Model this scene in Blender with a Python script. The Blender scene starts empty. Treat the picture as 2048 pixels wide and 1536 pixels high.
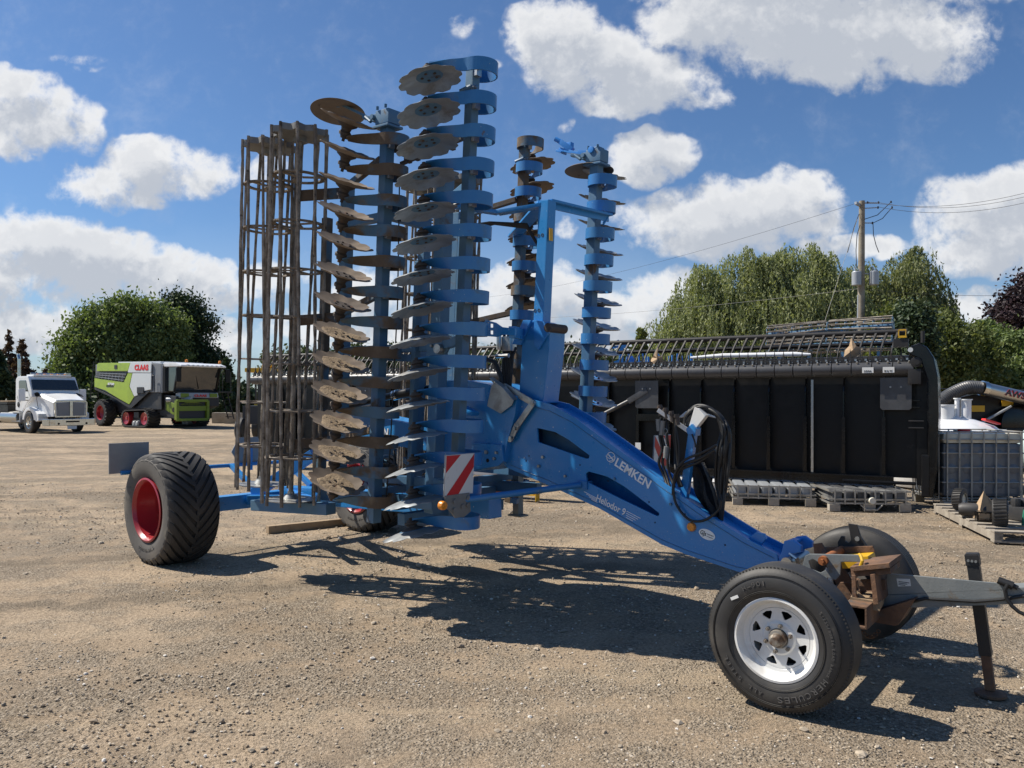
import bpy, bmesh, math, random
import numpy as np
from mathutils import Vector, Matrix
from mathutils.geometry import tessellate_polygon
R = math.radians
random.seed(7); rng = np.random.default_rng(7)
SC = bpy.context.scene; COL = SC.collection
# ---------------------------------------------------------------- camera
FPX, HY, CH = 1540.0, 797.0, 1.63          # focal length in photo pixels, horizon row, eye height
cd = bpy.data.cameras.new('camera'); cam = bpy.data.objects.new('camera', cd); COL.objects.link(cam)
cam.location = (0, 0, CH); cam.rotation_euler = (R(90), 0, 0)
cd.sensor_width = 36; cd.lens = 36 * FPX / 2048; cd.shift_y = (HY - 768) / 2048
cd.clip_start = .05; cd.clip_end = 3000
SC.camera = cam
# ---------------------------------------------------------------- light
SUN_EL, SUN_AZ = 51.0, math.atan2(-.966, .26)   # azimuth from +Y towards +X
sd = Vector((math.sin(SUN_AZ) * math.cos(R(SUN_EL)), math.cos(SUN_AZ) * math.cos(R(SUN_EL)), math.sin(R(SUN_EL))))
sl = bpy.data.lights.new('sun', 'SUN'); sl.energy = 5.0; sl.angle = R(.5); sl.color = (1, .93, .82)
so = bpy.data.objects.new('sun', sl); COL.objects.link(so); so.rotation_euler = sd.to_track_quat('Z', 'Y').to_euler()
so.location = (-20, 5, 30)
SC.view_settings.view_transform = 'Standard'; SC.view_settings.look = 'None'
SC.view_settings.exposure = 0.42; SC.view_settings.gamma = 1
SC.cycles.caustics_reflective = False; SC.cycles.caustics_refractive = False

# ---------------------------------------------------------------- node helpers
class NT:
    def __init__(s, tree): s.t = tree; s.n = tree.nodes; s.l = tree.links
    def new(s, typ, **kw):
        n = s.n.new(typ)
        for k, v in kw.items(): setattr(n, k, v)
        return n
    def put(s, sock, v):
        if hasattr(v, 'is_output') or isinstance(v, bpy.types.NodeSocket): s.l.new(v, sock)
        else: sock.default_value = v
    def m(s, op, a, b=None, c=None, clamp=False):
        n = s.new('ShaderNodeMath', operation=op, use_clamp=clamp)
        s.put(n.inputs[0], a)
        if b is not None: s.put(n.inputs[1], b)
        if c is not None: s.put(n.inputs[2], c)
        return n.outputs[0]
    def v(s, op, a, b=None, c=None):
        n = s.new('ShaderNodeVectorMath', operation=op)
        s.put(n.inputs[0], a)
        if b is not None: s.put(n.inputs[1], b)
        if c is not None: s.put(n.inputs[2], c)
        return n.outputs['Value'] if op in ('DOT_PRODUCT', 'LENGTH') else n.outputs[0]
    def noise(s, vec, scale, detail=4, rough=.5, dist=0, col=False):
        n = s.new('ShaderNodeTexNoise'); s.put(n.inputs['Vector'], vec); n.inputs['Scale'].default_value = scale
        n.inputs['Detail'].default_value = detail; n.inputs['Roughness'].default_value = rough; n.inputs['Distortion'].default_value = dist
        return n.outputs['Color' if col else 'Fac']
    def voro(s, vec, scale, out='Distance', feature='F1', rand=1):
        n = s.new('ShaderNodeTexVoronoi', feature=feature); s.put(n.inputs['Vector'], vec); n.inputs['Scale'].default_value = scale
        n.inputs['Randomness'].default_value = rand
        return n.outputs[out]
    def ramp(s, f, lo, hi, a=0., b=1.):
        n = s.new('ShaderNodeMapRange'); n.interpolation_type = 'SMOOTHSTEP'
        s.put(n.inputs[0], f); s.put(n.inputs[1], lo); s.put(n.inputs[2], hi); s.put(n.inputs[3], a); s.put(n.inputs[4], b)
        return n.outputs[0]
    def mix(s, f, a, b, mode='MIX'):
        n = s.new('ShaderNodeMix', data_type='RGBA', blend_type=mode)
        s.put(n.inputs[0], f); s.put(n.inputs[6], a if not isinstance(a, tuple) else (*a[:3], 1)); s.put(n.inputs[7], b if not isinstance(b, tuple) else (*b[:3], 1))
        return n.outputs[2]

# ---------------------------------------------------------------- sky with cumulus clouds (directions only, at infinity)
CLOUDS = [  # u, v centre and radii in photo pixels of direction space, weight
 (1400,30,130,70,1),(1570,60,200,95,1.1),(1790,50,210,100,1.1),(1660,135,130,60,1),(1900,85,110,60,.9),(1850,110,120,50,.8),(1640,-60,420,80,1),
 (1110,70,95,70,1),(1190,125,130,80,1.1),(1290,160,130,75,1),(1390,195,85,32,.8),(1080,40,60,40,.8),(1230,200,100,35,.7),
 (1325,310,85,42,1),(1285,345,60,30,.8),
 (1335,435,95,55,.9),(1470,440,180,72,1.15),(1575,410,90,55,1),(1400,480,150,28,.7),(1610,450,60,45,.8),
 (1930,415,115,70,1),(2030,380,110,55,1),(1960,490,130,70,1),(1900,545,80,25,.6),(2060,480,90,80,1),
 (1080,580,170,60,1),(1230,620,190,70,1),(1000,640,160,60,.9),(1320,560,100,40,.7),(1150,690,260,60,.8),(1130,455,35,20,.6),
 (30,180,75,38,.95),(80,240,120,60,1.05),(20,270,90,50,.9),(160,270,60,35,.6),(-10,210,60,60,.8),
 (300,325,95,55,1.05),(200,365,110,48,.9),(400,345,100,45,.9),(250,390,90,30,.7),(540,345,45,25,.5),
 (50,470,110,55,1.1),(190,520,170,75,1.15),(350,545,130,65,1.05),(250,490,90,45,.9),(30,560,120,70,.8),(430,590,80,40,.7),(120,590,200,40,.6),(20,440,40,40,.7),
 (70,660,120,60,1),(200,640,80,30,.5),(460,680,90,50,.8),(560,560,90,45,.7),(640,640,110,50,.8),(760,600,80,60,.8),(840,690,160,50,.7),
 (1740,500,90,28,.9),(1660,505,60,22,.6),(1915,625,70,30,.8),(2000,600,90,25,.5),(1830,640,60,25,.5),
 (920,42,34,26,.42),(980,118,22,14,.42),(1135,255,14,22,.4),(150,130,50,14,.33),(170,150,30,9,.3),(600,455,20,10,.35)]
def build_world():
    w = bpy.data.worlds.new('World'); SC.world = w; w.use_nodes = True
    g = bpy.data.node_groups.new('cloud_field', 'ShaderNodeTree')
    g.interface.new_socket('Vec', in_out='INPUT', socket_type='NodeSocketVector')
    g.interface.new_socket('F', in_out='OUTPUT', socket_type='NodeSocketFloat')
    t = NT(g); gi = t.new('NodeGroupInput'); go = t.new('NodeGroupOutput'); vec = gi.outputs[0]
    nz = t.noise(vec, 3.2, 4, .6, 0, True)
    wv = t.v('MULTIPLY_ADD', t.v('SUBTRACT', nz, (.5, .5, .5)), (.15, .10, 0), vec)
    nz2 = t.noise(vec, 13, 3, .6, 0, True); wv = t.v('MULTIPLY_ADD', t.v('SUBTRACT', nz2, (.5, .5, .5)), (.045, .04, 0), wv)
    acc = None
    for (cx, cy, rx, ry, wt) in CLOUDS:
        u, v = (cx - 1024) / FPX, (HY - cy) / FPX; sx, sy = FPX / rx / 1.20, FPX / ry / 1.22
        q = t.v('MULTIPLY_ADD', wv, (sx, sy, 0), (-u * sx, -v * sy, 0))
        d = t.m('SUBTRACT', 1.0, t.v('DOT_PRODUCT', q, q), clamp=True)
        d = t.m('MULTIPLY', d, wt) if abs(wt - 1) > .01 else d
        acc = d if acc is None else t.m('SMOOTH_MAX', acc, d, .12)
    f1 = t.noise(vec, 9, 8, .6, .25)
    mk = t.ramp(acc, .0, .30)
    f = t.m('MULTIPLY_ADD', t.m('MULTIPLY', t.m('SUBTRACT', f1, .5), mk), 1.9, acc)
    f2 = t.noise(vec, 34, 6, .66, .3)
    f = t.m('MULTIPLY_ADD', t.m('MULTIPLY', t.m('SUBTRACT', f2, .5), mk), .9, f)
    f3 = t.m('ABSOLUTE', t.m('SUBTRACT', t.noise(vec, 15, 3, .55, .2), .5)); f = t.m('MULTIPLY_ADD', t.m('MULTIPLY', t.m('SUBTRACT', .10, f3), mk), 1.1, f)
    f4 = t.m('ABSOLUTE', t.m('SUBTRACT', t.noise(vec, 38, 3, .6, .2), .5)); f = t.m('MULTIPLY_ADD', t.m('MULTIPLY', t.m('SUBTRACT', .10, f4), mk), .9, f)
    t.l.new(f, go.inputs[0])
    t = NT(w.node_tree); t.n.clear()
    out = t.new('ShaderNodeOutputWorld')
    tc = t.new('ShaderNodeTexCoord'); sep = t.new('ShaderNodeSeparateXYZ'); t.l.new(tc.outputs['Generated'], sep.inputs[0])
    yy = t.m('MAXIMUM', sep.outputs[1], .12)
    u = t.m('DIVIDE', sep.outputs[0], yy); v = t.m('DIVIDE', sep.outputs[2], yy)
    cmb = t.new('ShaderNodeCombineXYZ'); t.l.new(u, cmb.inputs[0]); t.l.new(v, cmb.inputs[1]); uv = cmb.outputs[0]
    def grp(vs):
        n = t.new('ShaderNodeGroup'); n.node_tree = g; t.l.new(vs, n.inputs[0]); return n.outputs[0]
    F = grp(uv); F2 = grp(t.v('ADD', uv, (-.016, .034, 0)))
    dens = t.ramp(F, .08, .86)
    # sunlit side is up-left: thick cloud above a point shades it
    lit = t.ramp(t.m('SUBTRACT', t.m('MULTIPLY', F2, 1.0), t.m('MULTIPLY', F, .38)), .02, .78, 1., 0.)
    core = t.ramp(F, .45, 1.2, 1.0, .55)
    soft = t.noise(uv, 5, 5, .55)
    lit = t.m('MULTIPLY_ADD', t.m('SUBTRACT', soft, .5), .5, t.m('MULTIPLY', lit, core), clamp=True)
    ccol = t.mix(lit, (.56, .60, .67), (1.0, 1.0, 1.0))
    sky = t.new('ShaderNodeTexSky', sky_type='NISHITA'); sky.sun_disc = False
    sky.sun_elevation = R(SUN_EL); sky.sun_rotation = SUN_AZ; sky.air_density = 1.0; sky.dust_density = .6; sky.ozone_density = 1.5; sky.altitude = 200
    sc = t.mix(1.0, sky.outputs[0], (.68, .91, 1.17), 'MULTIPLY')
    b1 = t.new('ShaderNodeBackground'); t.l.new(sc, b1.inputs[0]); b1.inputs[1].default_value = .070
    b2 = t.new('ShaderNodeBackground'); t.l.new(ccol, b2.inputs[0]); b2.inputs[1].default_value = .70
    hz = t.ramp(v, .0, .26, .34, 0.)       # thin veil of distant cloud low over the horizon
    up = t.ramp(sep.outputs[2], -.02, .02)
    fac = t.m('MULTIPLY', t.m('MAXIMUM', t.m('MULTIPLY', dens, .97), hz), t.ramp(sep.outputs[1], .12, .3))
    fac = t.m('MULTIPLY', fac, up)
    ms = t.new('ShaderNodeMixShader'); t.l.new(fac, ms.inputs[0]); t.l.new(b1.outputs[0], ms.inputs[1]); t.l.new(b2.outputs[0], ms.inputs[2])
    t.l.new(ms.outputs[0], out.inputs[0])
    w.cycles.sampling_method = 'MANUAL'; w.cycles.sample_map_resolution = 512
build_world()

# ---------------------------------------------------------------- materials
MATS = {}
def mat(name, col, rough=.5, metal=0., layers=(), bump=(), coat=0., spec=.5, rvar=0., coords='Object', trans=0, jitter=0.):
    """layers: (colour, noise scale, lo, hi[, roughness]) mixed over the base; bump: (scale, strength[, detail])"""
    m = bpy.data.materials.new(name); m.use_nodes = True; MATS[name] = m
    t = NT(m.node_tree); b = m.node_tree.nodes['Principled BSDF']
    tc = t.new('ShaderNodeTexCoord').outputs[coords]
    if jitter:
        oi = t.new('ShaderNodeObjectInfo').outputs['Random']
        tc = t.v('ADD', tc, t.v('MULTIPLY', (jitter, jitter * 1.7, jitter * .6), t.v('MULTIPLY_ADD', oi, (1, 1, 1), (0, 0, 0))))
    c = (*col, 1); r = rough
    for i, L in enumerate(layers):
        kind = 'speck' if len(L) > 5 and L[5] == 'speck' else 'noise'
        if kind == 'speck':
            f = t.ramp(t.voro(t.v('ADD', tc, (i * 3.1, 0, 0)), L[1]), L[2], L[3], 1., 0.)
            f = t.m('MULTIPLY', f, t.ramp(t.noise(tc, L[1] * .13, 3), .42, .6))
        else: f = t.ramp(t.noise(t.v('ADD', tc, (i * 7.3, 1.7, 2.9)), L[1], 6, .62, .3), L[2], L[3])
        c = t.mix(f, c if not isinstance(c, tuple) else c, L[0])
        if len(L) > 4 and L[4] is not None:
            mm = t.new('ShaderNodeMix'); t.put(mm.inputs[0], f); t.put(mm.inputs[2], r); mm.inputs[3].default_value = L[4]; r = mm.outputs[0]
    if isinstance(c, tuple): b.inputs['Base Color'].default_value = c
    else: t.l.new(c, b.inputs['Base Color'])
    if rvar:
        nn = t.ramp(t.noise(tc, 9, 5), .3, .7, -rvar, rvar); r = t.m('ADD', r, nn, clamp=True)
    t.put(b.inputs['Roughness'], r)
    b.inputs['Metallic'].default_value = metal; b.inputs['Coat Weight'].default_value = coat; b.inputs['Coat Roughness'].default_value = .12
    b.inputs['Specular IOR Level'].default_value = spec
    if trans: b.inputs['Transmission Weight'].default_value = trans
    if bump:
        h = None
        for B in bump:
            x = t.m('MULTIPLY', t.noise(tc, B[0], 4, .6), B[1]); h = x if h is None else t.m('ADD', h, x)
        bn = t.new('ShaderNodeBump'); bn.inputs['Distance'].default_value = 1.0; t.l.new(h, bn.inputs['Height']); t.l.new(bn.outputs[0], b.inputs['Normal'])
    return m
DUST = (.36, .29, .20); MUD = (.115, .082, .055); RUST = (.20, .085, .035)
BLUE = (.024, .215, .54)
mat('blue_paint', BLUE, .36, layers=[((.030, .215, .52), 1.3, .35, .7), ((.05, .17, .33), 5, .62, .8), (DUST, 3, .68, .86, .8), ((.50, .56, .58), 15, .05, .11, .7, 'speck'), ((.45, .46, .44), 40, .05, .12, .7, 'speck')], bump=[(60, .0006)], coat=.18, rvar=.10)
mat('blue_grey', (.055, .155, .29), .5, layers=[((.085, .17, .25), 2.2, .35, .65), (MUD, 3.2, .60, .72, .9), (DUST, 7, .66, .85, .9)], bump=[(80, .0006)], rvar=.08)
mat('blue_arm', (.026, .165, .42), .4, layers=[((.05, .20, .42), 4, .4, .7), ((.07, .15, .24), 7, .58, .75), (MUD, 5, .66, .76, .9), ((.5, .55, .55), 26, .04, .10, .7, 'speck')], bump=[(90, .0005)], coat=.15, jitter=9)
mat('blue_mud', (.06, .13, .20), .6, layers=[(MUD, 2.6, .40, .52, .92), ((.20, .15, .10), 9, .5, .8, .95), ((.10, .14, .17), 6, .62, .75)], bump=[(60, .002)], jitter=9)
mat('mud_bar', (.17, .14, .11), .9, layers=[((.38, .34, .285), 7, .38, .68), ((.045, .035, .028), 16, .56, .72), (RUST, 4, .62, .8)], bump=[(35, .010), (120, .004)])
mat('disc_steel', (.30, .315, .32), .42, .5, layers=[((.17, .15, .13), 3, .50, .70, .7), ((.46, .50, .52), 2.2, .46, .68, .34), (RUST, 9, .70, .82, .9)], bump=[(9, .0015), (70, .0006)], jitter=12, rvar=.1)
mat('disc_mud', (.19, .155, .125), .55, .3, layers=[((.25, .20, .155), 3, .42, .64, .75), ((.16, .085, .05), 3, .58, .75, .85), ((.08, .065, .055), 5, .62, .75, .8)], bump=[(10, .002), (90, .001)], jitter=12)
mat('soil', (.21, .155, .10), .97, layers=[((.29, .22, .145), 14, .4, .65), ((.12, .085, .055), 22, .58, .7)], bump=[(40, .012), (120, .005)], jitter=5)
mat('hub_dirty', (.075, .062, .055), .75, .3, layers=[(RUST, 9, .55, .75), (MUD, 5, .5, .7), ((.1, .14, .17), 6, .6, .8)], bump=[(60, .002)], jitter=5)
mat('hub_grey', (.26, .235, .20), .55, .5, layers=[((.14, .09, .06), 14, .48, .66, .85), ((.34, .31, .26), 9, .6, .8)], bump=[(80, .0008)])
mat('galv', (.42, .43, .42), .42, .85, layers=[((.30, .29, .27), 8, .4, .7, .6), (DUST, 5, .66, .85, .9)], bump=[(50, .0004)], rvar=.08)
mat('grey_plate', (.21, .215, .21), .6, .2, layers=[((.15, .145, .14), 5, .4, .7), (DUST, 6, .6, .85, .9)], bump=[(70, .0008)])
mat('grey_paint', (.17, .185, .185), .5, .1, layers=[((.24, .25, .24), 3, .4, .7), ((.16, .115, .07), 6, .60, .72, .9), (RUST, 9, .66, .78, .9), ((.6, .6, .56), 60, .04, .10, .8, 'speck')], bump=[(60, .0012)])
mat('rust', (.115, .068, .045), .9, .1, layers=[((.21, .115, .065), 6, .4, .65), ((.10, .085, .075), 9, .52, .7), ((.40, .33, .25), 7, .66, .8)], bump=[(40, .004), (150, .001)])
mat('black_iron', (.024, .023, .023), .55, .2, layers=[((.05, .042, .036), 6, .5, .75, .85), (RUST, 8, .66, .82, .95)], bump=[(60, .001)])
mat('black_gloss', (.004, .004, .0045), .22, layers=[((.010, .010, .010), 5, .5, .75, .3)], coat=.12, spec=.35, rvar=.06)
mat('black_satin', (.0075, .0075, .008), .40, layers=[((.014, .014, .0145), 1.6, .5, .75, .5), ((.05, .047, .043), 5, .64, .82, .8)], rvar=.08, spec=.3)
mat('black_poly', (.055, .056, .06), .42, layers=[((.085, .087, .092), 4, .4, .7)], bump=[(90, .0005)], rvar=.05)
mat('rubber', (.032, .031, .030), .68, layers=[((.062, .056, .05), 4, .45, .75, .85), ((.125, .10, .075), 11, .62, .80, .95)], bump=[(60, .0012)])
mat('rubber_wall', (.10, .092, .082), .82, layers=[((.17, .15, .12), 3, .42, .70, .92), ((.04, .038, .036), 9, .55, .75)], bump=[(50, .0009)])
mat('rubber_dark', (.028, .027, .026), .55, layers=[((.062, .057, .05), 3, .42, .70, .8), ((.14, .12, .09), 7, .60, .80, .92), ((.2, .17, .13), 30, .66, .80, .9)], bump=[(80, .0006)])
mat('rubber_hose', (.014, .014, .014), .5, bump=[(300, .0004)])
mat('red_rim', (.34, .022, .030), .35, layers=[((.33, .03, .03), 3, .4, .7), (DUST, 7, .64, .85, .9)], coat=.3)
mat('white_rim', (.70, .70, .68), .38, layers=[((.50, .45, .38), 5, .5, .78, .7), ((.28, .15, .08), 12, .69, .78, .9)], bump=[(60, .0004)], coat=.2)
mat('dark_hole', (.01, .01, .01), .9)
mat('white_paint', (.80, .81, .81), .32, layers=[((.70, .69, .66), 1.5, .45, .75)], coat=.3)
mat('white_letter', (.78, .80, .82), .5)
mat('red_letter', (.72, .03, .03), .5)
mat('dark_letter', (.03, .04, .04), .5)
mat('tyre_letter', (.095, .09, .085), .7)
mat('badge_white', (.80, .82, .80), .35)
mat('orange_lens', (.78, .27, .015), .3, coat=.5, layers=[((.6, .2, .01), 60, .45, .55)])
mat('sign_red', (.52, .02, .02), .45, layers=[((.4, .02, .02), 3, .5, .7), ((.62, .55, .5), 14, .73, .76)])
mat('sign_white', (.66, .66, .63), .45, layers=[((.42, .40, .36), 6, .58, .72), ((.25, .12, .1), 16, .72, .76)])
mat('sign_back', (.25, .27, .285), .5, .1, layers=[((.31, .33, .34), 3, .4, .7)])
mat('green_paint', (.36, .50, .015), .35, layers=[((.30, .42, .02), 2, .4, .7)], coat=.3)
mat('green_dark', (.17, .24, .02), .5)
mat('combine_white', (.66, .68, .68), .35, coat=.3)
mat('combine_grey', (.20, .21, .22), .5)
mat('dark_plastic', (.03, .031, .034), .55, layers=[((.06, .055, .05), 2, .5, .75)])
mat('cab_glass', (.02, .026, .03), .06, spec=.8, coat=.6)
mat('chrome', (.62, .62, .60), .18, 1.0, layers=[((.5, .45, .4), 5, .5, .7)])
mat('brushed', (.52, .52, .50), .32, .95, bump=[(40, .0008)])
mat('wood', (.26, .185, .115), .85, layers=[((.34, .25, .155), 4, .4, .65), ((.12, .085, .055), 9, .58, .75)], bump=[(30, .002)])
mat('pallet_wood', (.27, .235, .19), .88, layers=[((.36, .32, .26), 5, .4, .65), ((.13, .11, .09), 10, .56, .75)], bump=[(30, .003)])
mat('pole_wood', (.24, .205, .155), .9, layers=[((.31, .285, .23), 2, .4, .7), ((.13, .11, .085), 6, .55, .75)], bump=[(14, .01)])
mat('bark', (.10, .08, .06), .95, layers=[((.16, .13, .10), 5, .4, .7)], bump=[(12, .02)])
mat('concrete', (.33, .29, .235), .92, layers=[((.42, .38, .31), 2, .4, .7), ((.2, .175, .14), 6, .56, .75)], bump=[(18, .01)])
mat('tote_frame', (.40, .39, .36), .5, .7, layers=[((.30, .27, .22), 5, .45, .7, .7)])
mat('tote_liquid', (.085, .10, .12), .42, layers=[((.13, .15, .17), 3, .4, .7)], coat=.3)
mat('tote_clear', (.62, .60, .50), .45, layers=[((.5, .47, .38), 3, .4, .7)], coat=.2)
mat('tote_dark', (.06, .06, .062), .5, layers=[((.18, .18, .175), 2.2, .45, .6)])
mat('tank_white', (.74, .75, .76), .35, layers=[((.62, .62, .6), 2, .45, .7)], coat=.2)
mat('tank_aqua', (.50, .62, .63), .4, layers=[((.42, .5, .5), 2, .45, .7)])
mat('yellow', (.62, .36, .015), .5, layers=[((.3, .19, .03), 8, .55, .75)])
mat('orange_rust', (.30, .10, .03), .85, layers=[((.2, .08, .03), 6, .5, .7)])
mat('cardboard', (.44, .31, .19), .85, layers=[((.36, .25, .15), 5, .4, .7)], bump=[(10, .01)])
mat('green_strap', (.01, .16, .10), .6)
mat('cream', (.74, .70, .58), .5)
mat('gun_grey', (.36, .38, .40), .45, .3)
mat('blue_bright', (.025, .21, .58), .4, coat=.2)
mat('cloth_black', (.013, .013, .014), .75, bump=[(14, .03), (40, .006)])
mat('paper', (.75, .75, .72), .6)
mat('amber', (.75, .25, .02), .3)
mat('lamp_clear', (.6, .62, .62), .15, coat=.5)
def leafmat(name, c1, c2, tr=.30, rough=.6):
    m = bpy.data.materials.new(name); m.use_nodes = True; MATS[name] = m
    t = NT(m.node_tree); b = t.n['Principled BSDF']; out = t.n['Material Output']
    isl = t.new('ShaderNodeNewGeometry').outputs['Random Per Island']
    tc = t.new('ShaderNodeTexCoord').outputs['Object']
    f = t.m('MULTIPLY_ADD', t.m('SUBTRACT', t.noise(tc, .9, 3), .5), 1.4, isl, clamp=True)
    c = t.mix(f, c1, c2); t.l.new(c, b.inputs['Base Color']); b.inputs['Roughness'].default_value = rough; b.inputs['Specular IOR Level'].default_value = .35
    tr_ = t.new('ShaderNodeBsdfTranslucent'); t.l.new(t.mix(1.0, c, (1.15, 1.2, .6), 'MULTIPLY'), tr_.inputs[0])
    ms = t.new('ShaderNodeMixShader'); ms.inputs[0].default_value = tr; t.l.new(b.outputs[0], ms.inputs[1]); t.l.new(tr_.outputs[0], ms.inputs[2]); t.l.new(ms.outputs[0], out.inputs[0])
leafmat('leaf_mid', (.085, .125, .045), (.205, .26, .10), .34)
leafmat('leaf_willow', (.16, .19, .088), (.36, .385, .20), .38)
leafmat('leaf_birch', (.11, .14, .06), (.29, .30, .15), .35)
leafmat('leaf_dark', (.024, .046, .022), (.062, .092, .038), .12)
leafmat('leaf_shrub', (.075, .10, .03), (.18, .205, .065))
leafmat('leaf_purple', (.016, .010, .013), (.05, .028, .034), .12)
leafmat('leaf_brown', (.06, .04, .028), (.14, .085, .06), .2)
leafmat('leaf_far', (.05, .075, .032), (.10, .125, .055), .15)

# ---------------------------------------------------------------- mesh builder
class MB:
    def __init__(s): s.v = []; s.f = []; s.mi = []; s.sm = []
    def add(s, vs, fs, mi=0, sm=False):
        o = len(s.v); s.v += [tuple(p) for p in vs]
        for f in fs: s.f.append(tuple(i + o for i in f)); s.mi.append(mi); s.sm.append(sm)
        return s
    def box(s, c, d, rot=None, mi=0, taper=None):
        hx, hy, hz = d[0] / 2, d[1] / 2, d[2] / 2; vs = []
        for z in (-1, 1):
            k = 1 if (taper is None or z < 0) else taper
            for x, y in ((-1, -1), (1, -1), (1, 1), (-1, 1)): vs.append(Vector((x * hx * k, y * hy * k, z * hz)))
        if rot is not None:
            mtx = rot if isinstance(rot, Matrix) else Matrix.Rotation(rot[2], 3, 'Z') @ Matrix.Rotation(rot[1], 3, 'Y') @ Matrix.Rotation(rot[0], 3, 'X')
            vs = [mtx @ p for p in vs]
        vs = [p + Vector(c) for p in vs]
        return s.add(vs, [(0, 3, 2, 1), (4, 5, 6, 7), (0, 1, 5, 4), (1, 2, 6, 5), (2, 3, 7, 6), (3, 0, 4, 7)], mi)
    def bar(s, p0, p1, w, h, up=(0, 0, 1), mi=0):     # rectangular bar between two points
        p0, p1 = Vector(p0), Vector(p1); d = (p1 - p0); L = d.length; d.normalize(); up = Vector(up)
        if abs(d.dot(up)) > .98: up = Vector((1, 0, 0))
        y = up.cross(d).normalized(); z = d.cross(y)
        return s.box((p0 + p1) / 2, (L, w, h), Matrix((d, y, z)).transposed(), mi)
    def tube(s, pts, r, n=8, mi=0, caps=True, sm=True):
        pts = [Vector(p) for p in pts]; rs = r if isinstance(r, (list, tuple)) else [r] * len(pts)
        t0 = (pts[1] - pts[0]).normalized(); up = Vector((0, 0, 1)) if abs(t0.z) < .9 else Vector((1, 0, 0))
        nrm = t0.cross(up).normalized(); vs = []; fs = []
        for i, p in enumerate(pts):
            t = (pts[min(i + 1, len(pts) - 1)] - pts[max(i - 1, 0)]).normalized()
            nrm = (nrm - t * nrm.dot(t)).normalized(); b = t.cross(nrm)
            for k in range(n):
                a = 2 * math.pi * k / n; vs.append(p + (nrm * math.cos(a) + b * math.sin(a)) * rs[i])
        for i in range(len(pts) - 1):
            for k in range(n): fs.append((i * n + k, i * n + (k + 1) % n, (i + 1) * n + (k + 1) % n, (i + 1) * n + k))
        s.add(vs, fs, mi, sm)
        if caps: s.add(vs[:n], [tuple(range(n))[::-1]], mi); s.add(vs[-n:], [tuple(range(n))], mi)
        return s
    def lathe(s, prof, n=48, axis='y', c=(0, 0, 0), mi=0, sm=True, closed=False):   # prof: (r, along axis)
        vs = []; fs = []; m = len(prof); c = Vector(c)
        for k in range(n):
            a = 2 * math.pi * k / n; ca, sa = math.cos(a), math.sin(a)
            for (r, h) in prof:
                p = {'y': (r * ca, h, r * sa), 'z': (r * ca, r * sa, h), 'x': (h, r * ca, r * sa)}[axis]; vs.append(c + Vector(p))
        for k in range(n):
            for j in range(m - (0 if closed else 1)):
                j2 = (j + 1) % m; a, b = k * m, ((k + 1) % n) * m; fs.append((a + j, a + j2, b + j2, b + j))
        return s.add(vs, fs, mi, sm)
    def plate(s, outer, th, holes=(), mi=0):       # polygon (3-D, planar) extruded by vector th
        loops = [[Vector(p) for p in outer]] + [[Vector(p) for p in h] for h in holes]
        flat = [p for l in loops for p in l]; th = Vector(th)
        tris = tessellate_polygon(loops)
        n = len(flat); vs = flat + [p + th for p in flat]; fs = [tuple(t) for t in tris] + [tuple(i + n for i in t)[::-1] for t in tris]
        o = 0
        for l in loops:
            k = len(l)
            for i in range(k): fs.append((o + i, o + (i + 1) % k, n + o + (i + 1) % k, n + o + i))
            o += k
        return s.add(vs, fs, mi)
    def cyl(s, p0, p1, r, n=16, mi=0): return s.tube([p0, p1], r, n, mi)
    def arr(s):
        return s
EMPTYP = {}
def mkobj(name, me, parent=None, loc=None, rot=None):
    o = bpy.data.objects.new(name, me); COL.objects.link(o)
    if parent is not None: o.parent = parent
    if loc is not None: o.location = loc
    if rot is not None: o.rotation_euler = rot
    return o
def mesh(name, mb, mats, bevel=0, recalc=True, angle=35):
    me = bpy.data.meshes.new(name)
    me.from_pydata([tuple(p) for p in mb.v], [], mb.f)
    for m in (mats if isinstance(mats, (list, tuple)) else [mats]): me.materials.append(MATS[m])
    me.polygons.foreach_set('material_index', mb.mi); me.polygons.foreach_set('use_smooth', mb.sm)
    if recalc or bevel:
        bm = bmesh.new(); bm.from_mesh(me)
        if recalc:
            bmesh.ops.remove_doubles(bm, verts=bm.verts, dist=1e-5)
            bmesh.ops.recalc_face_normals(bm, faces=bm.faces)
        if bevel:
            es = [e for e in bm.edges if len(e.link_faces) == 2 and e.calc_face_angle(0) > .6 and not e.link_faces[0].smooth and e.calc_length() > bevel * 2.5]
            try: bmesh.ops.bevel(bm, geom=es, offset=bevel, segments=2, affect='EDGES', profile=.7, clamp_overlap=True)
            except Exception: pass
        bm.to_mesh(me); bm.free()
    me.update()
    if any(mb.sm): me.set_sharp_from_angle(angle=R(angle))
    return me
SPLIT = set('bracket_bolt cab_pillar drive_housing foot_block mirror mirror_arm hinge_block frame_bolt link_bolt flap_bolt insulator work_light marker_light headlight beacon stringer top_board bottom_board u_bolt cross_tube diagonal_brace bogie_roller drive_wheel chassis_rail hose_coupler coupler tyre_set drop_mark jack_bolt safety_sticker vent_rails cab_step chassis_member side_hatch air_intake pallet_base filler_neck drill_hole weld_seam tube_clamp drop_wire ladder'.split())
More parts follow.
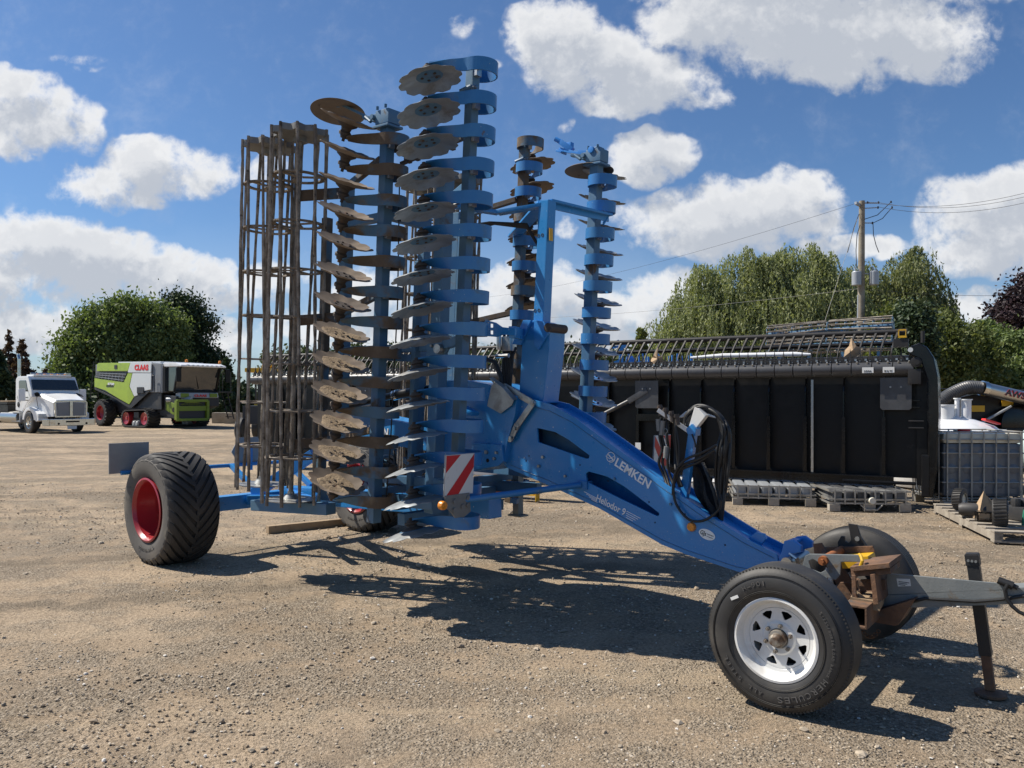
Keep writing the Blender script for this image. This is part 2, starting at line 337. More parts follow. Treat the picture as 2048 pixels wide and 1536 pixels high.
def split_mb(mb):
    n = len(mb.v); par = list(range(n))
    def fd(i):
        while par[i] != i: par[i] = par[par[i]]; i = par[i]
        return i
    key = {}
    for i, v in enumerate(mb.v):
        k = (round(v[0], 4), round(v[1], 4), round(v[2], 4)); j = key.setdefault(k, i); par[fd(i)] = fd(j)
    for f in mb.f:
        for a in f[1:]: par[fd(a)] = fd(f[0])
    g = {}
    for q, f in enumerate(mb.f): g.setdefault(fd(f[0]), []).append(q)
    bb = []
    for fs in g.values():
        P = np.array([mb.v[a] for q in fs for a in mb.f[q]]); bb.append([P.min(0) - .002, P.max(0) + .002, fs])
    ch = True
    while ch:
        ch = False
        for i in range(len(bb)):
            for j in range(i + 1, len(bb)):
                if (bb[i][0] <= bb[j][1]).all() and (bb[j][0] <= bb[i][1]).all():
                    bb[i] = [np.minimum(bb[i][0], bb[j][0]), np.maximum(bb[i][1], bb[j][1]), bb[i][2] + bb[j][2]]; bb.pop(j); ch = True; break
            if ch: break
    out = []
    for lo, hi, fs in bb:
        m = MB(); mp = {}
        for q in fs:
            ff = []
            for a in mb.f[q]:
                if a not in mp: mp[a] = len(m.v); m.v.append(mb.v[a])
                ff.append(mp[a])
            m.f.append(tuple(ff)); m.mi.append(mb.mi[q]); m.sm.append(mb.sm[q])
        out.append(m)
    return out
def ob(name, mb, mats, parent=None, *a, **k):
    if name in SPLIT:
        for m in split_mb(mb): o = ob1(name.replace('tyre_set', 'tyre'), m, mats, parent, *a, **k)
        return o
    return ob1(name, mb, mats, parent, *a, **k)
def ob1(name, mb, mats, parent=None, loc=None, rot=None, bevel=0, label=None, recalc=True, angle=35):
    o = mkobj(name, mesh(name, mb, mats, bevel, recalc, angle), parent, loc, rot)
    if label: o['label'] = label
    return o
def tag(o, label=None, cat=None, group=None, kind=None):
    for k, v in (('label', label), ('category', cat), ('group', group), ('kind', kind)):
        if v: o[k] = v
    return o
def root(name, label, cat, loc=(0, 0, 0), yaw=0, group=None):
    o = bpy.data.objects.new(name, None); COL.objects.link(o); o.location = loc; o.rotation_euler = (0, 0, yaw); o.empty_display_size = .2
    return tag(o, label, cat, group)
def copy_tree(o, parent=None):
    c = o.copy(); COL.objects.link(c); c.parent = parent
    for ch in list(o.children): copy_tree(ch, c)
    return c
class Fr:                                           # a thing's own frame; hit() meets a photo ray with a plane of that frame
    def __init__(s, loc, yaw): s.o = Vector(loc); s.c, s.s = math.cos(yaw), math.sin(yaw)
    def loc(s, w):
        d = Vector(w) - s.o; return Vector((s.c * d.x + s.s * d.y, -s.s * d.x + s.c * d.y, d.z))
    def dir(s, d): return Vector((s.c * d[0] + s.s * d[1], -s.s * d[0] + s.c * d[1], d[2]))
    def hit(s, px, py, ax, val):
        c = s.loc((0, 0, CH)); d = s.dir(((px - 1024) / FPX, 1, (HY - py) / FPX)); i = 'xyz'.index(ax)
        return c + d * ((val - c[i]) / d[i])
    def poly(s, pts, ax, val): return [s.hit(a, b, ax, val) for a, b in pts]
def W(px, py, Y): return Vector(((px - 1024) / FPX * Y, Y, CH + (HY - py) / FPX * Y))
def G(px, py): return W(px, py, CH * FPX / (py - HY))
def text_pts(txt, bold=.0):
    cu = bpy.data.curves.new('t', 'FONT'); cu.body = txt; cu.offset = bold; cu.resolution_u = 3; cu.extrude = .5
    o = bpy.data.objects.new('t', cu); COL.objects.link(o); dg = bpy.context.evaluated_depsgraph_get(); dg.update()
    me = bpy.data.meshes.new_from_object(o.evaluated_get(dg)); vs = np.array([v.co[:] for v in me.vertices]); fs = [tuple(p.vertices) for p in me.polygons]
    bpy.data.objects.remove(o); bpy.data.meshes.remove(me); bpy.data.curves.remove(cu); return vs, fs
def letter(mb, txt, P0, P1, H, out, bold=0., th=.002, mi=0):
    """text fitted from P0 to P1 along its baseline, H high, standing th proud of the surface along 'out'"""
    P0, P1, out = Vector(P0), Vector(P1), Vector(out).normalized(); dx = P1 - P0; L = dx.length; dx.normalize(); up = out.cross(dx).normalized()
    vs, fs = text_pts(txt, bold); x0, x1 = vs[:, 0].min(), vs[:, 0].max(); y1 = .73
    pts = [P0 + dx * ((a - x0) / (x1 - x0) * L) + up * (b / y1 * H) + out * (th * (1 if c > 0 else 0)) for a, b, c in vs]
    mb.add(pts, fs, mi); return mb
# ---------------------------------------------------------------- ground
def build_ground():
    n1, n2 = 90, 90
    xs = np.concatenate([[-700, -200, -90], np.linspace(-40, 40, n1), [90, 200, 700]]); ys = np.concatenate([[-150, -30], np.linspace(-4, 60, n2), [100, 250, 900]])
    vs = []
    for y in ys:
        for x in xs:
            z = 0
            if -39 < x < 39 and 1 < y < 59: z = .012 * math.sin(x * .9 + y * .35) * math.sin(y * .6 - x * .2) * min(1, (y - 1) / 4)
            vs.append((x, y, z - .004))
    W_ = len(xs); fs = [(j * W_ + i, j * W_ + i + 1, (j + 1) * W_ + i + 1, (j + 1) * W_ + i) for j in range(len(ys) - 1) for i in range(W_ - 1)]
    mb = MB().add(vs, fs, 0, True)
    m = bpy.data.materials.new('yard_gravel'); m.use_nodes = True; MATS['yard_gravel'] = m
    t = NT(m.node_tree); b = t.n['Principled BSDF']; P = t.new('ShaderNodeTexCoord').outputs['Object']
    Ps = t.v('MULTIPLY', P, (.45, 1.0, 1.0))
    big = t.noise(Ps, .55, 5, .6, .6); med = t.noise(P, 2.6, 6, .65, .4); fine = t.noise(P, 46, 6, .7); vf = t.noise(P, 150, 3, .7)
    c = t.mix(t.ramp(big, .34, .66), (.315, .236, .158), (.50, .388, .272))
    loose = t.ramp(t.m('ADD', t.m('MULTIPLY', big, -.7), t.m('ADD', med, .36)), .38, .60)     # loose grey stone against packed sandy earth
    stone_c = t.voro(P, 62, 'Color'); sg = t.new('ShaderNodeSeparateColor'); t.l.new(stone_c, sg.inputs[0])
    stn = t.mix(sg.outputs[0], (.135, .112, .085), (.50, .43, .335))
    c = t.mix(t.m('MULTIPLY', loose, .72), c, stn)
    c = t.mix(t.ramp(fine, .38, .66, .0, .75), c, (.155, .12, .08))
    c = t.mix(t.ramp(t.noise(P, 1.1, 4, .6, 1.2), .56, .70, 0, .45), c, (.17, .135, .10))     # damp, oily patches
    tr = t.v('MULTIPLY', P, (.10, 1.5, 1)); c = t.mix(t.ramp(t.noise(tr, 1.2, 5, .55, .9), .54, .68, 0, .28), c, (.46, .37, .25))  # wheel tracks along the yard
    for (cx, cy, rad, wd, amt) in ((-14, 34, 21.5, .28, .5), (-14, 34, 23.4, .28, .5), (6, -16, 24.5, .22, .6), (6, -16, 26.3, .22, .6), (-24, 2, 19.5, .25, .5), (12, 30, 22.0, .25, .5), (-9, 60, 34., .5, .5), (-9, 60, 36.5, .5, .5)):
        dd = t.m('ABSOLUTE', t.m('SUBTRACT', t.v('LENGTH', t.v('MULTIPLY', t.v('SUBTRACT', t.v('ADD', P, t.v('MULTIPLY', t.noise(P, .35, 2, .5, 0, True), (1.2, 1.2, 0))), (cx, cy, 0)), (1, 1, 0))), rad))
        c = t.mix(t.m('MULTIPLY', t.ramp(dd, wd * .6, wd * 1.3, amt, 0.), t.ramp(med, .35, .6)), c, (.19, .15, .105))
    c = t.mix(t.ramp(vf, .60, .75, 0, .6), c, (.56, .49, .39))
    t.l.new(c, b.inputs['Base Color']); b.inputs['Roughness'].default_value = .95; b.inputs['Specular IOR Level'].default_value = .2
    v1 = t.voro(P, 62); v2 = t.voro(P, 130)
    h = t.m('MULTIPLY', t.ramp(v1, .0, .6, 1., 0.), t.m('MULTIPLY', loose, .018))
    h = t.m('ADD', h, t.m('MULTIPLY', t.ramp(v2, .0, .6, 1., 0.), .004)); h = t.m('ADD', h, t.m('MULTIPLY', fine, .026)); h = t.m('ADD', h, t.m('MULTIPLY', med, .05))
    bn = t.new('ShaderNodeBump'); bn.inputs['Distance'].default_value = 1; bn.inputs['Strength'].default_value = .85; t.l.new(h, bn.inputs['Height']); t.l.new(bn.outputs[0], b.inputs['Normal'])
    tag(ob('ground', mb, 'yard_gravel', recalc=False), 'gravel and packed earth of the equipment yard', None, None, 'structure')
build_ground()
def npmesh(name, verts, quads, mats, parent=None, smooth=False, mi=None):
    me = bpy.data.meshes.new(name); nv, nf, k = len(verts), len(quads), quads.shape[1]
    me.vertices.add(nv); me.vertices.foreach_set('co', verts.astype(np.float32).ravel())
    me.loops.add(nf * k); me.loops.foreach_set('vertex_index', quads.astype(np.int32).ravel())
    me.polygons.add(nf); me.polygons.foreach_set('loop_start', np.arange(0, nf * k, k, dtype=np.int32))
    for m in (mats if isinstance(mats, (list, tuple)) else [mats]): me.materials.append(MATS[m])
    if mi is not None: me.polygons.foreach_set('material_index', mi.astype(np.int32))
    me.polygons.foreach_set('use_smooth', np.full(nf, smooth)); me.update(calc_edges=True); me.validate()
    return mkobj(name, me, parent)
def build_pebbles():
    t = (1 + 5 ** .5) / 2
    iv = np.array([(-1, t, 0), (1, t, 0), (-1, -t, 0), (1, -t, 0), (0, -1, t), (0, 1, t), (0, -1, -t), (0, 1, -t), (t, 0, -1), (t, 0, 1), (-t, 0, -1), (-t, 0, 1)]); iv /= np.linalg.norm(iv[0])
    if_ = np.array([(0, 11, 5), (0, 5, 1), (0, 1, 7), (0, 7, 10), (0, 10, 11), (1, 5, 9), (5, 11, 4), (11, 10, 2), (10, 7, 6), (7, 1, 8), (3, 9, 4), (3, 4, 2), (3, 2, 6), (3, 6, 8), (3, 8, 9), (4, 9, 5), (2, 4, 11), (6, 2, 10), (8, 6, 7), (9, 8, 1)])
    N = 46000
    d = 2.6 + 12.5 * rng.random(N) ** 1.5; a = rng.uniform(-.70, .70, N); x = d * np.tan(a); y = d
    cl = np.sin(x * 1.7 + 1.3 * np.sin(y * 1.1)) * np.sin(y * 2.3 + x * .6) + rng.normal(0, .5, N)
    keep = cl > -.35; x, y, cl = x[keep], y[keep], cl[keep]; N = len(x)
    s = .0046 * np.exp(rng.normal(0, .38, N)) * (1 + .035 * y); s = np.where(rng.random(N) < .012, s * 2.4, s)
    sc = s[:, None] * rng.uniform(.65, 1.35, (N, 3)); sc[:, 2] *= .62
    jit = 1 + rng.uniform(-.22, .22, (N, 12, 1)); an = rng.uniform(0, 6.28, N); ca, sa = np.cos(an)[:, None], np.sin(an)[:, None]
    v = iv[None] * jit * sc[:, None, :]; vx = v[..., 0] * ca - v[..., 1] * sa; vy = v[..., 0] * sa + v[..., 1] * ca
    v = np.stack([vx + x[:, None], vy + y[:, None], v[..., 2] + (s * .22)[:, None]], -1).reshape(-1, 3)
    f = (if_[None] + 12 * np.arange(N)[:, None, None]).reshape(-1, 3)
    m = bpy.data.materials.new('pebble'); m.use_nodes = True; MATS['pebble'] = m; tt = NT(m.node_tree); b = tt.n['Principled BSDF']
    isl = tt.new('ShaderNodeNewGeometry').outputs['Random Per Island']
    c = tt.mix(tt.ramp(isl, 0, 1), (.14, .115, .085), (.46, .385, .29)); c = tt.mix(tt.ramp(isl, .93, .96), c, (.62, .58, .52)); c = tt.mix(tt.ramp(isl, .44, .47, 1, 0), c, (.30, .235, .165))
    tt.l.new(c, b.inputs['Base Color']); b.inputs['Roughness'].default_value = .9
    tag(npmesh('gravel', v, f, 'pebble'), 'loose stones scattered over the yard', None, None, 'stuff')
build_pebbles()

# ---------------------------------------------------------------- vegetation
def quads_at(c, size, elong=1.6, droop=0., aspect=None):
    n = len(c); d = rng.normal(0, 1, (n, 3)); d[:, 2] -= droop; d /= np.linalg.norm(d, axis=1)[:, None]
    r = rng.normal(0, 1, (n, 3)); e = np.cross(d, r); e /= np.linalg.norm(e, axis=1)[:, None] + 1e-9
    L = (size * rng.uniform(.6, 1.3, n))[:, None]; a = d * L * elong * .5; b = e * L * .5
    v = np.stack([c - a, c + b * .9 - a * .1, c + a, c - b * .9 + a * .1], 1).reshape(-1, 3)
    return v, np.arange(4 * n).reshape(-1, 4)
def clumps(lobes, n_clump, per, spread, zfloor=.0, inner=.55):
    L = np.array(lobes, float); vol = (L[:, 3] * L[:, 4] * L[:, 5]) ** .67; pick = rng.choice(len(L), n_clump, p=vol / vol.sum())
    d = rng.normal(0, 1, (n_clump, 3)); d /= np.linalg.norm(d, axis=1)[:, None]
    rr = inner + (1 - inner) * rng.random(n_clump) ** .55; c = L[pick, :3] + d * L[pick, 3:] * (rr * rng.uniform(.88, 1.10, n_clump))[:, None]
    sp = spread * rng.uniform(.55, 1.25, n_clump)
    p = np.repeat(c, per, 0) + rng.normal(0, 1, (n_clump * per, 3)) * np.repeat(sp, per)[:, None] * np.array([1, 1, .8])
    return p[p[:, 2] > zfloor]
def trunk_mb(base, top, r, branches, seed=1, splits=6):
    rnd = random.Random(seed); mb = MB(); base, top = Vector(base), Vector(top)
    pts = [base.lerp(top, k / 6) + Vector((rnd.uniform(-.12, .12), rnd.uniform(-.12, .12), 0)) * (k > 0) * r * 3 for k in range(7)]
    mb.tube(pts, [r * (1.25 - .2 * k / 1) if k == 0 else r * (1 - .13 * k) for k in range(7)], 8)
    for b in branches:
        a = pts[rnd.randint(1, 4)]; b = Vector(b); mid = a.lerp(b, .5) + Vector((0, 0, .12 * (b - a).length))
        mb.tube([a, mid, b], [r * .5, r * .3, r * .08], 6)
        for _ in range(splits):
            e = b + Vector((rnd.uniform(-1, 1), rnd.uniform(-1, 1), rnd.uniform(-.3, .6))) * min(1.2, (b - a).length * .2)
            mb.tube([mid.lerp(b, rnd.random()), e], [r * .13, r * .03], 4)
    return mb
def tree(name, label, cat, lobes, base, leaf, n_clump, per, spread, size, droop=0., group=None, trunk_r=.3, seed=1, elong=1.6, bark='bark', topf=.6):
    o = root(name, label, cat, base, 0, group); bx = Vector(base)
    L = [(a - bx.x, b - bx.y, c - bx.z, d, e, f) for a, b, c, d, e, f in lobes]
    zmax = max(l[2] + l[5] for l in L)
    p = clumps(L, n_clump, per, spread); v, q = quads_at(p, size, elong, droop)
    npmesh('crown', v, q, leaf, o)
    ob('trunk', trunk_mb((0, 0, -.1), (0, 0, zmax * topf), trunk_r, [Vector((l[0], l[1], l[2])) for l in L], seed), bark, o)
    return o
def lobes_px(lst, Y, depth=.8):      # (px, py, rx, ry[, dY]) -> world ellipsoids around distance Y
    out = []
    for l in lst:
        y = Y + (l[4] if len(l) > 4 else 0); p = W(l[0], l[1], y); rx, rz = l[2] / FPX * y, l[3] / FPX * y
        out.append((p.x, p.y, p.z, rx, max(rx, rz) * depth, rz))
    return out
def conifer(name, label, base, h, w, leaf, n=9000, size=.22, group=None, gap=.0, seed=3, cat='tree', shape=1.):
    o = root(name, label, cat, base, 0, group); rnd = np.random.default_rng(seed); nb = int(h * 11); P = []; mb = MB()
    mb.tube([(0, 0, 0), (0, 0, h * .97)], [w * .045 + .04, .02], 7)
    for k in range(nb):
        f = (k / nb) ** .9; z = h * (.05 + .93 * f); L = w * .5 * (1 - f) ** shape * rnd.uniform(.65, 1.12) + .08; a = rnd.uniform(0, 6.283)
        if rnd.random() < gap: continue
        dz = -.15 * L + .25 * L * f; e = np.array([math.cos(a) * L, math.sin(a) * L, dz])
        m = max(4, int(n / nb * (L / (w * .25)))); tt = rnd.random(m) ** .6; q = np.outer(tt, e) + rnd.normal(0, 1, (m, 3)) * (.07 * L + .03); q[:, 2] += z - .10 * L * tt * tt; P.append(q)
        mb.tube([(0, 0, z), (e[0], e[1], z + dz - .1 * L)], [.018 + .01 * L, .006], 4)
    v, q = quads_at(np.concatenate(P), size, 2.2, .2); npmesh('crown', v, q, leaf, o); ob('trunk', mb, 'bark', o); return o

def build_trees():
    # cluster left of the yard behind the green harvester
    Y = 68
    tree('leafy_tree', 'leafy green tree with long drooping sprays behind the white truck, left of the broad cluster', 'tree',
         lobes_px([(190, 700, 55, 60), (222, 640, 30, 38), (185, 650, 24, 30), (158, 735, 40, 50), (145, 680, 22, 22), (140, 790, 30, 45), (215, 770, 60, 60), (245, 622, 22, 24), (225, 700, 30, 40), (205, 612, 14, 22)], Y), G(200, 834) * 1.0 if 0 else Vector(W(200, 0, Y).xy.to_3d()), 'leaf_mid', 260, 190, .62, .21, 1.1, 'trees behind the harvester', .5, 11)
    tree('leafy_tree', 'leafy green tree rising directly behind the green harvester', 'tree',
         lobes_px([(275, 645, 28, 42), (262, 720, 50, 60), (325, 700, 40, 55), (306, 628, 20, 28), (335, 650, 22, 30), (290, 690, 34, 40), (285, 790, 70, 50), (345, 760, 36, 50), (292, 606, 12, 18)], Y + 2), Vector(W(285, 0, Y + 2).xy.to_3d()), 'leaf_mid', 260, 190, .62, .21, 1.1, 'trees behind the harvester', .5, 12)
    tree('pine_tree', 'dark pine with ragged outer branches right of the leafy trees', 'tree',
         lobes_px([(362, 640, 30, 34), (378, 690, 34, 34), (392, 742, 38, 24), (370, 780, 50, 45), (348, 606, 20, 12), (410, 715, 28, 10), (405, 655, 20, 9), (420, 750, 24, 9), (398, 630, 14, 8), (385, 612, 14, 8)], Y + 6), Vector(W(372, 0, Y + 6).xy.to_3d()), 'leaf_dark', 230, 150, .6, .20, .0, None, .5, 13)
    conifer('spruce_tree', 'small dark spruce between the green harvester and the roller cage', W(452, 0, 62).xy.to_3d(), 4.9, 3.2, 'leaf_dark', 9000, .26, seed=5)
    conifer('spruce_tree', 'thin browning spruce, tallest at the left edge of the photo', W(17, 0, 60).xy.to_3d(), 7.0, 3.0, 'leaf_brown', 3300, .2, 'dying spruces by the truck', .35, 6)
    conifer('spruce_tree', 'rust-brown dying spruce just left of the white truck cab', W(44, 0, 58).xy.to_3d(), 6.2, 3.6, 'leaf_brown', 5200, .2, 'dying spruces by the truck', .2, 7)
    conifer('spruce_tree', 'low bare brown spruce above the truck roof', W(90, 0, 60).xy.to_3d(), 4.0, 2.6, 'leaf_brown', 2200, .2, 'dying spruces by the truck', .3, 8)
    conifer('spruce_tree', 'dark spruce cut off by the left edge of the photo', W(-8, 0, 54).xy.to_3d(), 5.4, 4.4, 'leaf_dark', 9000, .24, None, 0, 9)
    for i, (px, h, w, Yb, lb) in enumerate([(430, 3.6, 3.4, 66, 'low dark bush at the right foot of the pine'), (112, 2.5, 5., 62, 'low dark bush behind the white truck bonnet'), (480, 3.0, 3.8, 64, 'low dark bush behind the roller cage bars')]):
        tree('shrub', lb, 'bush', [(W(px, 0, Yb).x, Yb, h * .45, w * .5, w * .5, h * .5), (W(px, 0, Yb).x + w * .3, Yb, h * .35, w * .4, w * .4, h * .4)], W(px, 0, Yb).xy.to_3d(), 'leaf_dark', 130, 40, .35, .26, trunk_r=.1, seed=20 + i)
    # weeping willow on the right
    def willow(name, label, lst, Y, ntop, nst, leaf, seed, size=.17):
        L = lobes_px(lst, Y, .9); bx = Vector((np.mean([l[0] for l in L]), Y, 0)); o = root(name, label, 'tree', bx)
        LL = np.array(L); LL[:, 0] -= bx.x; LL[:, 1] -= bx.y; r = np.random.default_rng(seed); P = []
        ntip = nst // 38; pick = r.choice(len(LL), ntip, p=LL[:, 3] / LL[:, 3].sum()); d = r.normal(0, 1, (ntip, 3)); d[:, 2] = np.abs(d[:, 2]) * 1.1 - .45; d /= np.linalg.norm(d, axis=1)[:, None]
        tips = LL[pick, :3] + d * LL[pick, 3:6] * r.uniform(.70, 1.06, (ntip, 1))
        for tip, dd in zip(tips, d):                      # every bough end carries a curtain of hanging shoots
            m = int(r.uniform(26, 64)); L0 = r.uniform(.9, 3.4); sp = r.uniform(.35, 1.15); an = math.atan2(dd[1], dd[0]) + r.normal(0, .5)
            for _ in range(m):
                l = min(L0 * r.uniform(.35, 1.1), max(.3, tip[2] - .5)); k = max(3, int(l / .075)); tt = np.linspace(0, 1, k)[:, None]; o2 = r.normal(0, sp, 2); s0 = tip + np.array([o2[0], o2[1], -.9 * (o2[0] ** 2 + o2[1] ** 2) / sp + r.normal(0, .12)])
                out = np.array([math.cos(an), math.sin(an), 0]) * r.uniform(.1, .6); P.append(s0 + out * np.minimum(tt * 2.2, 1) + np.array([0, 0, -1.]) * l * tt ** 1.3 + r.normal(0, .035, (k, 3)))
        P = np.concatenate(P); v, q = quads_at(P, size, 2.4, 2.2); npmesh('crown', v, q, leaf, o)
        ob('trunk', trunk_mb((0, 0, -.1), (.3, 0, 6), .55, [Vector((l[0] * .8, l[1] * .8, l[2] * .8)) for l in LL], seed, 0), 'bark', o)
    willow('willow_tree', 'broad weeping willow behind the long black header',
           [(1335, 690, 42, 50), (1385, 700, 80, 55), (1430, 620, 80, 70), (1385, 590, 34, 34), (1470, 575, 60, 60), (1560, 570, 95, 70), (1640, 575, 70, 70), (1350, 645, 45, 42), (1520, 640, 120, 60), (1610, 640, 90, 60), (1660, 600, 45, 80), (1400, 555, 40, 32), (1500, 520, 45, 22), (1585, 515, 36, 22), (1545, 530, 26, 26), (1650, 535, 26, 28), (1615, 500, 14, 14), (1450, 690, 110, 50), (1600, 700, 110, 50)], 46, 0, 9500, 'leaf_willow', 4, .085)
    willow('birch_tree', 'open-crowned tree with hanging twigs right of the utility pole',
           [(1770, 560, 70, 60), (1820, 540, 40, 60), (1740, 600, 60, 60), (1800, 610, 60, 45), (1845, 590, 35, 40), (1875, 615, 25, 18), (1720, 545, 35, 30), (1835, 500, 18, 22)], 50, 0, 2300, 'leaf_birch', 5, .10)
    # hedge, shrubs and dark trees far right
    sh = [(1822, 652, 28, 42, 'leaf_dark', 'dark clipped evergreen shrub behind the right end of the black header'), (1790, 665, 30, 50, 'leaf_shrub', 'yellow-green shrub under the hanging twigs of the open tree'), (1880, 690, 55, 60, 'leaf_shrub', 'yellow-green cedar right of the clipped shrub'),
          (1940, 720, 50, 65, 'leaf_shrub', 'yellow-green bush above the corrugated hose'), (2010, 730, 60, 70, 'leaf_mid', 'olive bush behind the steel pipe at the right edge'), (1975, 690, 35, 45, 'leaf_mid', 'olive bush below the pointed cedars')]
    for i, (px, py, rx, ry, lf, lb) in enumerate(sh):
        Yb = 30 + i * 1.3; L = lobes_px([(px, py, rx, ry), (px - rx * .4, py + ry * .7, rx * .9, ry), (px + rx * .4, py + ry * .9, rx * .8, ry)], Yb)
        tree('shrub', lb, 'bush', L, W(px, 0, Yb).xy.to_3d(), lf, 200, 120, .24, .105, trunk_r=.12, seed=30 + i)
    for i, px in enumerate([1928, 1945, 1975, 1990, 2003]):
        conifer('cedar_tree', ['slim pointed cedar, leftmost of the far row', 'slim pointed cedar, second in the far row', 'slim pointed cedar, third and tallest in the far row', 'slim pointed cedar, fourth in the far row', 'slim pointed cedar, last before the purple tree'][i],
                W(px, 0, 62).xy.to_3d(), 1.63 + (797 - (650, 645, 636, 642, 644)[i]) / 1540 * 62, 1.7, 'leaf_dark', 3800, .22, 'cedars in the far row', 0, 40 + i, 'tree', .45)
    tree('purple_tree', 'dark purple-leaved tree at the right edge of the photo', 'tree', lobes_px([(2060, 640, 65, 75), (2045, 690, 45, 50), (2090, 600, 60, 60), (2065, 760, 60, 60)], 44), W(2070, 0, 44).xy.to_3d(), 'leaf_purple', 240, 130, .4, .16, trunk_r=.3, seed=50)
    conifer('young_tree', 'small pointed tree just left of the willow', W(1281, 0, 42).xy.to_3d(), 5.6, 1.6, 'leaf_shrub', 2600, .17, None, .1, 55, 'tree', .6)
    # far wood behind the machine
    L = lobes_px([(px, 735 + random.uniform(-8, 10), random.uniform(22, 40), random.uniform(26, 38), random.uniform(-8, 8)) for px in range(560, 1320, 22)], 95)
    p = clumps(L, 1300, 46, .7); v, q = quads_at(p, .36, 1.5); tag(npmesh('far_wood', v, q, 'leaf_far'), 'low green wood on the horizon behind the header', None, None, 'stuff')
build_trees()
# ---------------------------------------------------------------- the folded disc harrow
MY = R(-41); ML = Vector((.16, 6.30, 0)); FM = Fr(ML, MY)      # local x = driving direction, y = far side, z up
harrow = root('disc_harrow', 'tall blue folded disc harrow with white lettering on its drawbar', 'disc harrow', ML, MY)
LEAN = .055
def arm_mesh(sg, m):
    """band spring: loops round in front of the wing tube, then runs back outboard and twists flat at the hub. sg = outboard side"""
    P = []
    for k in range(15):
        a = R(-165 + k * (255 / 14)); P.append((.07 + .125 * math.cos(a), .0 + .125 * math.sin(a), 0, 0, .046))
    for k in range(1, 11):
        t = k / 10; x = .07 - (.235 if sg < 0 else .19) * t; y = .125 + .143 * t ** 1.25; P.append((x, y, 0, R(78) * (max(0, t - .25) / .75) ** 1.1, .046 - .014 * t))
    vs = []; fs = []; th = .006; n = len(P)
    for i, (x, y, z, tw, w) in enumerate(P):
        a, b = P[max(i - 1, 0)], P[min(i + 1, n - 1)]; t = Vector((b[0] - a[0], b[1] - a[1], 0)).normalized(); nn = Vector((t.y, -t.x, 0)); zz = Vector((0, 0, 1))
        wd = zz * math.cos(tw) + nn * math.sin(tw); nt = nn * math.cos(tw) - zz * math.sin(tw)
        c = Vector((x, y, z))
        for q in (c + wd * w + nt * th, c - wd * w + nt * th, c - wd * w - nt * th, c + wd * w - nt * th): vs.append((q.x, q.y * sg, q.z))
    for i in range(n - 1):
        for k in range(4): fs.append((i * 4 + k, i * 4 + (k + 1) % 4, i * 4 + 4 + (k + 1) % 4, i * 4 + 4 + k))
    fs += [(0, 1, 2, 3), (n * 4 - 4, n * 4 - 3, n * 4 - 2, n * 4 - 1)]
    mb = MB().add(vs, fs, 0, True); mb.box((.045, .005 * sg, -.01), (.05, .05, .07), mi=1); mb.cyl((.06, .02 * sg, 0), (.09, .02 * sg, 0), .012, 6, 1)
    return mesh('spring_arm', mb, [m, 'galv'], angle=30)
HUBP = lambda sg: Vector((-.165 if sg < 0 else -.12, .268 * sg, 0))
def disc_mesh(m, notch=True, rad=.232):
    n = 120; prof = [0, .07, .13, .18, .212, 1]; vs = []; fs = []; sides = []
    for side in (0, 1):
        off = -.0045 * side
        for j, r in enumerate(prof):
            for k in range(n):
                a = 2 * math.pi * k / n; bite = (.5 + .5 * math.cos(a * 10)) ** 2.6 if notch else 0
                if j == len(prof) - 1: rr = rad * (1 - .105 * bite)
                else: rr = min(r, rad * (1 - .105 * bite) - .012)
                z = .042 * (rr / rad) ** 2 + (.0028 * math.cos(a * 10 + .6) * (rr / rad) ** 3 if notch else 0)
                if j == len(prof) - 1: z -= 0
                vs.append((rr * math.cos(a), rr * math.sin(a), z + off * (1 if j < len(prof) - 1 else .35)))
    K = len(prof) * n
    for s in (0, 1):
        for j in range(len(prof) - 1):
            for k in range(n):
                a, b = s * K + j * n + k, s * K + j * n + (k + 1) % n; f = (a, b, b + n, a + n); fs.append(f if s == 0 else f[::-1])
    for k in range(n):
        a, b = (len(prof) - 1) * n + k, (len(prof) - 1) * n + (k + 1) % n; fs.append((a, b, b + K, a + K))
    return mesh('disc', MB().add(vs, fs, 0, True), m, angle=40)
def hub_mesh(plate):
    """hub below the dish (convex side, -z) plus bolted plate in the concave side"""
    mb = MB(); mb.lathe([(0, -.125), (.028, -.125), (.034, -.10), (.046, -.098), (.05, -.075), (.036, -.06), (.042, -.035), (.075, -.012), (.082, .003), (0, .003)], 20, 'z')
    mb.lathe([(0, .014), (.098, .014), (.100, .010), (.096, .002), (0, .002)], 24, 'z', mi=1)
    for k in range(5):
        a = k * 2 * math.pi / 5 + .3; mb.cyl((.055 * math.cos(a), .055 * math.sin(a), .012), (.055 * math.cos(a), .055 * math.sin(a), .024), .011, 6, 0)
    mb.cyl((0, 0, -.125), (0, 0, -.15), .014, 6, 0)
    return mesh('hub', mb, ['hub_dirty', plate], angle=40)
def soil_mesh(seed):
    r = random.Random(seed); n = 28; vs = []; fs = []; prof = [0, .04, .08, .115, .142, .160]
    for j, q in enumerate(prof):
        for k in range(n):
            a = 2 * math.pi * k / n; rr = q * (1 + .09 * math.sin(3 * a + seed) + .05 * math.sin(5 * a + seed * 2)); h = .042 * (rr / .232) ** 2 + .004 + (.009 * (1 - (q / .16) ** 2) + r.uniform(-.004, .005)) * (j < 5) - .008 * (j == 5)
            vs.append((rr * math.cos(a) + .01, rr * math.sin(a), h))
    for j in range(len(prof) - 1):
        for k in range(n): a, b = j * n + k, j * n + (k + 1) % n; fs.append((a, b, b + n, a + n))
    return mesh('soil', MB().add(vs, fs, 0, True), 'soil', angle=180)
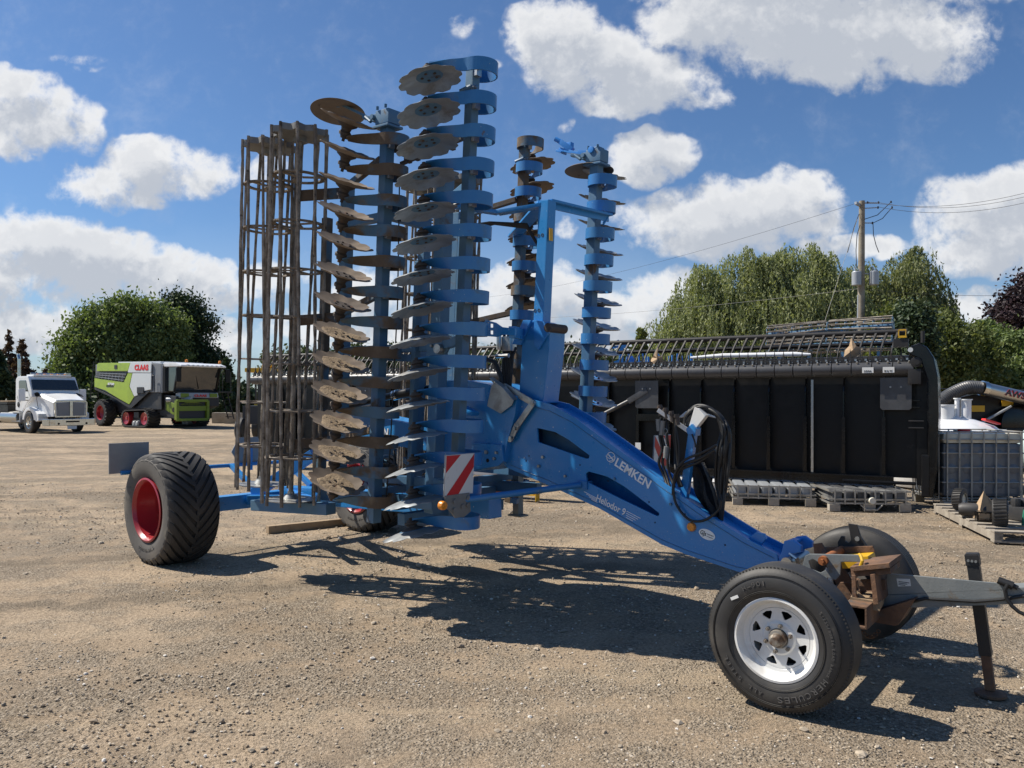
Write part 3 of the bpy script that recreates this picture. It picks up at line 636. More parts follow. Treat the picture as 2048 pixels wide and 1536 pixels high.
DM = {k: disc_mesh(k) for k in ('disc_steel', 'disc_mud')}; HM = {k: hub_mesh(k) for k in ('blue_grey', 'hub_dirty', 'blue_bright')}; SM = [soil_mesh(i) for i in range(3)]
AM = {(sg, m): arm_mesh(sg, m) for sg in (-1, 1) for m in ('blue_arm', 'blue_mud')}
def add_arm(x, y, z, sg, am, dm, hm, up, tilt, incl, hz, soil=None):
    """up: dish concave side up (+1) or down (-1); hz: dish height above (+) or below (-) the arm"""
    a = mkobj('spring_arm', AM[(sg, am)], harrow, (x, y, z), (0, LEAN, random.uniform(-.02, .02)))
    c = HUBP(sg) + Vector((0, 0, hz)); jt = random.uniform(-.03, .03)
    rx = incl * (-sg); rot = Matrix.Rotation(-tilt + jt, 3, 'Y') @ Matrix.Rotation(-rx, 3, 'X')
    if up < 0: rot = rot @ Matrix.Rotation(math.pi, 3, 'X')
    rot = rot @ Matrix.Rotation(random.uniform(0, 6.28), 3, 'Z'); e = rot.to_euler()
    d = mkobj('disc', DM[dm], a, c, e); h = mkobj('hub', HM[hm], a, c, e); h.scale = (1, 1, abs(hz) / .125)
    if soil is not None: mkobj('soil', SM[soil % 3], a, c, e)
    return a
def colx(x0, z, lean=LEAN): return x0 + lean * (z - 2.3)
def zat(py, Y): return CH + (HY - py) / FPX * Y
def column(name, x0, y, z0, z1, w, d, m, lean=LEAN, bevel=.008):
    mb = MB(); mb.bar((colx(x0, z0, lean), y, z0), (colx(x0, z1, lean), y, z1), w, d, (1, 0, 0)); return ob(name, mb, m, harrow, bevel=bevel)
# near wing, front row
YA, YB = -.86, .86
rows = []
for k in range(15):
    z = .745 + .2312 * k; add_arm(colx(.07, z), YA, z, -1, 'blue_arm', 'disc_steel', 'blue_grey', -1, R(13.5), R(-6), -.072)
column('wing_tube', .07, YA, .70, 4.06, .074, .074, 'blue_grey')
for k in range(13):
    z = .81 + .2383 * k; add_arm(colx(-.865, z), YA, z, -1, 'blue_mud', 'disc_mud' if k > 4 else 'disc_mud', 'hub_dirty', 1, R(-21), R(1), .115, k if k < 6 else None)
column('wing_tube', -.865, YA, .62, 3.9, .085, .085, 'blue_grey')
for k in range(15):
    z = .30 + .2335 * k; 
    if z < .9: continue
    add_arm(colx(-.03, z), YB, z, 1, 'blue_arm', 'disc_steel', 'blue_bright' if z < 1.9 else 'blue_grey', 1, R(-15), R(2), .115)
column('wing_tube', -.03, YB, .82, 3.88, .09, .09, 'blue_grey')
for k in range(15):
    z = 4.10 - .2365 * k; add_arm(colx(-.92, z), YB + .03, z, 1, 'blue_arm' if k % 3 else 'blue_mud', 'disc_mud', 'hub_dirty', -1, R(13), R(4), -.085)
column('wing_tube', -.92, YB + .03, .60, 4.15, .08, .08, 'blue_mud')
# end clamps and the smooth border discs
def border(x, y, z, sg, dirx, mtl, rad=.22, fold=0):
    b = MB(); b.box((0, 0, 0), (.16, .13, .11)); b.box((0, 0, -.075), (.19, .16, .02)); b.box((dirx * .10, sg * .01, .01), (.06, .10, .06)); b.cyl((dirx * .10, sg * .09, .01), (dirx * .10, -sg * .09, .01), .02, 10)
    b.bar((dirx * .1, 0, .01), (dirx * .26, sg * .04, .045), .05, .03); b.cyl((dirx * .13, sg * .07, -.02), (dirx * .2, sg * .07, .03), .014, 8)
    for q in (-1, 1): b.cyl((.05 * q, sg * .07, .06), (.05 * q, sg * .07, .085), .012, 6)
    r = ob('border_bracket', b, 'blue_grey', harrow, (x, y, z), (0, LEAN, 0), bevel=.006)
    return r
SMO = disc_mesh('disc_mud', False, .225)
zt = 3.87; b1 = border(colx(-.865, zt), YA, zt, -1, -1, 'blue_grey')
mkobj('border_disc', SMO, b1, (-.53, -.10, .16), Matrix.Rotation(R(6), 3, 'Y').to_euler()); o = b1.children[0]; o.rotation_euler = (R(172), R(-7), 0)
hb = MB(); hb.cyl((-.53, -.10, .16), (-.53, -.10, .205), .02, 8); hb.bar((-.24, -.0, .05), (-.50, -.09, .18), .04, .02); ob('disc_holder', hb, 'blue_grey', b1)
zt = 3.80; b2 = border(colx(-.03, zt), YB, zt, -1, -1, 'blue_grey'); o = mkobj('border_disc', SMO, b2, (-.14, .08, -.05), (R(178), R(-4), 0)); o['label'] = 'smooth pale border disc'
hb = MB(); hb.bar((-.1, 0, .02), (-.42, .0, .13), .06, .03); hb.bar((-.28, 0, .10), (-.40, -.025, .19), .05, .05); hb.bar((-.05, .02, .03), (-.2, .0, .06), .08, .05); hb.cyl((-.45, -.05, .22), (-.30, .02, .13), .022, 10); hb.bar((-.38, 0, .09), (-.44, 0, .115), .09, .02); hb.box((-.31, .0, .15), (.05, .05, .05)); hb.cyl((-.02, -.08, .05), (-.02, .08, .05), .03, 10); ob('disc_holder', hb, 'blue_bright', b2, bevel=.003)
for (x, y, z) in ((.07, YA, 3.83), (-.92, YB + .03, 3.93)):   # little clamps between top loops
    b = MB(); b.box((0, 0, 0), (.10, .09, .05)); b.cyl((-.07, -.05, .0), (.02, -.05, .03), .018, 8); b.cyl((.03, -.06, .01), (.03, .02, .06), .013, 8); b.box((.06, 0, -.03), (.07, .03, .03)); ob('tube_clamp', b, 'blue_grey', harrow, (colx(x, z), y, z), (0, LEAN, .3), bevel=.004)
# wing carrier frames (inboard tubes, links, levers)
def wing_frames(sg, near):
    xa, ya, xb, yb = (-.50, .55, -.93, .36) if near else (-1.32, .42, -1.10, .28)
    column('frame_tube', xa, sg * ya, .70, 3.42, .105, .105, 'blue_grey')
    column('frame_tube', xb, sg * yb, .85, 3.30, .078, .078, 'blue_grey')
    if near: column('frame_tube', -.70, sg * .62, .85, 2.75, .06, .05, 'blue_grey')
    column('frame_tube', -1.62, sg * .66, .70, 3.52, .085, .095, 'blue_grey' if near else 'blue_mud', .045)
    column('frame_tube', -2.0, sg * .60, .75, 3.30, .075, .075, 'blue_mud', .045)
    for z in ((.95, 2.05, 3.18) if near else (.95,)):
        mb = MB(); mb.bar((colx(-1.62, z), sg * .66, z), (colx(-.50, z), sg * .56, z), .07, .07); mb.bar((colx(-.50, z), sg * .55, z), (colx(.07, z), sg * .82, z + .02), .06, .07); mb.bar((colx(-.9, z), sg * .36, z - .08), (colx(-.86, z), sg * .83, z - .08), .06, .06)
        ob('cross_tube', mb, 'blue_grey', harrow, bevel=.006)
    for z in (3.45, 2.35, 1.25):
        mb = MB(); x0 = colx(-1.66, z, .045)
        mb.bar((x0, sg * .70, z), (x0 - .28, sg * .97, z - .03), .05, .09); mb.bar((x0 + .02, sg * .7, z + .02), (colx(-.95, z), sg * .84, z + .12), .05, .05)
        ob('roller_lever', mb, 'blue_mud', harrow, bevel=.005)
    # turnbuckle / adjuster with pin plate
    if not near: return
    mb = MB(); z = 2.02; x = colx(-.42, z); 
    mb.plate([(x - .12, sg * .63, z - .07), (x + .05, sg * .63, z - .09), (x + .13, sg * .63, z), (x + .06, sg * .63, z + .11), (x - .12, sg * .63, z + .09)], (0, sg * .02, 0)); ob('pivot_plate', mb, 'blue_grey', harrow, bevel=.003)
    mb = MB(); mb.cyl((x + .05, sg * .60, z), (x + .05, sg * .70, z), .038, 16); mb.cyl((x - .05, sg * .62, z + .03), (x - .05, sg * .67, z + .03), .012, 8); ob('pivot_pin', mb, 'galv', harrow)
wing_frames(-1, True); wing_frames(1, False)
mb = MB()                                                 # adjusting clip strip near the top, between the rows
for k in range(6): mb.box((-.72 + k * .10, -.70, 3.58 - .02 * k + .02 * k), (.035, .06, .075)); 
mb.bar((-.80, -.70, 3.55), (-.1, -.70, 3.60), .04, .02); mb.bar((-.80, -.70, 3.62), (-.1, -.70, 3.665), .04, .02); ob('adjuster_strip', mb, 'hub_dirty', harrow)
mb = MB(); mb.tube([(-.70, -.8, 3.05), (-.55, -.82, 3.10), (-.3, -.8, 3.07), (-.05, -.75, 3.10)], .008, 6); mb.tube([(-.78, -.74, 3.4), (-.78, -.76, 2.4), (-.85, -.78, 1.2), (-.9, -.78, .8)], .006, 5); ob('cable', mb, 'rubber_hose', harrow)
# tube-bar rollers
def roller(x, y, z0, z1, rad, nb, tw, seed):
    r = random.Random(seed); mb = MB(); H = z1 - z0; n = 34
    for k in range(nb):
        pts = []; rr = []
        for j in range(n + 1):
            t = j / n; a = 2 * math.pi * k / nb + tw * t + seed; q = rad + r.uniform(-.002, .002); pts.append((q * math.cos(a), q * math.sin(a), t * H)); rr.append(.0155 * r.uniform(.82, 1.22))
        mb.tube(pts, rr, 6)
    ro = ob('roller', mb, 'mud_bar', harrow, (colx(x, z0, .045), y, z0), (0, .045, 0), angle=50)
    s = MB(); s.lathe([(rad - .012, -.007), (rad - .055, -.007), (rad - .055, .007), (rad - .012, .007)], 30, 'z', closed=True)
    for k in range(3): a = k * 2.094; s.bar((.03 * math.cos(a), .03 * math.sin(a), 0), ((rad - .05) * math.cos(a), (rad - .05) * math.sin(a), 0), .05, .008)
    me = mesh('support_ring', s, 'mud_bar')
    for j in range(1, 8): mkobj('support_ring', me, ro, (0, 0, H * j / 8 + .0), (0, 0, j * .4))
    e = MB(); n = nb; out = []
    for k in range(n * 8):
        a = 2 * math.pi * k / (n * 8); q = rad * (.90 + .10 * math.cos(a * n)); out.append((q * math.cos(a), q * math.sin(a), 0))
    e.plate(out, (0, 0, .055)); e.cyl((0, 0, -.05), (0, 0, .07), .06, 14); mm = mesh('end_star', e, 'grey_plate')
    mkobj('end_star', mm, ro, (0, 0, H - .06), (0, 0, tw + seed)); 
    e = MB(); e.lathe([(0, .05), (.05, .05), (.07, .015), (rad - .03, .008), (rad - .03, 0), (0, 0)], 30, 'z'); e.tube([(0, 0, .05), (0, 0, .075)], .03, 8); mkobj('end_plate', mesh('end_plate', e, 'galv'), ro, (0, 0, .03))
    e = MB(); e.cyl((0, 0, .05), (0, 0, H), .022, 8); ob('roller_shaft', e, 'mud_bar', ro)
for sg in (-1, 1):
    roller(-1.90, sg * .98, .70, 3.99, .243, 10, -.42, 2 + sg); roller(-2.38, sg * .98, .80, 3.98, .235, 10, -.42, 5 + sg)
    for zz in (.72,):
        mb = MB(); mb.bar((colx(-1.55, zz, .045), sg * .80, zz - .06), (colx(-2.5, zz, .045), sg * .97, zz - .09), .12, .10 if zz < 1 else .03); ob('roller_bracket', mb, 'grey_plate' if zz > 1 else 'blue_grey', harrow, bevel=.008)

# ---- main frame, mast, drawbar
def px(pts, y): return FM.poly(pts, 'y', y)
BT = -.14
beam = [(1030, 790), (1100, 808), (1127, 823), (1150, 836), (1182, 860), (1347, 980), (1420, 1032), (1491, 1076), (1555, 1109), (1556, 1128), (1500, 1150), (1471, 1142), (1372, 1109), (1323, 1089), (1199, 1017), (1100, 972), (1015, 936), (1005, 926), (1011, 888), (1026, 830)]
h1 = [(1074, 856), (1110, 864), (1138, 880), (1179, 911), (1177, 917), (1171, 917), (1076, 884)]
h2 = [(1171, 948), (1177, 943), (1214, 953), (1250, 974), (1318, 1026), (1318, 1031), (1313, 1032), (1240, 997), (1174, 964)]
B1, H1, H2 = px(beam, BT), px(h1, BT), px(h2, BT)
for nm, y0, th in (('drawbar_plate', BT, .018), ('drawbar_plate', .10, .018)):
    sh = Vector((0, y0 - BT, 0)); mb = MB().plate([p + sh for p in B1], (0, th, 0), [[p + sh for p in H1], [p + sh for p in H2]] if y0 == BT else [])
    ob(nm, mb, 'blue_paint', harrow, bevel=.003)
mb = MB()
def inset(pts, dz): return [p + Vector((0, 0, dz)) for p in pts]
top = inset(B1[0:9], -.045); bot = inset(B1[10:17], .03)
for L in (top, bot):
    for a, b in zip(L[:-1], L[1:]):
        d = (b - a).normalized(); m_ = (a + b) / 2 + Vector((0, .129, 0)); mb.bar(Vector((a.x, -.005, a.z)) - d * .01, Vector((b.x, -.005, b.z)) + d * .01, .232, .012)
ob('drawbar_cover', mb, 'blue_paint', harrow)
mb = MB()                                                            # inner web seen through the openings
mb.plate([p + Vector((0, .16, 0)) for p in px([(1060, 850), (1190, 905), (1190, 935), (1060, 900)], BT)], (0, .02, 0)); ob('inner_web', mb, 'blue_grey', harrow)
# centre frame block left of the drawbar
cb = px([(868, 762), (925, 760), (975, 768), (1034, 793), (1030, 828), (1014, 886), (1008, 924), (998, 930), (950, 943), (905, 943), (880, 930), (868, 880)], -.19)
ob('centre_frame', MB().plate(cb, (0, .40, 0)), 'blue_paint', harrow, bevel=.006)
mb = MB(); mb.plate(px([(945, 885), (1003, 890), (1007, 922), (996, 932), (948, 940)], -.215), (0, .022, 0)); ob('hinge_plate', mb, 'blue_paint', harrow, bevel=.003)
mb = MB()
for (a, b, r) in ((974, 904, .016), (994, 905, .012), (990, 917, .012), (1087, 914, .012), (1079, 932, .012), (1132, 952, .01)): p = FM.hit(a, b, 'y', BT if a > 1010 else -.215); mb.cyl(p, p + Vector((0, -.02, 0)), r, 8)
ob('frame_bolt', mb, 'galv', harrow)
mb = MB(); p = FM.hit(975, 921, 'y', -.218); mb.cyl(p, p + Vector((0, .01, 0)), .016, 12); ob('pin_hole', mb, 'dark_hole', harrow)
# galvanised fold linkage and wheel-lock plate on top of the frame
def strip(pts, w, y, th=.012, mtl='galv', name='link_bar'):
    P = px(pts, y); mb = MB()
    for a, b in zip(P[:-1], P[1:]): mb.bar(a, b, th, w)
    for a in P: mb.cyl(a + Vector((0, -th, 0)), a + Vector((0, th, 0)), w / 2, 12)
    return ob(name, mb, mtl, harrow, bevel=.002)
strip([(1010, 773), (1066, 806)], .05, -.17); strip([(1066, 806), (1034, 852), (1021, 878)], .052, -.175)
mb = MB()
for (a, b) in ((1066, 806), (1030, 857), (1022, 876)): p = FM.hit(a, b, 'y', -.185); mb.cyl(p + Vector((0, -.015, 0)), p, .014, 6)
ob('link_bolt', mb, 'galv', harrow)
mb = MB(); mb.plate(px([(990, 760), (1027, 800), (1024, 810), (1001, 827), (974, 812), (982, 775)], -.215), (0, .008, 0)); mb.plate([p for p in px([(978, 756), (1005, 775), (1027, 801), (1003, 788)], -.24)], (0, .05, .01)); ob('guard_plate', mb, 'galv', harrow, bevel=.001)
mb = MB(); p = FM.hit(935, 820, 'y', -.30); mb.box(p, (.19, .10, .035), (0, .35, 0)); mb.cyl(p + Vector((-.1, 0, .09)), p + Vector((-.06, 0, .0)), .008, 6); ob('lamp_bracket', mb, 'blue_paint', harrow, bevel=.01)
# mast tower and mast
mb = MB(); mb.plate(px([(1038, 797), (1046, 652), (1062, 640), (1078, 642), (1100, 650), (1098, 700), (1086, 806)], -.10), (0, .20, 0)); ob('mast_tower', mb, 'blue_paint', harrow, bevel=.008)
mb = MB(); mb.plate(px([(1068, 640), (1092, 644), (1100, 660), (1076, 700), (1068, 690)], -.125), (0, .02, 0)); mb.plate(px([(1024, 688), (1046, 640), (1062, 640), (1040, 690)], -.13), (0, .025, 0)); ob('mast_cheek', mb, 'blue_bright', harrow, bevel=.003)
p = FM.hit(1095, 655, 'y', -.13); mb = MB(); mb.cyl(p, p + Vector((0, .22, 0)), .036, 20); ob('mast_pin', mb, 'hub_dirty', harrow)
a = FM.hit(1082, 690, 'y', 0); b = FM.hit(1095, 402, 'y', 0); mb = MB(); mb.bar(a, b, .10, .10, (1, 0, 0)); mast = ob('mast', mb, 'blue_paint', harrow, bevel=.008)
mb = MB(); e = Vector((b.x + .02, .84, b.z + .03)); mb.bar(b + Vector((0, .0, 0)), e, .10, .02); mb.bar(b + Vector((0, .06, -.03)), e + Vector((0, 0, -.03)), .015, .05); mb.bar(b + Vector((-.02, 0, .0)), Vector((colx(-.92, b.z), .78, b.z - .02)), .12, .02)
mb.bar(b + Vector((-.02, 0, -.03)), Vector((b.x - .40, -.15, b.z - .06)), .09, .03); mb.bar(Vector((b.x - .40, -.15, b.z - .06)), Vector((colx(-.5, b.z), -.52, b.z - .03)), .07, .03); mb.cyl(e, e + Vector((0, -.08, -.09)), .012, 6); ob('transport_lock', mb, 'blue_paint', harrow, bevel=.003)
mb = MB(); q = Vector((b.x - .1, -.1, b.z - .1))
for k in range(4): mb.tube([Vector((colx(-.45, 3.0), -.5, 3.0 - .02 * k)), Vector((b.x - .45, -.2 + .02 * k, b.z - .14)), Vector((b.x - .2, -.02, b.z - .16 - .01 * k)), Vector((b.x - .08, .03, b.z - .4)), Vector((b.x - .12, .03, b.z - 1.0))], .011, 6)
ob('hydraulic_hose', mb, 'rubber_hose', harrow)
mb = MB(); a1 = Vector((b.x + .052, -.02, b.z - .28)); mb.box(a1, (.004, .045, .10)); ob('warning_sticker', mb, 'yellow', mast)
mb = MB()
for (dx, dz) in ((-.02, 0), (.02, 0)):
    for zz in (b.z - .28, b.z - .88): mb.lathe([(.009, -.001), (.014, -.001), (.014, .001), (.009, .001)], 12, 'y', (b.x - .015 + dx - (b.z - zz) * .06, -.052, zz), closed=True); 
ob('drop_mark', mb, 'dark_letter', mast)
# slotted catch plate reaching from the front loops to the tower
o1 = px([(930, 641), (968, 644), (971, 640), (990, 645), (1003, 654), (1030, 657), (1030, 671), (1005, 669), (993, 674), (970, 672), (965, 665), (930, 664)], -.62)
hs = [px([(979, 647), (986, 648), (986, 655), (979, 655)], -.62), px([(979, 661), (986, 661), (986, 669), (979, 668)], -.62)]
p1 = FM.hit(1000, 662, 'y', -.6); mb = MB().plate(o1, (0, .015, 0), hs); mb.bar(FM.hit(1024, 664, 'y', -.60), FM.hit(1042, 668, 'y', -.12), .05, .085); ob('catch_plate', mb, 'blue_paint', harrow, bevel=.002)
# hoses and valve beside the tower
mb = MB(); c = FM.hit(1018, 760, 'y', -.05)
for k in range(6): mb.tube([c + Vector((.02 * k - .05, .03 * (k % 2), .42 - .03 * k)), c + Vector((.02 * k - .06, 0, .2)), c + Vector((.018 * k - .05, -.03, -.05)), c + Vector((.02 * k, -.05, -.28))], .013, 6)
mb.tube([c + Vector((-.15, -.1, .17)), c + Vector((-.07, -.1, .15)), c + Vector((0, -.1, .02)), c + Vector((.0, -.1, -.2))], .02, 8); ob('hydraulic_hose', mb, 'rubber_hose', harrow)
mb = MB(); mb.box(c + Vector((0, 0, .30)), (.10, .08, .12)); mb.cyl(c + Vector((-.06, -.06, .25)), c + Vector((-.06, -.06, .38)), .02, 8); mb.cyl(c + Vector((-.1, -.05, .20)), c + Vector((.04, -.05, .20)), .018, 8); ob('valve_block', mb, 'brushed', harrow, bevel=.004)
mb = MB(); mb.cyl(FM.hit(673, 817, 'y', -.3), FM.hit(790, 790, 'y', -.3), .032, 16); mb.cyl(FM.hit(790, 790, 'y', -.3), FM.hit(868, 778, 'y', -.3), .042, 16); ob('lift_cylinder', mb, 'black_satin', harrow)
mb = MB(); mb.cyl(FM.hit(788, 791, 'y', -.3), FM.hit(796, 789, 'y', -.3), .046, 16); ob('cylinder_collar', mb, 'chrome', harrow)
# rear chassis: longitudinal tube with visible lettering, axle, braces
mb = MB(); mb.bar((-3.6, 0, .56), (-.4, 0, .70), .16, .18); mb.bar((-3.5, -.5, .55), (-2.4, 0, .60), .08, .10); mb.bar((-3.5, .5, .55), (-2.4, 0, .60), .08, .10); ob('chassis_beam', mb, 'blue_paint', harrow, bevel=.01)
rb = px([(668, 820), (680, 818), (870, 858), (870, 905), (668, 872)], -.25); mb = MB().plate(rb, (0, .28, 0)); ob('lift_frame', mb, 'blue_paint', harrow, bevel=.008)
mb = MB(); P0 = FM.hit(731, 864, 'y', -.252); P1 = FM.hit(776, 873, 'y', -.252); letter(mb, 'LEMKEN', P0, P1, .075, (0, -1, 0), .03, .003); ob('lettering', mb, 'white_letter', harrow)
mb = MB(); mb.bar((-3.6, -1.0, .53), (-3.6, 1.0, .53), .15, .15); mb.bar((-3.6, -1.08, .53), (-3.6, -.9, .53), .10, .10); ob('axle_tube', mb, 'blue_paint', harrow, bevel=.01)
mb = MB()
for y in (-.86, .86):
    mb.tube([(-3.52, y, .44), (-3.515, y, .615), (-3.56, y, .62), (-3.685, y, .615), (-3.69, y, .44)], .009, 6); mb.bar((-3.70, y, .445), (-3.50, y, .445), .05, .012)
ob('u_bolt', mb, 'galv', harrow)
mb = MB(); mb.bar((-3.5, -.45, .60), (-2.75, -.2, 1.05), .05, .12); mb.bar((-3.5, .45, .60), (-2.75, .2, 1.05), .05, .12); mb.bar((-2.8, -.22, 1.0), (-2.8, .22, 1.0), .06, .06); mb.bar((-3.55, 0, .6), (-2.6, -.35, .62), .07, .05); ob('diagonal_brace', mb, 'blue_bright', harrow, bevel=.005)
for z, dx in ((.64, 0), (.52, .1)):
    mb = MB(); mb.bar((-1.0 + dx, -.62, z + .1), (-1.0 + dx, .62, z + .1), .09, .10); ob('cross_tube', mb, 'blue_grey', harrow, bevel=.008)
for sg in (-1, 1):
    mb = MB(); mb.bar((-1.9, sg * .70, .76), (-.45, sg * .66, .80), .07, .10); ob('lower_tube', mb, 'blue_grey', harrow, bevel=.008)
mb = MB()
rr = random.Random(4)
for k in range(26):
    x = rr.uniform(-1.6, -.3); y = rr.uniform(-.45, .5); z = rr.uniform(.72, 1.15); a = rr.uniform(.04, .16)
    mb.box((x, y, z), (a, rr.uniform(.03, .09), rr.uniform(.02, .06)), (0, rr.uniform(-.3, .3), rr.uniform(-.4, .4)))
ob('hinge_block', mb, 'blue_grey', harrow, bevel=.004)
mb = MB()
for k in range(7):
    x = -1.9 + k * .09; y = -.3 + .07 * (k % 4); mb.tube([(x, y, 1.15), (x + .2, y - .1, .98 - .03 * k % .2), (x + .5, y + .05, .92), (x + .8, y, 1.1)], .010, 6)
ob('hydraulic_hose', mb, 'rubber_hose', harrow)
mb = MB(); f = FM.hit(1036, 1018, 'y', .75); mb.bar((f.x, .75, .52), (f.x, .75, 1.0), .075, .07, (1, 0, 0)); mb.box((f.x, .75, .512), (.16, .12, .016)); ob('parking_stand', mb, 'grey_paint', harrow, bevel=.004)
# ---- big flotation wheels
def flot_wheel():
    Rr = .55; prof_in = [(.30, -.24), (.34, -.262), (.42, -.285), (.49, -.275), (.525, -.235), (.538, -.15), (.541, 0)]
    prof = prof_in + [(r, -h) for r, h in prof_in[-2::-1]]
    mb = MB(); mb.lathe([(.29, -.22)] + prof + [(.29, .22)], 72, 'y', closed=True)
    def surf(y): 
        y = abs(y); pts = [(0, .541), (.15, .538), (.235, .525), (.275, .49), (.285, .44)]
        for (a, ra), (b, rb_) in zip(pts[:-1], pts[1:]):
            if y <= b + 1e-6: return ra + (rb_ - ra) * (y - a) / (b - a)
        return pts[-1][1]
    n = 30
    for k in range(n):
        for sd_ in (-1, 1):
            th0 = 2 * math.pi * (k + (.5 if sd_ > 0 else 0)) / n; vs = []; fs = []; seg = 9
            for j in range(seg + 1):
                t = j / seg; y = sd_ * (-.012 + .29 * t) if t < 1 else sd_ * .277; yy = min(abs(y), .279); th = th0 + .60 * t ** 1.15 - .05
                r0 = surf(yy); w = .038 * (1 + .35 * t) if 0 < j < seg else .036; hh = .021 if j < seg else .004
                for (dw, dh) in ((-w, -.004), (-w * .80, hh), (w * .80, hh), (w, -.004)):
                    a = th + dw / r0; q = r0 + dh; vs.append((q * math.cos(a), math.copysign(yy, y) if t > 0 else y, q * math.sin(a)))
            for j in range(seg):
                for c in range(3): fs.append((j * 4 + c, j * 4 + c + 1, j * 4 + 5 + c, j * 4 + 4 + c))
            fs += [(0, 1, 2, 3), (seg * 4, seg * 4 + 1, seg * 4 + 2, seg * 4 + 3)]
            mb.add(vs, fs, 1)
    mb.f_side = None
    ty = mesh('tyre', mb, ['rubber_wall', 'rubber'], angle=38)
    # faces of the carcass in the tread band take tread rubber
    for p in ty.polygons:
        if p.material_index == 0 and math.hypot(p.center[0], p.center[2]) > .515: p.material_index = 1
    rm = MB(); rm.lathe([(.312, -.245), (.318, -.252), (.300, -.258), (.288, -.245), (.276, -.225), (.272, -.10), (.255, -.06), (.245, .02), (.20, .05), (.12, .03), (0, .03), (0, .05), (.21, .07), (.26, .03), (.285, -.05), (.29, .10), (.29, .22), (.318, .25), (.33, .24), (.30, .10), (.30, -.235)], 56, 'y', closed=False)
    hub = MB(); hub.cyl((0, -.05, 0), (0, .2, 0), .09, 20); hub.cyl((0, -.09, 0), (0, .0, 0), .05, 16)
    for k in range(8): a = k * .785; hub.cyl((.13 * math.cos(a), .0, .13 * math.sin(a)), (.13 * math.cos(a), .04, .13 * math.sin(a)), .012, 6)
    lt = MB(); s = 'FLOTATION 550/45-22.5'
    s = '550/45-22.5'
    for i, ch in enumerate(s):
        a = R(-58 - 4.6 * i * -1 - 50)
        rad = Vector((math.cos(a), 0, math.sin(a))); tan = Vector((-math.sin(a), 0, math.cos(a)))
        c0 = rad * .405 + Vector((0, -.2835, 0)); letter(lt, ch, c0 - tan * .011, c0 + tan * .011, .03, (0, -1, .0), .02, .003)
    return ty, mesh('rim', rm, 'red_rim', angle=28), mesh('wheel_hub', hub, 'blue_grey'), mesh('tyre_marking', lt, 'tyre_letter')
TY, RM, HB, TL = flot_wheel()
for sg in (-1, 1):
    w = mkobj('wheel', None, harrow, (-3.65, sg * 1.265, .535), (0, 0, 0)); w.empty_display_size = .1
    if sg < 0: w['label'] = 'near flotation wheel with red rim'
    r = Matrix.Rotation(.3 if sg < 0 else .9, 3, 'Y').to_euler()
    mkobj('tyre', TY, w, (0, 0, 0), r).scale = (1, .93, 1); mkobj('rim', RM, w, (0, 0, 0), r); mkobj('wheel_hub', HB, w); mkobj('tyre_marking', TL, w, (0, .02, 0))
# ---- rear warning boards
mb = MB(); mb.tube([(-4.15, -1.55, .87), (-4.15, 1.55, .87)], .022, 10); mb.bar((-4.15, -.10, .80), (-4.15, -.10, 1.12), .035, .035, (1, 0, 0)); mb.bar((-4.13, -.35, .87), (-3.6, -.35, .62), .05, .05); mb.bar((-4.13, .35, .87), (-3.6, .35, .62), .05, .05); ob('board_carrier', mb, 'blue_paint', harrow, bevel=.002)
mb = MB(); c = Vector((-4.17, -1.46, 1.02)); mb.box(c, (.012, .40, .31)); ob('warning_board', mb, 'sign_back', harrow, bevel=.003)
mb = MB(); c = Vector((-4.17, 1.46, 1.02)); mb.box(c, (.012, .40, .31)); ob('warning_board', mb, 'sign_back', harrow, bevel=.003)
mb = MB(); c = Vector((-4.19, -.11, 1.04)); out = [(c.x, c.y + a * 1.0, c.z + b_) for a, b_ in ((-.21, -.02), (-.12, -.16), (.12, -.16), (.21, -.02), (.12, .14), (-.12, .14))]; mb.plate(out, (.008, 0, 0)); ob('slow_vehicle_plate', mb, 'sign_back', harrow)
# ---- front hazard boards on the wings
def hazard(y, sgn, x=.52, z=1.10):
    h = .141; base = Vector((x, y, z)); o = mkobj('hazard_board', None, harrow, base, (0, LEAN, 0))
    mb = MB(); mb.box((0, 0, 0), (.010, .284, .290)); ob('board_back', mb, 'sign_back', o, bevel=.003)
    mb = MB(); mb.box((.007, 0, 0), (.003, .278, .284)); ob('board_face', mb, 'sign_white', o)
    mr = MB()
    def dg(pts): mr.plate([(.0092, a * sgn, b) for a, b in pts], (.0015, 0, 0))
    e, zz = .136, .139            # a grows away from the camera side
    dg([(-e, zz), (-e, .02), (.00, zz)]); dg([(-e + .01, -zz), (.06 - .06, -zz), (e, .01), (e, zz), (-.13 + .02, -zz + .02)]) if 0 else dg([(-.125, -zz), (-.01, -zz), (e, .045), (e, zz)])
    ob('board_stripe', mr, 'sign_red', o)
    mp = MB(); mp.plate([(.002, a * sgn, b) for a, b in ((-.14, -.135), (.10, -.135), (.12, -.27), (.06, -.30), (-.03, -.30), (-.09, -.24), (-.12, -.22))], (.012, 0, 0)); ob('board_bracket', mp, 'grey_plate', o)
    mp = MB()
    for a, b in ((-.05, -.18), (-.05, -.24), (.03, -.225), (.08, -.17), (.08, -.22)): mp.cyl((.012, a * sgn, b), (.026, a * sgn, b), .016, 10)
    ob('bracket_bolt', mp, 'grey_plate', o)
    return o
hz = hazard(-1.05, 1, .21, 1.10); hz['label'] = 'red and white striped board on the near wing'
mb = MB(); mb.lathe([(0, -.02), (.03, -.02), (.033, 0), (.028, .018), (0, .024)], 20, 'x', (.01, -.155, -.20)); ob('reflector', mb, 'orange_lens', hz)
hz2 = hazard(1.22, -1, .50, 1.16)
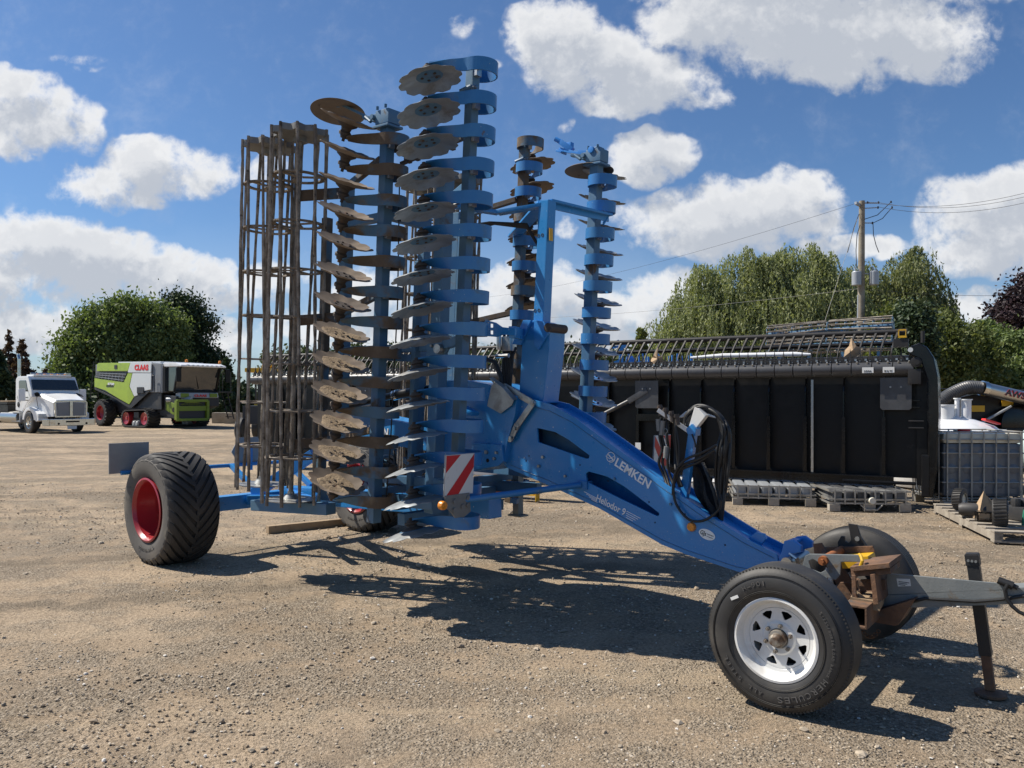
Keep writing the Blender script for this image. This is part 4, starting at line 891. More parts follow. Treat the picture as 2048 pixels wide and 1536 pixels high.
mb = MB(); q = FM.hit(925, 1000, 'y', -.99); q2 = FM.hit(1160, 970, 'y', -.16); mb.tube([q, q.lerp(q2, .5), q2], .024, 12); mb.box(q2 + Vector((.02, .04, 0)), (.08, .08, .06)); ob('board_strut', mb, 'blue_arm', harrow)
# ---- lettering on the drawbar
N_ = (0, -1, 0); yb = BT - .001
def bp(a, b): return FM.hit(a, b, 'y', yb)
mb = MB(); letter(mb, 'LEMKEN', bp(1229, 930), bp(1297, 977), .064, N_, .022, .003); ob('lettering', mb, 'white_letter', harrow, label='large white maker lettering')
mb = MB(); letter(mb, 'Heliodor 9', bp(1192, 1001), bp(1249, 1031), .052, N_, .012, .003); ob('lettering', mb, 'white_letter', harrow, label='smaller white model lettering')
mb = MB()
for k in range(4):
    mb.bar(bp(1168 + 5 * k, 983 + 5.2 * k), bp(1193 + .6 * k, 983 + 5.2 * k + (25 - 4.4 * k) * .53), .003, .004)
    mb.bar(bp(1253 - .4 * k, 1022 + 4.2 * k), bp(1281 - 5 * k, 1022 + 4.2 * k + (28 - 4.6 * k) * .53), .003, .004)
ob('stripe_mark', mb, 'white_letter', harrow)
mb = MB(); c = bp(1222, 914.5)
for (ra, rb2, tl) in ((.036, .036, 0), (.028, .016, .7)):
    pts = [c + Vector((ra * math.cos(a) * math.cos(tl) - rb2 * math.sin(a) * math.sin(tl), -.002, ra * math.cos(a) * math.sin(tl) * -1 + rb2 * math.sin(a) * math.cos(tl))) for a in np.linspace(0, 6.283, 25)]; mb.tube(pts, .0028, 5)
mb.tube([c + Vector((-.045, -.002, .008)), c + Vector((-.01, -.002, -.012)), c + Vector((.03, -.002, .01)), c + Vector((.028, -.002, -.02)), c + Vector((-.02, -.002, -.03))], .0026, 5); ob('emblem', mb, 'white_letter', harrow)
mb = MB(); c = bp(1383.5, 1053.5); mb.lathe([(0, -.022), (.026, -.02), (.032, -.008), (.032, .001), (0, .001)], 28, 'y', c); ob('reflector', mb, 'orange_lens', harrow)
c = bp(1414, 1069); dx = (bp(1430, 1076) - bp(1398, 1063)).normalized(); dz_ = Vector((0, -1, 0)).cross(dx) * 1
out = [c + dx * (.060 * math.cos(a)) + dz_ * (.034 * math.sin(a)) for a in np.linspace(0, 6.283, 41)[:-1]]
mb = MB().plate(out, (0, -.002, 0)); dc = ob('decal', mb, 'badge_white', harrow)
mb = MB(); q = c + Vector((0, -.002, 0)); letter(mb, 'GJs', q - dx * .048 - dz_ * .012, q - dx * .005 - dz_ * .012, .030, N_, .01, .002); letter(mb, 'EQUIPMENT', q + dx * .002 + dz_ * .002, q + dx * .050 + dz_ * .002, .006, N_, 0, .002); letter(mb, 'www.gjsequip.ca', q + dx * .002 - dz_ * .012, q + dx * .048 - dz_ * .012, .005, N_, 0, .002); ob('lettering', mb, 'dark_letter', dc)
mb = MB()
for a, b in ((1342, 1008), (1357, 1014), (1230, 957)): p = bp(a, b); mb.cyl(p, p + Vector((0, -.012, 0)), .010, 6)
ob('frame_bolt', mb, 'blue_grey', harrow)
mb = MB().plate(px([(1496, 1077), (1512, 1064), (1528, 1068), (1532, 1078), (1518, 1094)], -.10), (0, .03, 0)); ob('stop_lug', mb, 'blue_paint', harrow, bevel=.006)
mb = MB().plate(px([(1552, 1128), (1563, 1104), (1568, 1082), (1586, 1080), (1602, 1092), (1602, 1104), (1585, 1108), (1578, 1135)], -.13), (0, .03, 0)).plate([p + Vector((0, .19, 0)) for p in px([(1552, 1128), (1563, 1104), (1568, 1082), (1586, 1080), (1602, 1092), (1602, 1104), (1585, 1108), (1578, 1135)], -.13)], (0, .03, 0)).bar(FM.hit(1577, 1086, 'y', -.10), FM.hit(1577, 1086, 'y', -.10) + Vector((0, .18, 0)), .05, .02); ob('drawbar_head', mb, 'blue_bright', harrow, bevel=.006)
mb = MB(); p = FM.hit(1592, 1118, 'y', -.02); mb.cyl(p + Vector((0, -.16, 0)), p + Vector((0, .16, 0)), .034, 18); mb.tube([p + Vector((.0, -.1, .05)), p + Vector((.05, -.12, .03)), p + Vector((.07, -.1, -.05)), p + Vector((.13, -.1, -.03))], .013, 8); ob('hitch_pin', mb, 'brushed', harrow)
mb = MB()
for off in (.012,):
    Pm = [p + Vector((0, -.003, 0)) for p in px([(1060, 812), (1100, 822), (1145, 845), (1182, 872), (1345, 990), (1418, 1042), (1488, 1086), (1548, 1116)], BT)]; mb.tube(Pm, .0022, 5)
Pm = [p + Vector((0, -.003, 0)) for p in px([(1022, 930), (1100, 962), (1199, 1008), (1323, 1079), (1372, 1100), (1471, 1133), (1500, 1139)], BT)]; mb.tube(Pm, .0022, 5)
ob('weld_seam', mb, 'blue_grey', harrow)
mb = MB()
for a, b in ((1058, 912), (1052, 922), (1216, 962), (1160, 930), (1370, 1028), (1450, 1090), (1298, 1004), (1310, 1045)): p = bp(a, b); mb.cyl(p + Vector((0, .002, 0)), p + Vector((0, -.0006, 0)), .006, 8)
ob('drill_hole', mb, 'dark_hole', harrow)
# ---- hose stand
st = mkobj('hose_stand', None, harrow, (0, 0, 0))
mb = MB().plate(px([(1360, 985), (1377, 860), (1383, 848), (1391, 858), (1388, 880), (1372, 1000)], -.06), (0, .045, 0)); mb.plate(px([(1371, 858), (1383, 848), (1392, 858), (1390, 872), (1375, 868)], -.075), (0, .075, 0)); ob('post', mb, 'blue_paint', st, bevel=.003)
mb = MB(); a = FM.hit(1380, 864, 'y', -.04); b_ = FM.hit(1316, 820, 'y', -.13); mb.bar(a, b_, .055, .028); mb.plate(px([(1378, 852), (1389, 814), (1398, 818), (1411, 832), (1392, 856)], -.05), (0, .012, 0)); mb.plate(px([(1396, 816), (1412, 831), (1388, 860), (1384, 858)], -.03), (0, .05, 0)); mb.plate(px([(1355, 836), (1372, 822), (1400, 824), (1440, 838), (1400, 830), (1372, 832)], .05), (0, .04, 0)); ob('hose_holder', mb, 'white_rim', st, bevel=.003)
mb = MB()
for a in (1322, 1333, 1345, 1356):
    p = FM.hit(a, 822 + (a - 1316) * .55, 'y', -.12); mb.cyl(p + Vector((0, 0, -.02)), p + Vector((-.01, 0, .055)), .016, 10); mb.cyl(p + Vector((-.01, 0, .03)), p + Vector((-.01, 0, .045)), .021, 8)
ob('hose_coupler', mb, 'hub_dirty', st)
mb = MB(); rr = random.Random(9)
def hose(pts, y, r=.0105, jit=0):
    P = [FM.hit(a + rr.uniform(-jit, jit), b + rr.uniform(-jit, jit), 'y', y + rr.uniform(-.03, .03) * (jit > 0)) for a, b in pts]
    C = []                                              # Catmull-Rom through the points
    for i in range(len(P) - 1):
        p0, p1, p2, p3 = P[max(i - 1, 0)], P[i], P[i + 1], P[min(i + 2, len(P) - 1)]
        for k in range(6): t = k / 6; C.append(.5 * ((2 * p1) + (p2 - p0) * t + (2 * p0 - 5 * p1 + 4 * p2 - p3) * t * t + (3 * p1 - p0 - 3 * p2 + p3) * t ** 3))
    mb.tube(C + [P[-1]], r, 7)
for k in range(11):
    o = k * 2.2; hose([(1368 + o * .3, 850), (1373 + o * .4, 828 + o * .3), (1395 + o * .5, 812 + o * .2), (1425 + o * .6, 822 + o * .3), (1442 + o * .75, 860), (1434 + o * 1.1, 905), (1432 + o, 960), (1440 + o * .3, 1010), (1438 + o * .2, 1052)], .03, .011, 1.6)
hose([(1434, 890), (1405, 905), (1370, 920), (1351, 945), (1347, 985), (1356, 1015), (1380, 1040), (1410, 1040), (1437, 1020), (1442, 1000)], -.17, .009)
hose([(1430, 900), (1400, 917), (1365, 932), (1349, 962), (1346, 990)], -.15, .011); hose([(1425, 905), (1398, 924), (1362, 940), (1349, 966)], -.14, .010)
for k, a in enumerate((1322, 1328, 1336, 1348, 1352)): hose([(a, 835), (a - 4 + k, 870), (a + 2, 900), (a - 4 + 2 * k, 925), (a + 4, 950), (a + 12, 975)], -.10, .010, 1.2)
hose([(1349, 845), (1356, 880), (1358, 920), (1352, 950)], -.12, .007); hose([(1384, 868), (1390, 885), (1391, 895)], -.09, .006)
ob('hose_bundle', mb, 'rubber_hose', st, angle=60)
mb = MB()
for (a, b, c2, d) in ((1316, 838, 1318, 862), (1326, 842, 1323, 870), (1333, 893, 1331, 916)): mb.cyl(FM.hit(a, b, 'y', -.12), FM.hit(c2, d, 'y', -.12), .017, 10)
p = FM.hit(1331, 862, 'y', -.14); mb.lathe([(.014, -.003), (.019, 0), (.014, .003)], 14, 'y', p, closed=True); mb.tube([p + Vector((0, 0, -.018)), p + Vector((.004, 0, -.09))], .004, 5); ob('coupler', mb, 'grey_plate', st)
mb = MB(); cl = [(1378, 930), (1402, 925), (1412, 950), (1425, 985), (1440, 1050), (1420, 1032), (1408, 1010), (1398, 985), (1390, 960)]
P = px(cl, .02); mb.plate(P, (0, .05, 0)); 
vs = []; fs = []; nr, nc = 14, 9
for j in range(nr):
    for i in range(nc):
        t, s = j / (nr - 1), i / (nc - 1); q = FM.hit(1379 + 40 * t + s * (24 - 2 * t), 928 + 112 * t + 8 * s, 'y', 0) + Vector((0, -.035 * math.sin(s * 7 + 4 * t) * (.4 + t) - .02 + .02 * math.sin(t * 9), 0)); vs.append(q)
fs = [(j * nc + i, j * nc + i + 1, (j + 1) * nc + i + 1, (j + 1) * nc + i) for j in range(nr - 1) for i in range(nc - 1)]
mb.add(vs, fs, 0, True); ob('hose_sleeve', mb, 'cloth_black', st, recalc=False, angle=180)

# ---------------------------------------------------------------- transport dolly under the drawbar
DY = R(-38); nw = Vector((1.425, 4.06, 0)); ax = Vector((-math.sin(DY), math.cos(DY), 0)); DL = nw + ax * .76; FD = Fr(DL, DY)
dolly = root('hitch_dolly', 'two-wheeled rusty grey hitch dolly with white spoke rims carrying the blue drawbar', 'dolly', DL, DY)
def trailer_wheel():
    mb = MB(); pr = [(.212, -.095), (.235, -.112), (.275, -.122), (.315, -.122), (.352, -.110), (.375, -.094), (.383, -.080)]
    tread = []
    y = -.078
    for k in range(5):
        w = .026; tread += [(.388, y), (.390, y + w)]; y += w
        if k < 4: tread += [(.380, y + .0015), (.380, y + .0050)]; y += .0065
    prof = pr + tread + [(r, -h) for r, h in pr[::-1]]
    mb.lathe([(.200, -.08)] + prof + [(.200, .08)], 96, 'y', closed=True)
    for r_ in (.345, .338, .262, .255): mb.lathe([(r_ - .0015, -.1205 if r_ < .3 else -.1145), (r_, -.1235 if r_ < .3 else -.1185), (r_ + .0015, -.1205 if r_ < .3 else -.1145)], 96, 'y')
    for k in range(120):
        a = k * 2 * math.pi / 120
        mb.box((.381 * math.cos(a), -.089, .381 * math.sin(a)), (.010, .004, .009), (0, -a, 0))
    ty = mesh('tyre', mb, ['rubber_dark'], angle=30)
    rm = MB(); rm.lathe([(.213, -.098), (.220, -.104), (.218, -.110), (.206, -.112), (.200, -.104), (.192, -.088), (.186, -.060), (.176, -.052), (.160, -.050), (.150, -.040), (.149, .08), (.165, .085), (.20, .09), (.215, .1), (.205, .06), (.190, -.05), (.20, -.09)], 64, 'y', closed=True)
    outer = [(.156 * math.cos(a), -.050, .156 * math.sin(a)) for a in np.linspace(0, 2 * math.pi, 65)[:-1]]
    holes = [[(.048 * math.cos(a), -.050, .048 * math.sin(a)) for a in np.linspace(0, 2 * math.pi, 25)[:-1]]]
    for k in range(8):
        a0 = (k + .5) * math.pi / 4 + .1; P = [(.142, -.19), (.146, 0), (.142, .19), (.134, .21), (.104, .05), (.102, 0), (.104, -.05), (.134, -.21)]
        holes.append([(r_ * math.cos(a0 + a), -.050, r_ * math.sin(a0 + a)) for r_, a in P])
    rm.plate(outer, (0, .008, 0), holes)
    rm.lathe([(.047, -.052), (.052, -.060), (.078, -.060), (.088, -.052), (.088, -.048)], 40, 'y')
    rim = mesh('rim', rm, 'white_rim', bevel=0, angle=30)
    hb = MB(); hb.lathe([(0, -.128), (.020, -.128), (.026, -.122), (.031, -.116), (.033, -.085), (.044, -.083), (.047, -.075), (.047, -.02), (.08, -.02), (.08, .06), (0, .06)], 32, 'y')
    for k in range(6): a = k * math.pi / 3 + .35; hb.cyl((.068 * math.cos(a), -.060, .068 * math.sin(a)), (.068 * math.cos(a), -.078, .068 * math.sin(a)), .011, 6); hb.cyl((.068 * math.cos(a), -.078, .068 * math.sin(a)), (.068 * math.cos(a), -.088, .068 * math.sin(a)), .006, 6)
    back = MB(); back.lathe([(0, .03), (.15, .03), (.15, .04), (0, .04)], 32, 'y')  # near-black disc: the shade behind the rim windows put in as colour
    lt = MB()
    def arc(s, a0, step, r0, H, wd, flip=False):
        for i, ch in enumerate(s):
            if ch == ' ': continue
            a = a0 - step * i; rad = Vector((math.cos(a), 0, math.sin(a))); tan = Vector((math.sin(a), 0, -math.cos(a))); c0 = rad * r0 + Vector((0, -.1235, 0)); ww = wd * (.35 if ch in 'I1' else 1)
            letter(lt, ch, c0 - tan * ww / 2, c0 + tan * ww / 2, H, (0, -1, 0), .0, .0022)
    arc('H-901', R(115), R(5.4), .292, .026, .020); arc('HERCULES', R(-40), R(7.4), .290, .032, .027); arc('ALL STEEL', R(-112), R(6.0), .290, .022, .018); arc('ST235/80R16 LOAD RANGE G', R(30), R(3.0), .296, .014, .011)
    return ty, rim, mesh('wheel_hub', hb, 'hub_grey', angle=30), mesh('rim_shade_disc', back, 'dark_hole'), mesh('tyre_marking', lt, 'tyre_letter')
TT = trailer_wheel()
for sg in (-1, 1):
    w = mkobj('wheel', None, dolly, (0, sg * .76, .379), (R(1.0) * sg, 0, 0 if sg < 0 else math.pi)); w.empty_display_size = .1
    if sg < 0: w['label'] = 'near wheel with white eight-window rim'
    for me in TT:
        q = mkobj(me.name.split('.')[0], me, w, (0, 0, 0), (0, R(-8), 0) if me.name.startswith('tyre') else (0, 0, 0))
        if me.name.startswith('tyre'): q.scale = (.968, 1, .968)
    if sg < 0: stk = MB(); stk.box((-.212, -.1245, .190), (.045, .002, .016), (0, R(-28), 0)); ob('tyre_sticker', stk, 'paper', w)
def dp(pts, y): return FD.poly(pts, 'y', y)
mb = MB(); mb.bar((0, -.66, .388), (0, .66, .388), .075, .075); ob('axle', mb, 'rust', dolly, bevel=.005)
# square receiver tube showing its open end, head plates, cross beam
mb = MB(); c = FD.hit(1712, 1232, 'y', -.40); s = .055
for (dx, dz, a, b_) in ((0, s, .12, .012), (0, -s, .12, .012), (s, 0, .012, .10), (-s, 0, .012, .10)): mb.box((c.x + dx, 0, c.z + dz), (a, .84, b_))
ob('cross_beam', mb, 'rust', dolly, bevel=.003)
gy = -.25
mb = MB().plate(dp([(1605, 1130), (1610, 1112), (1618, 1108), (1716, 1110), (1722, 1118), (1722, 1124), (1682, 1124), (1680, 1150), (1671, 1160), (1655, 1155), (1652, 1170), (1700, 1225), (1690, 1260), (1640, 1190), (1610, 1150)], gy), (0, .016, 0), [dp([(1617, 1122), (1626, 1118), (1636, 1124), (1652, 1122), (1655, 1138), (1640, 1146), (1622, 1138)], gy)]); ob('hitch_cheek', mb, 'grey_paint', dolly, bevel=.003)
mb = MB().plate(dp([(1605, 1130), (1610, 1112), (1716, 1110), (1722, 1124), (1682, 1124), (1680, 1150), (1655, 1155), (1700, 1225), (1690, 1260), (1640, 1190)], gy + 0), (0, .014, 0)); mb.v = [(a, b + .33, c) for a, b, c in mb.v]; ob('hitch_cheek', mb, 'rust', dolly, bevel=.003)
p = FD.hit(1645, 1122, 'y', gy - .03); mb = MB(); mb.cyl(p, p + Vector((0, .42, 0)), .026, 18); mb.cyl(p + Vector((0, -.02, 0)), p + Vector((0, .01, 0)), .013, 6); ob('pivot_bolt', mb, 'orange_rust', dolly)
mb = MB().plate(dp([(1696, 1047), (1714, 1050), (1722, 1075), (1760, 1128), (1720, 1140), (1680, 1120), (1675, 1085), (1682, 1072), (1689, 1073), (1690, 1082), (1697, 1086), (1702, 1080)], .12), (0, .018, 0)); ob('catch_hook', mb, 'black_iron', dolly, bevel=.003)
mb = MB().plate(dp([(1626, 1088), (1643, 1086), (1656, 1108), (1652, 1128), (1630, 1120)], -.02), (0, .015, 0)); ob('side_lug', mb, 'rust', dolly, bevel=.003)
p = FD.hit(1714, 1078, 'y', .11); mb = MB(); mb.cyl(p, p + Vector((0, .05, 0)), .014, 8); ob('hook_bolt', mb, 'grey_plate', dolly)
a, b_ = FD.hit(1690, 1122, 'y', .02), FD.hit(1745, 1119, 'y', .02); mb = MB(); mb.bar(a, b_, .16, .065); ob('yellow_block', mb, 'yellow', dolly, bevel=.004)
p = FD.hit(1722, 1120, 'y', -.26); mb = MB(); mb.tube([p + Vector((-.02, .05, .02)), p + Vector((0, 0, .022)), p + Vector((.012, -.02, 0)), p + Vector((.0, -.02, -.035))], .009, 8); ob('lock_handle', mb, 'yellow', dolly)
# rusty channel box and brackets in front of the axle
mb = MB()
y0 = -.28
for (q, y, th) in (([(1700, 1134), (1778, 1126), (1780, 1136), (1702, 1143)], y0 - .02, .30), ([(1702, 1143), (1780, 1137), (1781, 1148), (1703, 1154)], y0 + .01, .24), ([(1703, 1151), (1711, 1151), (1712, 1196), (1704, 1196)], y0 - .02, .02), ([(1740, 1149), (1749, 1148), (1757, 1208), (1747, 1210)], y0 - .02, .30), ([(1704, 1190), (1712, 1190), (1720, 1214), (1708, 1214)], y0 - .02, .2)):
    mb.plate(dp(q, y), (0, th, 0))
mb.plate(dp([(1680, 1165), (1705, 1166), (1715, 1215), (1760, 1214), (1748, 1235), (1690, 1216), (1664, 1190)], y0 + .15), (0, .02, 0)); mb.plate(dp([(1716, 1160), (1750, 1158), (1770, 1160), (1772, 1180), (1720, 1182)], y0 + .1), (0, .02, 0))
ob('mounting_frame', mb, 'rust', dolly, bevel=.003)
mb = MB().plate(dp([(1700, 1220), (1752, 1222), (1830, 1198), (1812, 1225), (1796, 1250), (1790, 1252), (1740, 1243), (1720, 1255), (1700, 1252)], -.14), (0, .25, 0)); ob('gusset', mb, 'rust', dolly, bevel=.003)
mb = MB(); c = FD.hit(1735, 1200, 'y', -.2); mb.box(c, (.15, .2, .05), (0, .05, .1)); mb.cyl(c + Vector((-.05, -.06, .05)), c + Vector((.02, -.06, .0)), .012, 8); ob('wood_packer', mb, 'wood', dolly)
# drawbar tongue: tapered side plate over a box beam, running out of the picture
mb = MB().plate(dp([(1775, 1148), (1800, 1149), (1990, 1166), (2010, 1170), (2010, 1182), (1960, 1182), (1770, 1192), (1768, 1215), (1760, 1215)], -.065), (0, .016, 0)); mb.plate(dp([(1768, 1190), (1820, 1190), (1838, 1202), (1776, 1216)], -.07), (0, .014, 0)); ob('tongue_web', mb, 'grey_paint', dolly, bevel=.002)
a, b_ = FD.hit(1765, 1198, 'y', 0), FD.hit(2250, 1178, 'y', 0); b_ = Vector((b_.x, 0, b_.z)); mb = MB(); mb.bar(a, b_, .13, .085); ob('tongue', mb, 'grey_paint', dolly, bevel=.006)
mb = MB(); m_ = FD.hit(2135, 1180, 'y', 0); mb.bar((b_.x, 0, b_.z), (b_.x + .16, 0, b_.z), .11, .12); mb.cyl((b_.x + .2, 0, b_.z - .1), (b_.x + .2, 0, b_.z + .1), .05, 16); ob('coupler_eye', mb, 'black_iron', dolly, bevel=.01)
mb = MB(); y = -.075
pts = [(1772, 1218), (1790, 1212), (1830, 1202), (1850, 1197), (1900, 1200), (1950, 1203), (2000, 1199), (2060, 1190)]; mb.tube([FD.hit(a, b, 'y', y) for a, b in pts], .009, 8); ob('brake_line', mb, 'rubber_hose', dolly)
mb = MB(); mb.tube([FD.hit(a, b, 'y', -.1) for a, b in ((2016, 1168), (2010, 1180), (2013, 1196), (2024, 1212), (2038, 1224), (2056, 1232))], .010, 8); mb.tube([FD.hit(a, b, 'y', -.08) for a, b in ((1996, 1160), (2026, 1172))], [.019, .022], 12); mb.tube([FD.hit(a, b, 'y', -.08) for a, b in ((2024, 1170), (2036, 1176))], .012, 10); ob('trailer_plug', mb, 'rubber_hose', dolly)
mb = MB(); mb.plate(dp([(1793, 1157), (1820, 1158), (1822, 1172), (1796, 1173)], -.0665), (0, -.001, 0)); ob('data_plate', mb, 'paper', dolly)
mb = MB(); q = [FD.hit(1797, 1163 + 3 * k, 'y', -.068) for k in range(3)]
for k, c in enumerate(q): mb.bar(c, c + Vector((.055 - .01 * k, 0, 0)), .001, .0035)
ob('plate_print', mb, 'dark_letter', dolly)
# jack stand beyond the tongue
mb = MB(); jt, jf = FD.hit(1944, 1106, 'y', .12), FD.hit(1972, 1310, 'y', .12); mb.bar(jt, jf, .06, .06, (1, 0, 0)); mb.bar(jt + Vector((0, 0, -.005)), jt.lerp(jf, .12), .068, .068, (1, 0, 0)); jk = ob('jack_leg', mb, 'black_iron', dolly, bevel=.004)
mb = MB(); ff = FD.hit(1981, 1366, 'y', .12); ff.z = .03; mb.bar(jf + (jt - jf) * .03, ff, .047, .047, (1, 0, 0)); mb.lathe([(0, .006), (.07, .006), (.078, .0), (.078, .014), (.06, .016), (.03, .026), (0, .026)], 28, 'z', (ff.x, .12, 0)); ob('jack_foot', mb, 'rust', dolly, bevel=0)
mb = MB()
for k in (-1, 0, 1): p = jt.lerp(jf, .07) + Vector((.018 * k, -.034, 0)); mb.cyl(p, p + Vector((0, -.008, 0)), .007, 8)
ob('jack_bolt', mb, 'grey_plate', dolly)
mb = MB()
for k in range(12): t = k / 11; c = FD.hit(1725 + 32 * t, 1262 + 12 * math.sin(t * 3.1), 'y', -.12); mb.lathe([(.008, -.002), (.012, 0), (.008, .002)], 10, 'y' if k % 2 else 'z', c, closed=True)
ob('safety_chain', mb, 'rust', dolly)
# timber under the far wheel
a, b_ = G(532, 1068), G(853, 1034); a = a + Vector((0, .05, .045)); 
tb = root('timber_beam', 'long squared timber lying on the gravel behind the near flotation wheel', 'timber', a, 0)
mb = MB(); d = Vector((b_.x - a.x, b_.y + .05 - a.y, 0)).normalized(); mb.bar((0, 0, 0), d * 2.2, .10, .09); bpy.data.objects.remove(tb)
o = ob('timber_beam', mb, 'wood', None, a, bevel=.004); tag(o, 'long squared timber lying on the gravel by the far flotation wheel', 'timber')
# ---------------------------------------------------------------- black draper header standing on its back, right and behind
HYW = R(-30.5); FH = Fr((6.05, 11.3, 0), HYW)
hd = root('draper_header', 'long black draper header on its back with cutter guards pointing up, behind the blue machine', 'header', (6.05, 11.3, 0), HYW)
HL = 14.3
def build_header():
    z0, z1 = .34, 1.99
    mb = MB(); mb.box((-HL / 2, .14, (z0 + z1) / 2 + .05), (HL - .1, .02, z1 - z0 - .1)); ob('deck_panel', mb, 'black_satin', hd)
    rib = MB(); rib.plate([(0, 0, z0 + .18), (0, .13, z0 + .18), (0, .13, z1), (0, .02, z1 - .25)], (.02, 0, 0)); rib.box((.01, .005, .9), (.05, .012, .9)); rm = mesh('deck_rib', rib, 'black_gloss')
    x = -.55; k = 0
    while x > -HL + .3: mkobj('deck_rib', rm, hd, (x, 0, 0)); x -= .56; k += 1
    mb = MB(); mb.box((-HL / 2, -.03, .40), (HL - .8, .12, .13)); mb.box((-HL / 2, -.10, .46), (HL - .8, .02, .02)); ob('lower_channel', mb, 'black_gloss', hd, bevel=.004)
    mb = MB(); mb.cyl((-HL + .2, .1, .26), (-.4, .1, .26), .05, 14); mb.cyl((-HL + .2, .35, .30), (-.4, .35, .30), .06, 12); ob('back_tube', mb, 'black_gloss', hd)
    # galvanised seam strip with rivets
    for xs in (-1.55, -6.2, -10.8):
        mb = MB(); mb.box((xs, -.012, 1.2), (.035, .01, 1.45))
        for q in range(9): mb.cyl((xs - .012, -.014, .55 + .16 * q), (xs - .012, -.026, .55 + .16 * q), .009, 6)
        ob('seam_strip', mb, 'brushed', hd)
    # skid plates, rounded over the lip
    P = []; 
    for j in range(8):
        a = R(-35 + 125 * j / 7); P.append((-.10 - .085 * math.cos(a) + .03, 2.06 + .09 * math.sin(a) - .0))
    prof = [(-.02, 1.965), (-.085, 1.975)] + [(-.135, 2.01), (-.155, 2.06), (-.145, 2.12), (-.10, 2.165), (-.03, 2.18), (.06, 2.18)]
    sk = MB(); w = .268; vs = [(sx, a, b) for sx in (0, w) for a, b in prof]; m_ = len(prof); sk.add(vs, [(j, j + 1, m_ + j + 1, m_ + j) for j in range(m_ - 1)], 0, True); sk.add(vs[:m_], [tuple(range(m_))]); sk.add(vs[m_:], [tuple(range(m_))])
    bl = MB()
    for q in (.07, .21): bl.lathe([(0, .012), (.012, .008), (.017, 0)], 10, 'z', (0, 0, 0)); 
    skm = mesh('skid_plate', sk, 'black_poly', angle=50)
    bo = MB()
    for q in (.07, .21): 
        bo.tube([(q, -.105, 2.16), (q, -.125, 2.185)], [.019, .012], 10)
    bom = mesh('skid_bolt', bo, 'galv')
    for k in range(50):
        s_ = mkobj('skid_plate', skm, hd, (-.12 - .2815 * (k + 1), 0, 0)); mkobj('skid_bolt', bom, s_)
    # cutter bar: guards as one toothed bar
    mb = MB(); mb.box((-HL / 2, -.03, 2.20), (HL - .2, .06, .05))
    x = -.16
    while x > -HL + .1:
        mb.add([(x - .022, -.06, 2.17), (x + .022, -.06, 2.17), (x + .022, -.01, 2.17), (x - .022, -.01, 2.17), (x - .014, -.05, 2.25), (x + .014, -.05, 2.25), (x + .014, -.015, 2.25), (x - .014, -.015, 2.25), (x, -.035, 2.41)],
               [(0, 1, 5, 4), (1, 2, 6, 5), (2, 3, 7, 6), (3, 0, 4, 7), (4, 5, 8), (5, 6, 8), (6, 7, 8), (7, 4, 8)]); mb.box((x - .035, -.035, 2.245), (.016, .03, .05), (0, .5, 0)); mb.box((x + .035, -.035, 2.245), (.016, .03, .05), (0, -.5, 0)); x -= .1397
    x = -.16
    while x > -HL + .1: mb.box((x - .06, -.063, 2.215), (.03, .008, .03), mi=1); mb.box((x, -.063, 2.20), (.012, .008, .012), mi=1); x -= .1397
    ob('cutter_bar', mb, ['black_iron', 'brushed'], hd)
    # reel: long tube with curved fingers
    for (xa, xb) in ((-6.75, -.25), (-HL + .1, -6.95)):
        mb = MB(); mb.cyl((xa, .45, 2.66), (xb, .45, 2.66), .042, 12); ob('reel_tube', mb, 'black_iron', hd)
        mb = MB(); x = xb - .12
        while x > xa + .05:
            pts = [(x, .44, 2.66), (x - .02, .40, 2.60), (x - .05, .33, 2.50), (x - .075, .24, 2.38), (x - .08, .15, 2.26)]; mb.tube(pts, [.026, .023, .019, .013, .006], 5); x -= .152
        ob('reel_fingers', mb, 'black_iron', hd)
        mb = MB(); mb.cyl((xa, .75, 2.50), (xb, .75, 2.50), .035, 8); mb.cyl((xa, .95, 2.2), (xb, .95, 2.2), .12, 12); ob('reel_core', mb, 'black_satin', hd)
    # hanging flaps on the face
    for xf in (-.16, -4.05, -6.62, -10.5):
        mb = MB(); mb.plate([(xf - .42, -.075, 1.94), (xf, -.075, 1.94), (xf, -.075, 1.49), (xf - .03, -.075, 1.46), (xf - .39, -.075, 1.46), (xf - .42, -.075, 1.49)], (0, .012, 0)); f = ob('face_flap', mb, 'black_poly', hd, bevel=.003)
        mb = MB()
        for q in (.14, .28): mb.cyl((xf - q, -.085, 1.80), (xf - q, -.098, 1.80), .014, 8)
        ob('flap_bolt', mb, 'galv', f)
    mb = MB(); mb.cyl((-4.45, -.05, 1.66), (-6.7, -.10, .55), .036, 12); mb.bar((-4.25, -.05, 1.78), (-4.6, -.05, 1.58), .08, .10); ob('push_rod', mb, 'black_poly', hd, bevel=.003)
    mb = MB(); mb.box((-4.02, .02, 1.30), (.9, .05, .12)); mb.box((-.18, .03, 1.60), (.25, .03, .015)); mb.box((-.18, .03, 1.50), (.25, .03, .015)); ob('hinge_strap', mb, 'black_gloss', hd)
    # end housing: curved glossy shield at the near right end
    out = [(.04, .2), (.12, .2), (.17, .6), (.19, 1.4), (.18, 1.95), (.13, 2.22), (.04, 2.38), (-.06, 2.44), (-.17, 2.40), (-.20, 2.28), (-.05, 2.2), (.04, 1.9), (.05, .9)]
    mb = MB().plate([(a, -.12, b) for a, b in out], (0, 1.15, 0)); ob('end_shield', mb, 'black_gloss', hd, bevel=.02); mb = MB(); mb.box((-.03, .50, 1.22), (.14, .9, 1.75)); ob('end_frame', mb, 'black_satin', hd)
